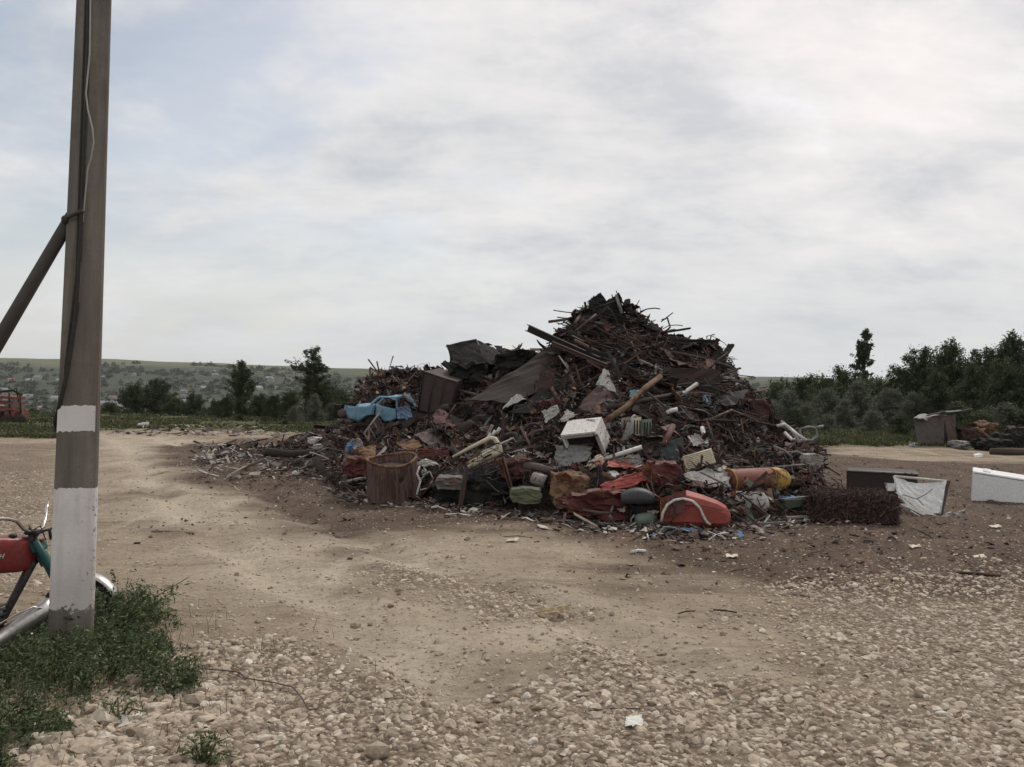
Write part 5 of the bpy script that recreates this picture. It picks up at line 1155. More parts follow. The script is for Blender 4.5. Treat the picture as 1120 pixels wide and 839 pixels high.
def moto_seat():
    Y = 10.9; reg([(678, 527), (722, 565)]); o = at(698, 555, Y); root = empty('motorcycle_wreck', o, 'wrecked motorcycle with a black saddle and a red mudguard at the front of the heap', 'motorcycle wreck'); P = lambda x, y, d=0.: at(x, y, Y + d) - o
    b = MB(); n = 14; rows = []
    for i, x in enumerate(np.linspace(679, 716, 9)):
        t = i / 8; h = 13 * math.sin(math.pi * (t * .82 + .1)) ** .6; rows.append([P(x, 546 - h * max(0, math.sin(a)) ** .7 + 5 * (1 if math.sin(a) < 0 else 0), .18 * math.cos(a)) for a in np.linspace(0, 2 * math.pi, n, endpoint=False)])
    vs = [p for r in rows for p in r]; b.add(vs, [(i * n + j, i * n + (j + 1) % n, (i + 1) * n + (j + 1) % n, (i + 1) * n + j) for i in range(8) for j in range(n)] + [tuple(range(n - 1, -1, -1)), tuple(8 * n + j for j in range(n))], 0, True); b.build('saddle', mat('saddle_leather', (.035, .038, .045), .55, dirt=.4), root)
    b = MB(); c = P(705, 560); rows = []
    for a in np.linspace(R(100), R(35), 9): rows.append([c + Vector((math.cos(a) * .30, k * .07, math.sin(a) * .27)) for k in (-1, 0, 1)])
    b.grid(rows, .006); b.build('mudguard', mat('pink_red_paint', (.50, .19, .17), .45, dirt=.3), root)
    b = MB(); b.tube([P(682, 548), P(696, 556), P(716, 560)], .022, 7); b.tube([P(692, 553), P(688, 570)], .02, 7); b.tube([P(706, 546), P(700, 562), P(690, 566)], .018, 7); b.tube([P(712, 549), P(726, 549), P(729, 547)], .018, 7); b.box(P(704, 556, .1), (.30, .25, .16), bev=.03); b.build('frame', m_soot, root)
    b = MB(); b.lathe([(.05, -.14), (.085, -.10), (.09, .08), (.05, .15)], 14, axis=(1, .1, .1), org=P(706, 568, -.1)); b.build('muffler', m_green, root)
    b = MB(); b.tube([P(694, 563, -.2), P(690, 568, -.22), P(691, 575, -.2), P(697, 578, -.2), P(716, 578, -.2), P(733, 578, -.1)], .013, 7); b.tube([P(713, 568, -.2), P(717, 579, -.22)], .012, 6); b.build('crash_bar', m_grey, root)
moto_seat()
pipe('thin_rod', 'left one of the two thin rods standing left of the wrecked motorcycle', 'rod', [(664, 545), (655, 572)], .014, m_grey, 11.0)
pipe('thin_rod', 'right one of the two thin rods standing left of the wrecked motorcycle', 'rod', [(673, 545), (664, 573)], .014, m_grey, 10.95)
def sidecar():
    Y = 10.8; reg([(720, 533), (799, 578)]); o = at(760, 570, Y); root = empty('red_sidecar', o, 'red sidecar body with a crease line lying at the front of the heap', 'sidecar'); P = lambda x, y, d=0.: at(x, y, Y + d) - o
    # cross-sections from the open tail (left) to the blunt nose (right)
    secs = [(722, 548, 574, .18), (735, 541, 576, .24), (751, 536, 577, .27), (768, 541, 577, .27), (784, 547, 577, .24), (794, 553, 576, .20), (799, 562, 573, .10)]; n = 12; rows = []
    for x, yt, yb, w_ in secs:
        row = []
        for (u, v) in ((0, -1.0), (.55, -.97), (.95, -.72), (1, -.38), (1.05, -.22), (.98, .1), (.86, .7), (.5, .98), (0, 1)):
            row.append((x, (yt + yb) / 2 + v * (yb - yt) / 2, u * w_))
        full = [P(a, b_, -c) for a, b_, c in row] + [P(a, b_, c) for a, b_, c in row[-2:0:-1]]; rows.append(full)
    n = len(rows[0]); b = MB(); b.add([p for r in rows for p in r], [(i * n + j, i * n + (j + 1) % n, (i + 1) * n + (j + 1) % n, (i + 1) * n + j) for i in range(len(rows) - 1) for j in range(n)] + [tuple(range(n - 1, -1, -1)), tuple((len(rows) - 1) * n + j for j in range(n))]); b.build('hull', m_redp, root)
    b = MB(); b.tube([P(748, 552.5, -.292), P(772, 553.5, -.298), P(790, 558.5, -.25)], .007, 6); b.build('trim_line', m_redd, root)
    b = MB(); b.quad([P(722, 545, -.2), P(750, 536, -.27), P(750, 560, -.33), P(724, 566, -.26)], .04, 5, .01, 4); b.build('side_patch', m_redd, root)
sidecar()
pipe('white_hoop', 'white tubular hoop standing against the red sidecar', 'metal hoop', [(723.5, 570), (725, 561), (730, 552), (738, 547), (747, 545.5), (757, 548), (765, 555), (769, 564), (773, 571), (777, 574)], .018, m_enamel, 10.5, hero=True)
pipe('brown_hoop', 'thin rusty hoop just inside the white tubular hoop', 'metal hoop', [(733, 572), (739, 563), (738, 553), (734, 549)], .014, m_rust, 10.5)
pipe('ground_pole', 'rusty pole lying on the dirt in front of the red sidecar', 'pole', [(719, 571), (736, 574), (754, 577)], .02, m_rust, 10.6, dys=[0, .1, .15])
lump('open_box', 'dark maroon box behind the red sidecar', 'box', 708, 505, 743, 531, m_redd, 9, .5, Y=11.6, jag=.09)
sheet('orange_sheet', 'orange primed sheet leaning left against the dark maroon box', 'panel', [(697, 511), (716, 505), (714, 527), (700, 531)], m_orange, 11.4, crumple=.04, seed=51)
sheet('slate_sheet', 'flat slate grey sheet above the dark maroon box', 'panel', [(722, 484), (746, 478), (748, 506), (724, 505)], mat('slate_paint', (.07, .085, .09), .6, rust=.2, dirt=.3), 12.6, crumple=.03, seed=52)
# roll, cylinders
def capsule(name, label, cat, p0, p1, Y0, Y1, r, m, dome=.35, wob=.0, seed=0, endm=None):
    a, c = at(*p0, Y0), at(*p1, Y1); L = (c - a).length; pr = [(.02 * r, 0)] + [(r * math.sin(t), r * dome * (1 - math.cos(t))) for t in np.linspace(.3, math.pi / 2, 5)] + [(r, L * k) for k in (.25, .4, .55, .7)] + [(r * math.cos(t), L - r * dome * (1 - math.sin(t))) for t in np.linspace(0.0, math.pi / 2 - .05, 6)]
    b = MB(); b.lathe(pr, 22, axis=c - a, org=a, wob=wob, seed=seed); reg([(p0[0], p0[1] - 12), (p1[0], p1[1] + 12)]); return b, a, c, pr, L
b, *_ = capsule('r', '', '', (782, 549), (838, 551), 11.4, 11.6, .162, None, .5, .05, 3); fin(b, 'bundled_roll', m_cloth, 'dirty white rolled bundle lying between the red sidecar and the trough', 'roll')
def gas_cyl():
    a, c = at(796, 527, 11.7), at(860, 524, 12.3); root = empty('gas_cylinder', a, 'rusty red gas cylinder with a yellow end lying behind the white bundle', 'gas cylinder'); r = .185; ax = c - a; L = ax.length
    b = MB(); b.lathe([(r * .3, 0), (r * .98, .006), (r, .03), (r, L * .35), (r, L * .66)], 26, axis=ax, org=(0, 0, 0)); b.build('body', mat('red_rust_paint', (.19, .065, .048), .65, rust=.35, dirt=.4), root)
    b = MB(); b.lathe([(r, L * .66), (r, L * .82), (r * .86, L * .93), (r * .6, L * .985), (r * .25, L)], 26, axis=ax); b.build('yellow_end', mat('yellow_flaking', (.42, .26, .045), .65, rust=.52, rustcol=(.13, .05, .032), dirt=.45), root)
    b = MB(); b.tube([Vector(ax.normalized()) * 0 + (ax.orthogonal().normalized() * math.cos(q) + ax.normalized().cross(ax.orthogonal().normalized()) * math.sin(q)) * r * 1.01 for q in np.linspace(0, 2 * math.pi, 36, endpoint=False)], .010, 6, closed=True); b.build('rim', m_yel, root)
    u = ax.normalized(); s = Vector((0, -1, .35)).normalized(); b = MB(); b.lathe([(.03, 0), (.035, .02), (.02, .03)], 12, axis=s, org=u * L * .84 + s * r * .93); b.build('valve_hole', m_soot, root); reg([(795, 511), (862, 541)])
gas_cyl()
sheet('grey_cloth', 'crumpled grey canvas lying left of the red gas cylinder', 'canvas', [(748, 517), (794, 508), (798, 532), (758, 534)], m_cloth, 11.6, (0, .3, -.1, -.2), .07, 9, 61, .02)
pipe('grey_rod', 'pale grey rod on the crumpled grey canvas', 'rod', [(766, 516), (782, 524), (796, 531)], .018, m_grey, 11.2)
# ribbed cream radiator
def radiator():
    Y = 12.0; reg([(746, 489), (786, 515)]); A, B_, C_, D_ = [at(*p) for p in ((747, 499, Y), (778, 490, Y + .1), (784, 506, Y), (752, 515, Y - .1))]; o = A; root = empty('ribbed_radiator', o, 'cream ribbed radiator panel tilted above the grey canvas', 'radiator'); P = [p - o for p in (A, B_, C_, D_)]
    b = MB(); nrm = (P[1] - P[0]).cross(P[3] - P[0]).normalized(); nrm = nrm if nrm.y > 0 else -nrm; paral(b, P[0], P[1] - P[0], P[3] - P[0], nrm * .12); b.build('body', m_cream, root)
    b = MB()
    for k in range(8):
        t = .08 + k * .12; b.tube([P[0].lerp(P[3], t) + (P[1] - P[0]) * .03 - nrm * .004, P[1].lerp(P[2], t) - (P[1] - P[0]) * .03 - nrm * .004], .011, 6)
    b.build('ribs', m_cream, root)
radiator()
sheet('white_casing', 'white bent plastic casing left of the slim white strip', 'casing', [(752, 477), (762, 475), (772, 485), (758, 488)], m_enamel, 12.6, crumple=.03, bend=.06, seed=62)
for k, (x, y, m, lb) in enumerate([(686, 468, m_grey, 'grey slotted vent panel, the left one of the ribbed panels'), (697, 468, m_cream, 'pale slotted vent panel in the middle of the ribbed panels'), (708, 470, m_green, 'greenish slotted vent panel, the right one of the ribbed panels')]):
    Y = 13.1; reg([(x - 7, y - 13), (x + 7, y + 13)]); o = at(x, y, Y); root = empty('vent_panel', o, lb, 'vent panel'); b = MB(); b.quad([at(x - 5, y - 11, Y) - o, at(x + 5, y - 12, Y + .1) - o, at(x + 4, y + 12, Y) - o, at(x - 6, y + 11, Y - .05) - o], .02, 5, .03, k); b.build('panel', m, root)
    b = MB()
    for j in range(3): b.box(at(x - 3 + 3 * j, y - 1, Y - .03) - o, (.018, .02, .22)); b.build('slots', m_redd if k == 0 else m_soot, root) if j == 2 else None
pipe('grey_horn', 'grey tapered exhaust pipe left of the slotted vent panels', 'pipe', [(690, 462), (684, 482), (672, 493)], [.05, .07, .03], m_grey, 12.9)
# trough and planks
def trough():
    Y = 12.0; reg([(833, 540), (886, 560)]); o = at(859, 551, Y); root = empty('steel_trough', o, 'grey green sheet trough with a pale rim right of the white bundle', 'trough'); P = lambda x, y, d=0.: at(x, y, Y + d) - o
    b = MB(); rows = []
    for x, sg in ((836, .5), (842, .95), (860, 1), (874, .95), (880, .5)): rows.append([P(x, 548 + 0 * sg - (x - 836) * .06, -.22), P(x, 548 + 9 * sg - (x - 836) * .06, -.15), P(x, 548 + 9 * sg - (x - 836) * .06, .15), P(x, 547 - (x - 836) * .06, .22)])
    b.grid(rows, .008); b.build('basin', m_green, root); b = MB(); b.tube([P(834, 548, -.23), P(886, 543, -.23)], .014, 6); b.tube([P(834, 546.5, .22), P(886, 541.5, .22)], .014, 6); b.build('rim', m_grey, root)
    b = MB(); b.box(P(858, 545, 0), (.3, .25, .08), bev=.02); b.build('contents', m_bluec, root)
trough()
m_plank = mat('grey_plank', (.15, .13, .11), .9, dirt=.5, scale=6)
for k, (pa, pb, Y, lb) in enumerate([((795, 558), (858, 562), 10.75, 'dark board lying under the white bundle'), ((812, 566), (892, 562), 10.6, 'grey board lying flat in front of the trough'), ((838, 569), (890, 566), 10.45, 'pale narrow board nearest the camera by the trough'), ((828, 575), (860, 573), 10.3, 'short stick on the dirt in front of the boards')]):
    a, c = gnd(*pa, .04), gnd(*pb, .05); b = MB(); s = Vector((0, .12 if k < 2 else .05, 0)); paral(b, a, c - a, s, Vector((0, 0, .03))); fin(b, 'board', [m_rustd, m_plank, m_grey, m_plank][k], lb, 'board')

# ---------- barrel
def barrel():
    Y = 12.9; reg([(402, 486), (460, 548)]); c = at(431, 545, Y); c.z = 0; c.z = -.02; root = empty('steel_barrel', c, 'wide rusty open-topped barrel at the left front of the heap', 'barrel'); H = at(431, 499, Y).z; r = 26.5 / F * Y
    wb = lambda a: 1 + .02 * math.sin(3 * a + 1) + .012 * math.sin(7 * a)
    b = MB(); n = 60; pr = [(1.10, 0), (1.09, H * .25), (1.05, H * .6), (1.01, H * .9), (1.0, H), (.955, H), (.96, H * .6), (.96, H * .1)]; vs = []
    for rr, h in pr:
        for j in range(n):
            a = 2 * math.pi * j / n; k = wb(a) * rr * r * (1 + (.030 if j % 4 == 0 else 0) * (1 if rr > .98 else 0)); vs.append((math.cos(a) * k, math.sin(a) * k * .9, h + (.03 * math.sin(a * 2 + .6) if h > H * .5 else 0)))
    b.add(vs, [(i * n + j, i * n + (j + 1) % n, (i + 1) * n + (j + 1) % n, (i + 1) * n + j) for i in range(len(pr) - 1) for j in range(n)], 0, True); b.build('wall', mat('streaked_rust', (.135, .088, .074), .9, rust=.55, rustcol=(.07, .036, .03), dirt=.4, scale=3, var=.5, aniso=(6, 6, .5)), root)
    b = MB(); b.tube([(math.cos(a) * r * .99 * wb(a), math.sin(a) * r * .9 * wb(a), H + .03 * math.sin(a * 2 + .6)) for a in np.linspace(0, 2 * math.pi, 50, endpoint=False)], .022, 7, closed=True); b.build('rim', m_tanb, root)
    b = MB(); b.lathe([(.02, H * .82), (r * .5, H * .84), (r * .93, H * .80), (r * .93, H * .6), (.02, H * .6)], 30, wob=.02, seed=3); b.build('fill', m_rustd, root); root.rotation_euler = (R(12), R(-3), 0)
barrel()
lump('red_crate', 'dark red dented crate left of the wide rusty barrel', 'crate', 378, 499, 408, 520, m_redd, 12, .5, Y=13.1, jag=.15)
sheet('tan_cover', 'tan crumpled cover on top of the dark red crate', 'cover', [(392, 490), (410, 488), (412, 501), (394, 502)], m_tanb, 13.2, (0, .3, 0, 0), .04, seed=63)
sheet('white_cloth', 'white rag draped behind the dark red crate', 'rag', [(384, 481), (395, 479), (399, 489), (387, 490)], m_cloth, 13.9, crumple=.08, seed=64)
sheet('blue_bag', 'blue plastic bag beside the white rag', 'bag', [(378, 486), (386, 483), (386, 492), (379, 493)], m_bluec, 13.8, crumple=.06, seed=65)
sheet('tan_hood', 'tan brown curled sheet just behind the open top of the barrel', 'metal sheet', [(432, 482), (455, 478), (464, 488), (440, 491)], m_tanb, 13.5, (0, .3, 0, 0), .05, bend=.1, seed=66)
sheet('red_sheet', 'dark red flat sheet right behind the barrel rim', 'metal sheet', [(456, 491), (490, 490), (492, 499), (458, 500)], m_redd, 13.3, crumple=.04, seed=67)
sheet('white_rag', 'white rag hanging right of the barrel rim', 'rag', [(456, 506), (466, 501), (480, 508), (460, 511)], m_enamel, 12.4, crumple=.05, seed=68)
pipe('white_wire', 'white curled wire hanging below the white rag by the barrel', 'wire', [(459, 510), (456, 518), (460, 526), (457, 536), (456, 541)], .014, m_enamel, 12.1)
pipe('white_wire', 'pale wire bow between the barrel and the grey steel pan', 'wire', [(462, 520), (470, 516), (474, 524), (468, 534), (460, 536)], .012, m_grey, 12.0)
lump('steel_pan', 'dull grey dented pan right of the barrel', 'pan', 477, 520, 508, 534, m_steel, 14, .4, Y=12.1, jag=.08)
lump('machine_frame', 'dark greasy machine block below the cream car door', 'machine', 484, 516, 552, 552, m_soot, 15, .5, Y=12.5, jag=.24)
for k, (a, c, lb) in enumerate([((513, 512), (506, 555), 'rusty angle post standing in front of the dark machine block'), ((548, 500), (562, 548), 'rusty angle post leaning right of the dark machine block')]): beam('angle_post', lb, a, c, 11.9, 11.85, .05, .05, m_rust, cat='post')
lump('green_sack', 'pale green cushion lying at the foot of the heap left of the tan crushed drum', 'cushion', 558, 533, 592, 549, m_lime, 16, .35, Y=11.6, jag=.07)
b = MB(); a_ = at(582, 522, 11.9); b.lathe([(.02, 0), (.085, 0), (.105, .22), (.098, .22), (.08, .01)], 18, axis=(.75, -.2, -.25), org=a_); fin(b, 'bucket', m_grey, 'small grey bucket lying on its side above the pale green cushion', 'bucket'); reg([(580, 512), (598, 530)])
lump('rust_hood', 'curved rust red casing left of the small grey bucket', 'casing', 546, 500, 580, 522, m_maroon, 17, .5, Y=12.2, jag=.18)
pipe('rust_pipe', 'rusty pipe end pointing right over the small grey bucket', 'pipe', [(572, 508), (592, 512), (604, 516)], .06, m_rust, 12.0)
for k, (x, y, r) in enumerate([(583, 476, .20), (588, 479, .15), (577, 482, .17), (592, 472, .13)]):
    Y = D(x, y, -.3); c = at(x, y, Y); b = MB(); ta = .5 + .4 * k; b.tube([c + Matrix.Rotation(ta, 3, 'Z') @ Matrix.Rotation(.4 * k, 3, 'X') @ Vector((math.cos(a) * r, 0.02 * math.sin(3 * a), math.sin(a) * r)) for a in np.linspace(0, 2 * math.pi, 24, endpoint=False)], .028, 7, closed=True); fin(b, 'cable_coil', m_rustd, ['largest coiled rusty cable left of the tipped white cabinet', 'coiled rusty cable nearest the tipped white cabinet but one', 'leftmost coiled rusty cable left of the tipped white cabinet', 'smallest and rightmost coiled rusty cable by the tipped white cabinet'][k], 'cable coil', 'coiled rusty cables in the middle of the heap')
reg([(568, 462), (600, 492)])
# striped thing
for k in range(3):
    pipe('striped_tube', ['leftmost', 'middle', 'rightmost'][k] + ' short white tube piece left of the coiled cables', 'tube', [(533 + k * 5, 480 - k * 3), (537 + k * 5, 474 - k * 3)], .03, m_enamel, 13.4, group='row of short white tube pieces')
# green and red bits
sheet('red_chip', 'bright red flat strip on the right flank above the slim white strip', 'scrap piece', [(764, 462), (770, 459), (783, 464), (770, 466)], m_redp, crumple=.02, seed=70, off=-.5)
pipe('white_arc', 'white curved trim piece above the slotted vent panels', 'trim', [(729, 452), (735, 449), (741, 448)], .04, m_enamel, off=-.5)

# ---------- right end: tube frame
def tubeframe(name, label, loops, Y, m, r=.028):
    b = MB()
    for L in loops: b.tube([at(x, y, Y + d) for x, y, d in L], r, 8)
    return fin(b, name, m, label, 'tube frame')
tubeframe('tube_frame', 'white bent tube frame sticking out at the right end of the heap', [[(850, 466, 0), (858, 464, 0), (866, 470, 0), (872, 480, 0), (866, 481, .1), (858, 473, .2)], [(864, 469, 0), (873, 476, -.1), (881, 481, -.1), (873, 483, 0)]], 13.5, m_enamel)
tubeframe('tube_frame', 'grey chair frame loop beside the white bent tube frame', [[(874, 470, 0), (884, 467, .1), (892, 468, .1), (894, 476, .1), (888, 482, 0), (878, 481, 0), (874, 470, 0)], [(892, 468, .1), (900, 466, .2)]], 14.2, m_grey, .025)
tubeframe('tube_frame', 'pale bent rod tangle low on the right end of the heap', [[(846, 488, 0), (858, 493, 0), (866, 500, 0), (862, 505, .1)], [(850, 496, 0), (872, 494, .1), (884, 500, 0)]], 13.3, m_grey, .02)
lump('plastic_can', 'grey dented can on the right end of the heap', 'can', 878, 496, 897, 508, m_grey, 18, .3, Y=13.0, jag=.08)

# ---------- left rubble
def bumper():
    Y = 18.3; o = at(322, 504, Y); o.z = tz(o.x, Y); root = empty('car_bumper', o, 'long black rubber bumper piece lying on the rubble at the left', 'bumper'); P = lambda x, y, d=0.: at(x, y, Y + d) - o
    b = MB(); b.tube([P(289, 498, 0), P(293, 494, -.02), P(300, 495, -.05), P(318, 497, -.1), P(338, 496, -.1), P(350, 495, -.05), P(356, 499, 0)], [.05, .09, .10, .085, .10, .10, .06], 14); b.build('body', m_rub, root)
    b = MB(); b.tube([P(293, 491), P(318, 493.5, -.08), P(352, 491)], .018, 6); b.build('lip', m_soot, root)
bumper(); reg([(287, 487), (358, 506)])
LEFT = [((232, 492), (258, 482), m_plank, .05, 'weathered plank slanting up right, leftmost in the pale rubble'), ((250, 495), (268, 481), m_cloth, .045, 'pale stick leaning right among the left rubble'), ((262, 492), (280, 485), m_plank, .05, 'flat grey plank in the middle of the left rubble'), ((240, 487), (262, 490), m_cloth, .03, 'thin pale strip sloping down right in the left rubble'), ((272, 480), (286, 488), m_grey, .035, 'short grey bar left of the black bumper piece')]
for p0, p1, m, r, lb in LEFT:
    Y = D((p0[0] + p1[0]) / 2, (p0[1] + p1[1]) / 2, -.2); a, c = at(*p0, Y), at(*p1, Y + .1); b = MB(); paral(b, a, c - a, Vector((0, .14, 0)), Vector((0, 0, r))); fin(b, 'rubble_plank', m, lb, 'plank')
for k, (x0, y0, x1, y1, m, lb) in enumerate([(338, 478, 352, 486, m_enamel, 'white lumpy bag at the left foot of the heap'), (344, 486, 358, 493, m_cloth, 'grey white bag above the right end of the black bumper'), (366, 470, 376, 478, m_enamel, 'small white bag left of the blue plastic bag'), (400, 466, 412, 470, m_enamel, 'white flat piece lying under the blue car wreck')]):
    lump('rubbish_bag', lb, 'bag', x0, y0, x1, y1, m, 30 + k, .3, jag=.1)

# ---------- right foreground group
def rebar_bale():
    Y = 11.4; c = at(938, 574, Y); c.z = tz(c.x, Y); w_ = 86 / F * Y; root = empty('scrap_bale', c, 'compressed bale of dark rusty rods and shavings on the dirt right of the heap', 'scrap bale'); H = .37
    b = MB(); b.box((0, .32, H * .46), (w_ * .95, .55, H * .86), bev=.04); b.build('core', m_rustd, root)
    n = 4200; face = rng.choice(4, n, p=[.45, .3, .125, .125]); u = rng.uniform(-.5, .5, n); v = rng.random(n)
    X = np.where(face < 2, u * w_, np.where(face == 2, -w_ / 2, w_ / 2)); Y_ = np.where(face == 0, 0.02, np.where(face == 1, v * .62, v * .62)); Z = np.where(face == 0, v * H, np.where(face == 1, H, v * H))
    C = np.stack([X, Y_, Z], -1) + rng.normal(0, .022, (n, 3)); m_ = n; L = rng.uniform(.03, .13, m_); th = .009
    ang = rng.normal(0, 1.0, m_); ax = np.stack([np.sin(ang), rng.normal(0, .35, m_), np.cos(ang)], -1); ax /= np.linalg.norm(ax, axis=1)[:, None]; sd = np.cross(ax, rng.normal(size=(m_, 3))); sd /= np.linalg.norm(sd, axis=1)[:, None]; s2 = np.cross(ax, sd)
    V = np.stack([C + ax * (L * a)[:, None] * .5 + (sd * p + s2 * q) * th * rng.uniform(.5, 1.4, (m_, 1)) + ax * 0 for a in (-1, 1) for p, q in ((1, 0), (0, 1), (-1, 0), (0, -1))], 1); V[:, :, 2] = np.maximum(V[:, :, 2], 0)
    f = np.array([(0, 1, 5, 4), (1, 2, 6, 5), (2, 3, 7, 6), (3, 0, 4, 7), (0, 3, 2, 1), (4, 5, 6, 7)]); Fi = (f[None] + (np.arange(m_) * 8)[:, None, None]).reshape(-1, 4)
    o = big_mesh('rods', V.reshape(-1, 3), Fi, island_mat('bale_rods', [((.055, .032, .028), 5), ((.085, .048, .040), 4), ((.035, .024, .022), 4), ((.12, .075, .06), 1.2)], .8), parent=root); o['kind'] = 'stuff'
rebar_bale()
def dark_panel():
    Y = 13.4; A, B_, C_, D_ = at(927, 515, Y), at(1004, 519, Y + .3), at(1001, 545, Y + .3), at(927, 545, Y); o = (A + B_) / 2; o.z = 0; root = empty('dark_casing', o, 'flat dark metal casing standing behind the rusty bale', 'casing'); P = [p - o for p in (A, B_, C_, D_)]
    for p in P[2:]: p.z = 0.0
    b = MB(); b.quad(P, .015, 6, .02, 3); dv = Vector((.22, .5, .03)); b.quad([P[0], P[0] + dv, P[1] + dv, P[1]], .015, 5, .02, 4); b.quad([P[1], P[1] + dv, P[2] + dv, P[2]], .015, 4, .02, 6); b.build('shell', mat('dark_brown_hollow_shade', (.024, .019, .018), .7, rust=.2, dirt=.2), root)  # front is closed; shade of an open hollow is darkened into the brown
    b = MB(); b.tube([P[0] + Vector((0, -.02, .01)), P[1] + Vector((0, -.02, .01))], .016, 6); b.build('edge_strip', m_grey, root)
dark_panel()
def fridge_liner():
    Y = 12.55; o = at(1008, 566, Y); o.z = 0; root = empty('broken_fridge_door', o, 'broken white fridge liner leaning tilted between the bale and the white chest', 'fridge part'); P = lambda x, y, d=0.: at(x, y, Y + d) - o
    b = MB(); A, B_, C_, D_ = P(978, 521, .25), P(1034, 526, .2), P(1028, 562, -.15), P(984, 546, -.1)
    b.quad([A, B_, C_, D_], .03, 10, .03, 5, bend=.13, ragged=.006); b.build('liner', mat('white_plastic', (.60, .60, .585), .4, dirt=.35, var=.12), root)
    b = MB(); b.tube([A, B_, C_], .02, 6); b.build('rim', m_enamel, root)
    b = MB(); b.quad([B_ + Vector((.02, 0, 0)), B_ + Vector((.10, .03, 0)), C_ + Vector((.07, .03, 0)), C_ + Vector((.02, 0, -.0))], .01, 4, .02, 3); b.build('outer_skin', m_maroon, root)
    b = MB(); b.tube([P(988, 541, -.12), P(1002, 546, -.2), P(1012, 541, -.2), P(1020, 535, -.1)], .006, 6); b.tube([P(1003, 545, -.15), P(1010, 553, -.2)], .005, 6); b.build('seal', m_rub, root)
    b = MB(); b.quad([P(969, 528, 0), P(980, 529, .1), P(982, 537, .1), P(972, 537, 0)], .01, 3, .02, 1); b.quad([P(979, 538, -.1), P(988, 541, -.1), P(1025, 564, -.25), P(1012, 562, -.25)], .02, 5, .015, 2); b.quad([P(983, 551, -.2), P(990, 551, -.2), P(1016, 561, -.3), P(1010, 564, -.3)], .01, 4, .015, 7); b.build('broken_strip', m_enamel, root)
fridge_liner()
def chest():
    Y = 14.2; root = empty('chest_freezer', at(1062, 549, Y), 'plain white chest appliance shell lying on the dirt at the right edge', 'appliance'); o = root.location; O = Vector(); O.z = 0
    A = at(1128, 560, Y - .25) - o; U = at(1064, 515, Y) - o; dv = Vector((.34, .60, .02)); b = MB()
    o.z = o.z
    au = A.normalized(); uu = U.normalized()
    import bmesh
    paral(b, O, A, U, dv); ob = b.build('shell', mat('white_appliance', (.70, .70, .69), .42, rust=.04, dirt=.22, var=.08), root)
    md = ob.modifiers.new('bevel', 'BEVEL'); md.width = .02; md.segments = 3
    b = MB(); b.tube([U + au * .03 + Vector((0, -.003, -.035)), A + U + Vector((0, -.003, -.035))], .004, 5); b.tube([O + au * .02 + uu * .02, A + uu * .02], .008, 5); b.build('seam', m_soot, root)
    b = MB(); b.tube([at(1078, 549, Y - .15) - o, at(1084, 547, Y - .25) - o, at(1092, 551, Y - .35) - o, at(1103, 553, Y - .3) - o], .008, 6); b.build('cord', m_rub, root)
    b = MB(); b.quad([U + A * .18 + dv * .2 + Vector((0, 0, .003)), U + A * .3 + dv * .2 + Vector((0, 0, .003)), U + A * .3 + dv * .6 + Vector((0, 0, .02)), U + A * .18 + dv * .6 + Vector((0, 0, .02))], .01, 3, .01, 3); b.build('lid_scrap', m_enamel, root)
chest()
sheet('flat_piece', 'small flat pale slab lying in front of the broken fridge liner', 'slab', [(1035, 562), (1056, 559), (1063, 566), (1038, 571)], m_grey, 12.25, (0, .3, .25, -.05), .01, 4, 3, .04, off=0)
pipe('thin_stick', 'pale thin stick on the dirt in front of the fridge liner', 'stick', [(996, 559), (1008, 566)], .012, m_enamel, 12.2)

# ---------- collapsed shed at the right back, and what lies beside it
def shed():
    Y = 30.3; o = at(1022, 487, Y); o.z = 0; root = empty('collapsed_shed', o, 'collapsed grey sheet metal shed in front of the dark trees at the right', 'shed'); P = lambda x, y, d=0.: at(x, y, Y + d) - o
    m = mat('shed_grey_sheet', (.115, .105, .10), .8, rust=.3, dirt=.4)
    b = MB(); b.quad([P(999, 458), P(1032, 455), P(1032, 487), P(1004, 489)], .06, 8, .03, 5); b.quad([P(1032, 455), P(1046, 453, 1.6), P(1046, 486, 1.6), P(1032, 487)], .06, 6, .03, 6); b.quad([P(999, 458), P(1003, 456, 2), P(1006, 486, 2), P(1004, 489)], .06, 5, .03, 7); b.build('wall', m, root)
    b = MB(); b.quad([P(1000, 455, -.3), P(1014, 458, -.3), P(1036, 453, 1.8), P(1006, 453, 1.8)], .12, 6, .03, 8); b.quad([P(1014, 458, -.35), P(1034, 451, -.3), P(1052, 450, 1.5), P(1030, 452, 1.9)], .10, 6, .03, 9); b.quad([P(1034, 452, -.2), P(1063, 447, 0), P(1064, 449, 1.2), P(1040, 452, 1.4)], .06, 5, .03, 10); b.build('roof', mat('shed_roof_sheet', (.20, .195, .19), .7, rust=.2, dirt=.4), root)
    b = MB(); b.quad([P(1033, 456, -.1), P(1042, 454, -.1), P(1048, 487, -.1), P(1038, 488, -.1)], .08, 6, .03, 11); b.build('loose_boards', m_rust, root)
shed()
for k, (x0, y0, x1, y1, Y, m, cat, lb) in enumerate([(1046, 468, 1076, 488, 30.5, m_rust, 'debris', 'rusty crushed sheet pile leaning right of the collapsed shed'), (1066, 462, 1086, 484, 31, m_tanb, 'debris', 'brown slanted board lump behind the logs at the right'), (1070, 480, 1100, 493, 28.5, m_soot, 'debris', 'low dark burnt lump right of the collapsed shed'), (1088, 474, 1116, 493, 29.0, m_soot, 'car part', 'black rounded machine part at the far right edge'), (1104, 468, 1135, 492, 30, m_rustd, 'debris', 'dark scrap lump at the extreme right edge behind the log'), (1044, 482, 1056, 490, 29, m_grey, 'debris', 'small grey lump at the foot of the collapsed shed')]):
    lump('scrap_lump', lb, cat, x0, y0, x1, y1, m, 50 + k, .8, Y=Y, jag=.16)
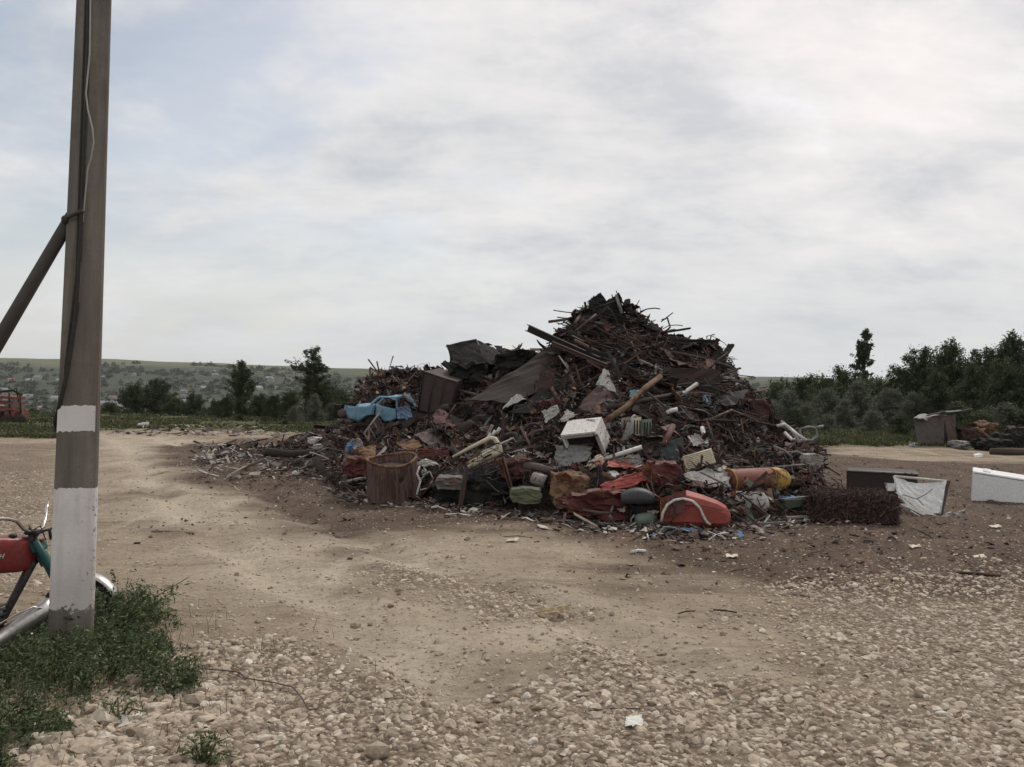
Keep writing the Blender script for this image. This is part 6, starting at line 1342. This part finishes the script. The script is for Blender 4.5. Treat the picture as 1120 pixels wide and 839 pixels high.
pipe('log', 'long dark log lying at the right edge of the yard', 'log', [(1084, 494), (1104, 494), (1130, 495)], [.12, .13, .12], m_bark, 26.6, n=12)
pipe('leaning_board', 'pale plank leaning in the debris right of the collapsed shed', 'plank', [(1068, 468), (1084, 481)], .07, m_tanb, 29)
for x, y, s, lb in [(1070, 500, .16, 'white crumpled bag on the tan strip below the right debris'), (1002, 487, .16, 'pale crumpled bag at the left foot of the collapsed shed'), (997, 489, .12, 'small white scrap on the grass edge left of the shed'), (155, 469, .28, 'white stone like bag at the yard edge right of the pole'), (905, 467 + 9, .12, 'grey scrap in the grass right of the heap')]:
    c = gnd(x, y); b = MB(); b.quad([c + Vector((-s, -s * .5, 0)), c + Vector((s, -s * .6, .02)), c + Vector((s * .8, s * .5, s * .8)), c + Vector((-s * .7, s * .6, s * .6))], s * .35, 6, .03, int(x), ragged=.02); fin(b, 'rubbish_bag', m_enamel if s != .12 else m_grey, lb, 'bag')
# ---------- farm machine at the left edge
def machine():
    Y = 34.6; o = at(8, 462, Y); o.z = tz(o.x, Y); root = empty('farm_machine', o, 'rusty red farm machine standing in the weeds at the left edge', 'farm machine'); P = lambda x, y, d=0.: at(x, y, Y + d) - o
    mr = mat('machine_red', (.20, .055, .05), .7, rust=.4, dirt=.4)
    b = MB()
    for y in (434, 440, 446): b.box(P(2, y, 0), (1.5, .9, .10), Matrix.Rotation(R(3), 3, 'Y')); b.box(P(-22, y, 0), (.7, .9, .12))
    b.box(P(18, 454, 0), (.6, .8, .42), bev=.03); b.box(P(-6, 454, 0), (1.0, .9, .34), bev=.03); b.build('body', mr, root)
    b = MB()
    for x in (-20, -4, 10, 22): b.tube([P(x, 430, -.4), P(x + 1, 462, -.4)], .04, 6); b.tube([P(x, 430, .4), P(x + 1, 462, .4)], .04, 6)
    b.tube([P(-22, 431), P(14, 427), P(24, 432)], .05, 6); b.tube([P(14, 427), P(18, 424), P(20, 440)], .03, 6); b.build('frame', m_rustd, root)
    for x in (-14, 8, 22):
        b = MB(); b.lathe([(.08, -.06), (.26, -.07), (.28, 0), (.26, .07), (.08, .06)], 20, axis=(0, 1, 0), org=P(x, 460, -.45)); b.build('wheel', m_rub, root)
    b = MB(); b.box(P(24, 451, -.2), (.10, .3, .30), bev=.02); b.build('lamp_box', m_tanb, root)
machine()

# ================================================================== COUNTLESS-LOOKING BUT COUNTABLE: bars, sheets, tyres thrown over the heap
def heap_normal(x, y):
    e = .25; gx = (hz(x + e, y) - hz(x - e, y)) / (2 * e); gy = (hz(x, y + e) - hz(x, y - e)) / (2 * e); return Vector((-gx, -gy, 1)).normalized()
def in_hero(px, py, pad=2):
    return any(a - pad < px < c + pad and b - pad < py < d + pad for a, b, c, d in HERO)
def surf(px, py):
    Y = hit(px, py)
    if Y is None: return None
    x = ray(px, py); X = x.x / x.y * Y; h = hz(X, Y)
    return (X, Y, h) if h > .05 else None
def proto_mesh(b, m):
    me = bpy.data.meshes.new('scrap'); me.from_pydata([tuple(v) for v in b.v], [], b.f); me.materials.append(m); me.polygons.foreach_set('use_smooth', b.sm); me.update(); return me
def mk_bar(L, r, bend, seed, kind):
    rr = random.Random(seed); b = MB()
    if kind == 'angle':
        k = L / 2; t = r * .35; b.box((0, 0, 0), (L, r * 2, t)); b.box((0, -r + t / 2, r + t / 2 + .001), (L, t, r * 2)); return b
    pts = []; n = 7; ph = rr.uniform(0, 6)
    for i in range(n): u = i / (n - 1) - .5; pts.append((u * L, bend * (math.cos(u * 3 + ph) - .8), bend * .6 * math.sin(u * 5 + ph)))
    b.tube(pts, r, 6 if r < .03 else 9); return b
def mk_sheet(w_, h_, cr, seed):
    b = MB(); b.quad([(-w_ / 2, -h_ / 2, 0), (w_ / 2, -h_ / 2, 0), (w_ / 2 * .9, h_ / 2, 0), (-w_ / 2, h_ / 2 * .9, 0)], cr, 6, .012, seed, ragged=.03); return b
def mk_tyre():
    b = MB(); pr = [(.20, -.08), (.24, -.10), (.30, -.09), (.32, -.04), (.32, .04), (.30, .09), (.24, .10), (.20, .08), (.20, -.08)]
    n = 26; vs = [(math.cos(2 * math.pi * j / n) * r, math.sin(2 * math.pi * j / n) * r, h) for r, h in pr for j in range(n)]
    b.add(vs, [(i * n + j, i * n + (j + 1) % n, (i + 1) * n + (j + 1) % n, (i + 1) * n + j) for i in range(len(pr) - 1) for j in range(n)], 0, True); return b
def mk_profile(L, w_, seed):
    b = MB(); t = .012; b.box((0, 0, 0), (L, w_, t)); b.box((0, w_ / 2 - t / 2, w_ * .3 + t / 2 + .001), (L, t, w_ * .6)); b.box((0, -w_ / 2 + t / 2, w_ * .3 + t / 2 + .001), (L, t, w_ * .6)); return b
def mk_coil(seed):
    rr = random.Random(seed); b = MB(); r = rr.uniform(.15, .4); pts = []
    for i in range(26):
        a = i / 25 * rr.uniform(5, 9); pts.append((math.cos(a) * r * (1 + .2 * math.sin(i)), math.sin(a) * r, .006 * i + .05 * math.sin(i * .9)))
    b.tube(pts, .011, 5); return b
def mk_gridframe(seed):
    rr = random.Random(seed); b = MB(); w_, h_ = rr.uniform(.5, .9), rr.uniform(.3, .6); b.tube([(-w_ / 2, -h_ / 2, 0), (w_ / 2, -h_ / 2, 0), (w_ / 2, h_ / 2, .05), (-w_ / 2, h_ / 2, 0)], .018, 6, closed=True)
    for k in range(3): x = -w_ / 2 + w_ * (k + 1) / 4; b.tube([(x, -h_ / 2, 0), (x, h_ / 2, .02)], .010, 5)
    return b
KINDS = {
    'rusty_bar': dict(meshes=[proto_mesh(mk_bar(L, r, bd, s, 'round'), m) for s, (L, r, bd, m) in enumerate([(2.2, .020, .22, m_rust), (1.7, .016, .30, m_rustd), (2.6, .024, .18, m_rustd), (1.3, .014, .36, m_rust), (1.8, .018, .12, m_steel), (1.1, .013, .25, m_rustd), (2.3, .026, .28, m_rustd)])],
                      label='thin rusty rod tangled among others in the scrap heap', cat='steel bar', group='thin rods tangled over the scrap heap'),
    'angle_iron': dict(meshes=[proto_mesh(mk_bar(L, r, 0, s, 'angle'), m) for s, (L, r, m) in enumerate([(2.2, .03, m_rust), (1.5, .025, m_rustd), (2.8, .035, m_rustd), (1.1, .025, m_steel)])], label='straight rusty angle iron jammed into the scrap heap', cat='angle iron', group='angle irons jammed into the scrap heap'),
    'steel_channel': dict(meshes=[proto_mesh(mk_profile(L, w_, 0), m) for L, w_, m in ((1.9, .10, m_rust), (2.6, .12, m_rustd), (1.3, .09, m_maroon))], label='rusty channel profile lying among bars in the scrap heap', cat='channel', group='channel profiles in the scrap heap'),
    'scrap_pipe': dict(meshes=[proto_mesh(mk_bar(L, r, bd, s + 30, 'round'), m) for s, (L, r, bd, m) in enumerate([(1.8, .045, .03, m_rust), (1.2, .055, .05, m_rustd), (2.3, .04, .12, m_steel), (.8, .06, .0, m_grey)])], label='rusty pipe lying loose in the scrap heap', cat='pipe', group='pipes lying loose in the scrap heap'),
    'dark_sheet': dict(meshes=[proto_mesh(mk_sheet(w_, h_, c, s), m) for s, (w_, h_, c, m) in enumerate([(.9, .6, .10, m_rustd), (.7, .45, .12, m_rust), (1.1, .5, .14, m_soot), (.5, .4, .08, m_maroon), (.8, .7, .16, m_rustd), (.6, .3, .1, m_soot)])], label='crumpled rusty or sooty sheet buried in the scrap heap', cat='metal sheet', group='crumpled dark sheets in the scrap heap'),
    'colour_scrap': dict(meshes=[proto_mesh(mk_sheet(w_, h_, c, s + 20), m) for s, (w_, h_, c, m) in enumerate([(.32, .2, .05, m_grey), (.22, .16, .06, m_cream), (.36, .22, .08, m_redd), (.3, .2, .05, m_green), (.22, .14, .04, m_enamel), (.4, .2, .07, m_tanb), (.3, .2, .06, m_orange), (.34, .24, .06, m_steel)])], label='small bent painted sheet scrap lying among the rusty metal', cat='scrap piece', group='small painted scraps in the heap'),
    'wire_coil': dict(meshes=[proto_mesh(mk_coil(s), m) for s, m in enumerate((m_rustd, m_rust, m_rustd, m_steel, m_rustd))], label='springy curl of rusty wire in the scrap heap', cat='wire coil', group='curls of wire in the scrap heap'),
    'rod_grating': dict(meshes=[proto_mesh(mk_gridframe(s), m) for s, m in enumerate((m_rust, m_rustd, m_grey))], label='small welded rod grating in the scrap heap', cat='grating', group='welded gratings in the scrap heap'),
    'old_tyre': dict(meshes=[proto_mesh(mk_tyre(), m_rub)], label='old black tyre half buried in the scrap heap', cat='tyre', group='old tyres in the scrap heap'),
}
def scatter(kind, n, region, stick=.06, scale=(.8, 1.15), tilt=.45, prefer=None, hero_ok=False, only=None, sideways=None):
    K = KINDS[kind]; x0, y0, x1, y1 = region; c = 0; tries = 0
    while c < n and tries < n * 30:
        tries += 1; px, py = rnd.uniform(x0, x1), rnd.uniform(y0, y1)
        if prefer and not prefer(px, py): continue
        if not hero_ok and in_hero(px, py): continue
        s = surf(px, py)
        if not s: continue
        x, y, h = s; nrm = heap_normal(x, y); nrm = Vector((nrm.x * .8, nrm.y * .8, nrm.z)).normalized()
        me = rnd.choice(K['meshes']) if only is None else K['meshes'][rnd.choice(only)]
        an = rnd.gauss(0, .55) if sideways else rnd.uniform(0, math.pi)
        t = Vector((math.cos(an), math.sin(an), 0)); t = (t - nrm * t.dot(nrm)).normalized(); t = (t + nrm * rnd.gauss(0, tilt * .35)).normalized(); bi = nrm.cross(t).normalized(); n2 = t.cross(bi)
        M_ = Matrix((t, bi, n2)).transposed(); M_ = M_ @ Matrix.Rotation(rnd.gauss(0, tilt), 3, 'X')
        o = bpy.data.objects.new(kind, me); COL.objects.link(o); o.location = Vector((x, y, h + tz(x, y) + stick * rnd.uniform(-.3, 1.3))); o.rotation_euler = M_.to_euler(); sc_ = rnd.uniform(*scale); o.scale = (sc_ * rnd.uniform(.8, 1.15), sc_, sc_)
        name_it(o, kind, me, px, py); c += 1
WORDS = {'rusty_bar': ['long brown bent rod', 'dark bent rod', 'longest dark bent rod', 'curled brown rod', 'grey rod', 'short dark rod', 'thick dark bent rod'], 'angle_iron': ['brown angle iron', 'dark angle iron', 'long dark angle iron', 'short grey angle iron'],
         'steel_channel': ['brown steel channel', 'long dark steel channel', 'short maroon steel channel'], 'scrap_pipe': ['rusty pipe', 'short dark pipe', 'long grey steel pipe', 'stubby pale grey pipe'],
         'dark_sheet': ['dark crumpled sheet', 'brown crumpled sheet', 'long sooty sheet', 'small maroon sheet', 'big dark crumpled sheet', 'narrow sooty sheet'], 'colour_scrap': ['small grey painted scrap', 'small cream painted scrap', 'small dark red painted scrap', 'small grey green scrap', 'small white enamel scrap', 'small tan rusty scrap', 'small orange primed scrap', 'small steel scrap'],
         'wire_coil': ['dark curl of wire', 'brown curl of wire', 'loose dark curl of wire', 'grey curl of wire', 'wide dark curl of wire'], 'rod_grating': ['brown rod grating', 'dark rod grating', 'grey rod grating'], 'old_tyre': ['old black tyre']}
def where(px, py):
    if py < 385: return 'on the summit of the heap'
    if px < 560 and py < 470: return 'on the left shoulder of the heap'
    if px < 400: return 'in the rubble left of the heap'
    if py > 520: return 'at the foot of the heap'
    if px > 735: return 'on the right flank of the heap'
    if py > 455: return 'in the lower middle of the heap'
    return 'in the upper middle of the heap'
def name_it(o, kind, me, px, py):
    K = KINDS[kind]; wd = WORDS[kind][K['meshes'].index(me)]; wh = where(px, py); tag(o, wd + ' ' + wh, K['cat'], wd + ', several ' + wh); _rep.setdefault(wd + ' ' + wh, []).append((px, o))
_rep = {}
UP = (560, 330, 850, 470); ALL = (380, 330, 900, 578); LOW = (380, 440, 900, 578); LFT = (385, 400, 560, 480); RT = (720, 370, 860, 480)
scatter('dark_sheet', 70, ALL, .06, (.4, .8), .7); scatter('dark_sheet', 75, UP, .08, (.3, .6), .8); scatter('dark_sheet', 16, (600, 400, 800, 470), .12, (.9, 1.3), .5, only=[0, 1, 4, 3]); scatter('dark_sheet', 10, (440, 420, 600, 500), .12, (.8, 1.2), .5, only=[0, 1, 3]); scatter('dark_sheet', 26, LFT, .08, (.5, .8), .7); scatter('dark_sheet', 30, RT, .08, (.25, .5), .9)
scatter('rusty_bar', 150, UP, .10, (.35, .85), .4, sideways=True); scatter('rusty_bar', 60, LOW, .10, (.3, .7)); scatter('rusty_bar', 22, LFT, .12, (.4, .7)); scatter('rusty_bar', 40, (380, 518, 780, 578), .30, (.2, .45), hero_ok=True)
scatter('angle_iron', 32, (580, 360, 780, 460), .08, (.35, .8), .4, sideways=True); scatter('angle_iron', 24, LOW, .08, (.3, .6))
scatter('steel_channel', 12, (600, 370, 760, 450), .06, (.4, .8), .4, sideways=True); scatter('steel_channel', 10, LOW, .08, (.3, .6))
scatter('scrap_pipe', 14, UP, .08, (.4, .8)); scatter('scrap_pipe', 26, LOW, .08, (.3, .7))
scatter('colour_scrap', 120, LOW, .10, (.4, .95), .8); scatter('colour_scrap', 60, UP, .1, (.3, .6), .8, only=[0, 2, 5, 7, 4]); scatter('colour_scrap', 30, (225, 465, 400, 510), .06, (.5, .9)); scatter('colour_scrap', 12, LFT, .1, (.5, .9)); scatter('colour_scrap', 46, (380, 516, 900, 578), .25, (.3, .55), .9, hero_ok=True)
scatter('wire_coil', 70, (690, 350, 850, 480), .10, (.5, .9)); scatter('wire_coil', 40, LOW, .12, (.5, .9)); scatter('wire_coil', 12, LFT, .12, (.5, .9)); scatter('wire_coil', 26, (380, 516, 900, 578), .28, (.3, .6), hero_ok=True); scatter('wire_coil', 40, UP, .08, (.5, .9))
scatter('colour_scrap', 14, (385, 426, 450, 446), .25, (.3, .5), hero_ok=True); scatter('rusty_bar', 8, (380, 450, 455, 470), .35, (.25, .4), hero_ok=True); scatter('wire_coil', 30, (440, 518, 600, 556), .35, (.4, .8), hero_ok=True)
scatter('rod_grating', 16, LOW, .1); scatter('rod_grating', 8, UP, .1, (.6, .8))
scatter('old_tyre', 7, (400, 400, 560, 500), .05, (.8, 1), tilt=.9); scatter('old_tyre', 5, LOW, .05, (.7, .9), tilt=.9)

# silhouette pieces along the crest, sticking out against the sky
def crest():
    for i in range(120):
        px = rnd.uniform(396, 850); Yr = float(np.interp(px, _rc, _ry)); row = float(np.interp(px, _rc, np.array([r[1] for r in RIDGE], float)))
        x = at(px, row, Yr).x; h = hz(x, Yr)
        if h < .3: continue
        kind = rnd.choices(['rusty_bar', 'dark_sheet', 'wire_coil', 'angle_iron'], [1.1, 6, 2.2, .4])[0]
        if 545 < px < 600 and kind != 'dark_sheet': continue
        K = KINDS[kind]; me = rnd.choice(K['meshes']); o = bpy.data.objects.new(kind, me); COL.objects.link(o); s = rnd.uniform(.22, .5) if kind in ('dark_sheet', 'wire_coil') else rnd.uniform(.18, .38)
        o.scale = (s,) * 3; o.location = (x, Yr + rnd.uniform(-.5, .3), h + rnd.uniform(-.02, .16)); o.rotation_euler = (rnd.uniform(-.9, .9), rnd.uniform(-.9, .9), rnd.uniform(0, 6.28)); name_it(o, kind, me, px, row)
crest()

for lb, L in _rep.items():
    L.sort(key=lambda q: q[0])
    if len(L) == 1: del L[0][1]['group']
    elif len(L) <= 38:
        for i, (_, o) in enumerate(L): o['label'] = lb + ', ' + (ORD[i] if i < len(L) - 1 or len(L) < 3 else 'rightmost')
# ------------------------------------------------------------------ small things lying on the yard
def ground_bits():
    c = gnd(693, 794); b = MB(); b.quad([c + Vector((-.045, -.03, .01)), c + Vector((.04, -.035, .012)), c + Vector((.052, .035, .045)), c + Vector((-.04, .04, .035))], .012, 7, .004, 4, ragged=.006); fin(b, 'white_rag', mat('clean_rag', (.68, .67, .62), .8, bump=.1, dirt=.1), 'small white crumpled rag on the gravel at the bottom middle', 'rag')
    c = gnd(608, 668); b = MB(); b.quad([c + Vector((-.16, -.03, .01)), c + Vector((.0, -.06, .02)), c + Vector((.13, .04, .06)), c + Vector((-.12, .04, .03))], .04, 7, .005, 5, ragged=.02); fin(b, 'dry_leaf', mat('dry_tan', (.36, .28, .17), .9, bump=.2, dirt=.3), 'dry tan curled scrap of card at the edge of the middle gravel patch', 'card scrap')
    b = MB(); pts = [(203, 742), (220, 739), (244, 738), (262, 741), (268, 750), (300, 752), (320, 757), (330, 772), (337, 782), (347, 781), (350, 774)]
    b.tube([gnd(*p) + Vector((0, 0, .035 + .01 * math.sin(i * 2))) for i, p in enumerate(pts)], .0045, 6); fin(b, 'rusty_wire', m_rust, 'thin rusty wire snaking over the gravel right of the weeds', 'wire')
    for k, (x, y, s, lb) in enumerate([(389, 686, .035, 'fist sized pale stone alone on the tan dirt left of the middle'), (331, 684, .022, 'small pale stone left of the lone fist sized stone'), (412, 826, .055, 'largest pale stone at the bottom edge below the wire'), (215, 770, .06, 'big pale stone right of the weeds')]):
        c = gnd(x, y); rr = random.Random(k); b = MB(); V = [Vector(v) for v in ICV.tolist()]; b.add([Vector((v.x * s * 1.3, v.y * s, v.z * s * .75)) * rr.uniform(.8, 1.2) + c + Vector((0, 0, s * .4)) for v in V], ICF.tolist()); fin(b, 'stone', m_stone, lb, 'stone')
    for k, (p0, p1, r, m, lb) in enumerate([((166, 583), (212, 585), .016, m_plank, 'dark twig lying on the damp patch right of the pole'), ((690, 606), (706, 605), .02, m_enamel, 'white paper strip on the dirt below the red sidecar'), ((780, 668), (806, 671), .007, m_rustd, 'thin dark rod on the dirt at the right of the middle'), ((742, 672), (760, 669), .006, m_rustd, 'short dark twig right of the curled card'), ((1046, 628), (1095, 632), .015, m_rust, 'long rusty strip on the dark soil at the right edge'), ((866, 652), (886, 655), .012, m_plank, 'brown stick on the gravel at the right'), ((700, 776), (640, 779), .004, m_rustd, 'fine wire trailing left from the white rag')]):
        b = MB(); a, c = gnd(*p0), gnd(*p1); b.tube([a + Vector((0, 0, r)), a.lerp(c, .5) + Vector((0, .02, r * 1.4)), c + Vector((0, 0, r))], r, 6); fin(b, 'stick', m, lb, 'stick')
    for x, y, lb in [(1088, 585 - 8, 'yellowish scrap sheet on the dark soil below the white chest'), (1070, 610, 'pale torn scrap on the dark soil at the right'), (1000, 600, 'tan scrap on the dark soil in front of the bale'), (560, 592, 'white chip on the dirt in front of the tan crushed drum'), (800, 610, 'small pale chip on the dirt below the red sidecar nose')]:
        c = gnd(x, y); s = .05; b = MB(); b.quad([c + Vector((-s * 1.5, -s, .01)), c + Vector((s * 1.3, -s, .015)), c + Vector((s * 1.6, s, .03)), c + Vector((-s, s, .02))], .015, 4, .004, int(x), ragged=.01); fin(b, 'litter_scrap', m_cream, lb, 'litter')
    # pale litter strewn at the foot of the heap
    n = 4600; u = rng.uniform(225, 905, n); Yf = np.interp(u, _rc, _rf); y = Yf - np.abs(rng.normal(0, .45, n)) + .2; x = (u - 560) / F * y; k = rng.random(n) < .7; x, y = x[k], y[k]
    mm = island_mat('litter', [((.42, .40, .36), 3), ((.10, .06, .05), 5), ((.20, .15, .11), 3), ((.05, .04, .04), 3), ((.12, .20, .32), .3)], .8)
    flakes('litter', x, y, terrain(x, y) + .02, np.clip(rng.lognormal(-2.95, .5, len(x)), .02, .16), mm, 'small litter strewn along the foot of the heap', tilt=.8, strip=.35)
    # rubble field left
    n = 650; u = rng.uniform(215, 400, n); y = rng.uniform(15.5, 24, n); x = (u - 560) / F * y; mm2 = island_mat('pale_rubble', [((.36, .33, .29), 3), ((.26, .23, .20), 3), ((.14, .11, .09), 3), ((.06, .045, .04), 2)], .9)
    flakes('pale_rubble', x, y, terrain(x, y) + heap_h(x, y) + .05, np.clip(rng.lognormal(-2.5, .5, n), .04, .25), mm2, 'pale rubble and planks strewn at the left foot of the heap', tilt=.7, strip=.5)
    n = 500; u = rng.uniform(120, 420, n); y = rng.uniform(28, 34, n); x = (u - 560) / F * y; flakes('edge_rubble', x, y, terrain(x, y) + .05, np.clip(rng.lognormal(-2.3, .5, n), .05, .3), mm2, 'rubble along the far left edge of the yard', tilt=.7, strip=.3)
ground_bits()

# ------------------------------------------------------------------ the air
def haze():
    b = MB(); b.box((0, 1260, -40), (9600, 2800, 250)); o = b.build('haze', []); m = bpy.data.materials.new('haze_air'); m.use_nodes = True; t = m.node_tree; t.nodes.clear()
    out = N(t, 'ShaderNodeOutputMaterial'); v = N(t, 'ShaderNodeVolumePrincipled'); v.inputs['Color'].default_value = (.86, .90, .95, 1); v.inputs['Density'].default_value = HAZE; v.inputs['Anisotropy'].default_value = .2; link(t, v.outputs[0], out.inputs['Volume']); o.data.materials.append(m); tag(o, 'thin pale haze over the valley', kind='stuff')
HAZE = 0.00009
haze()
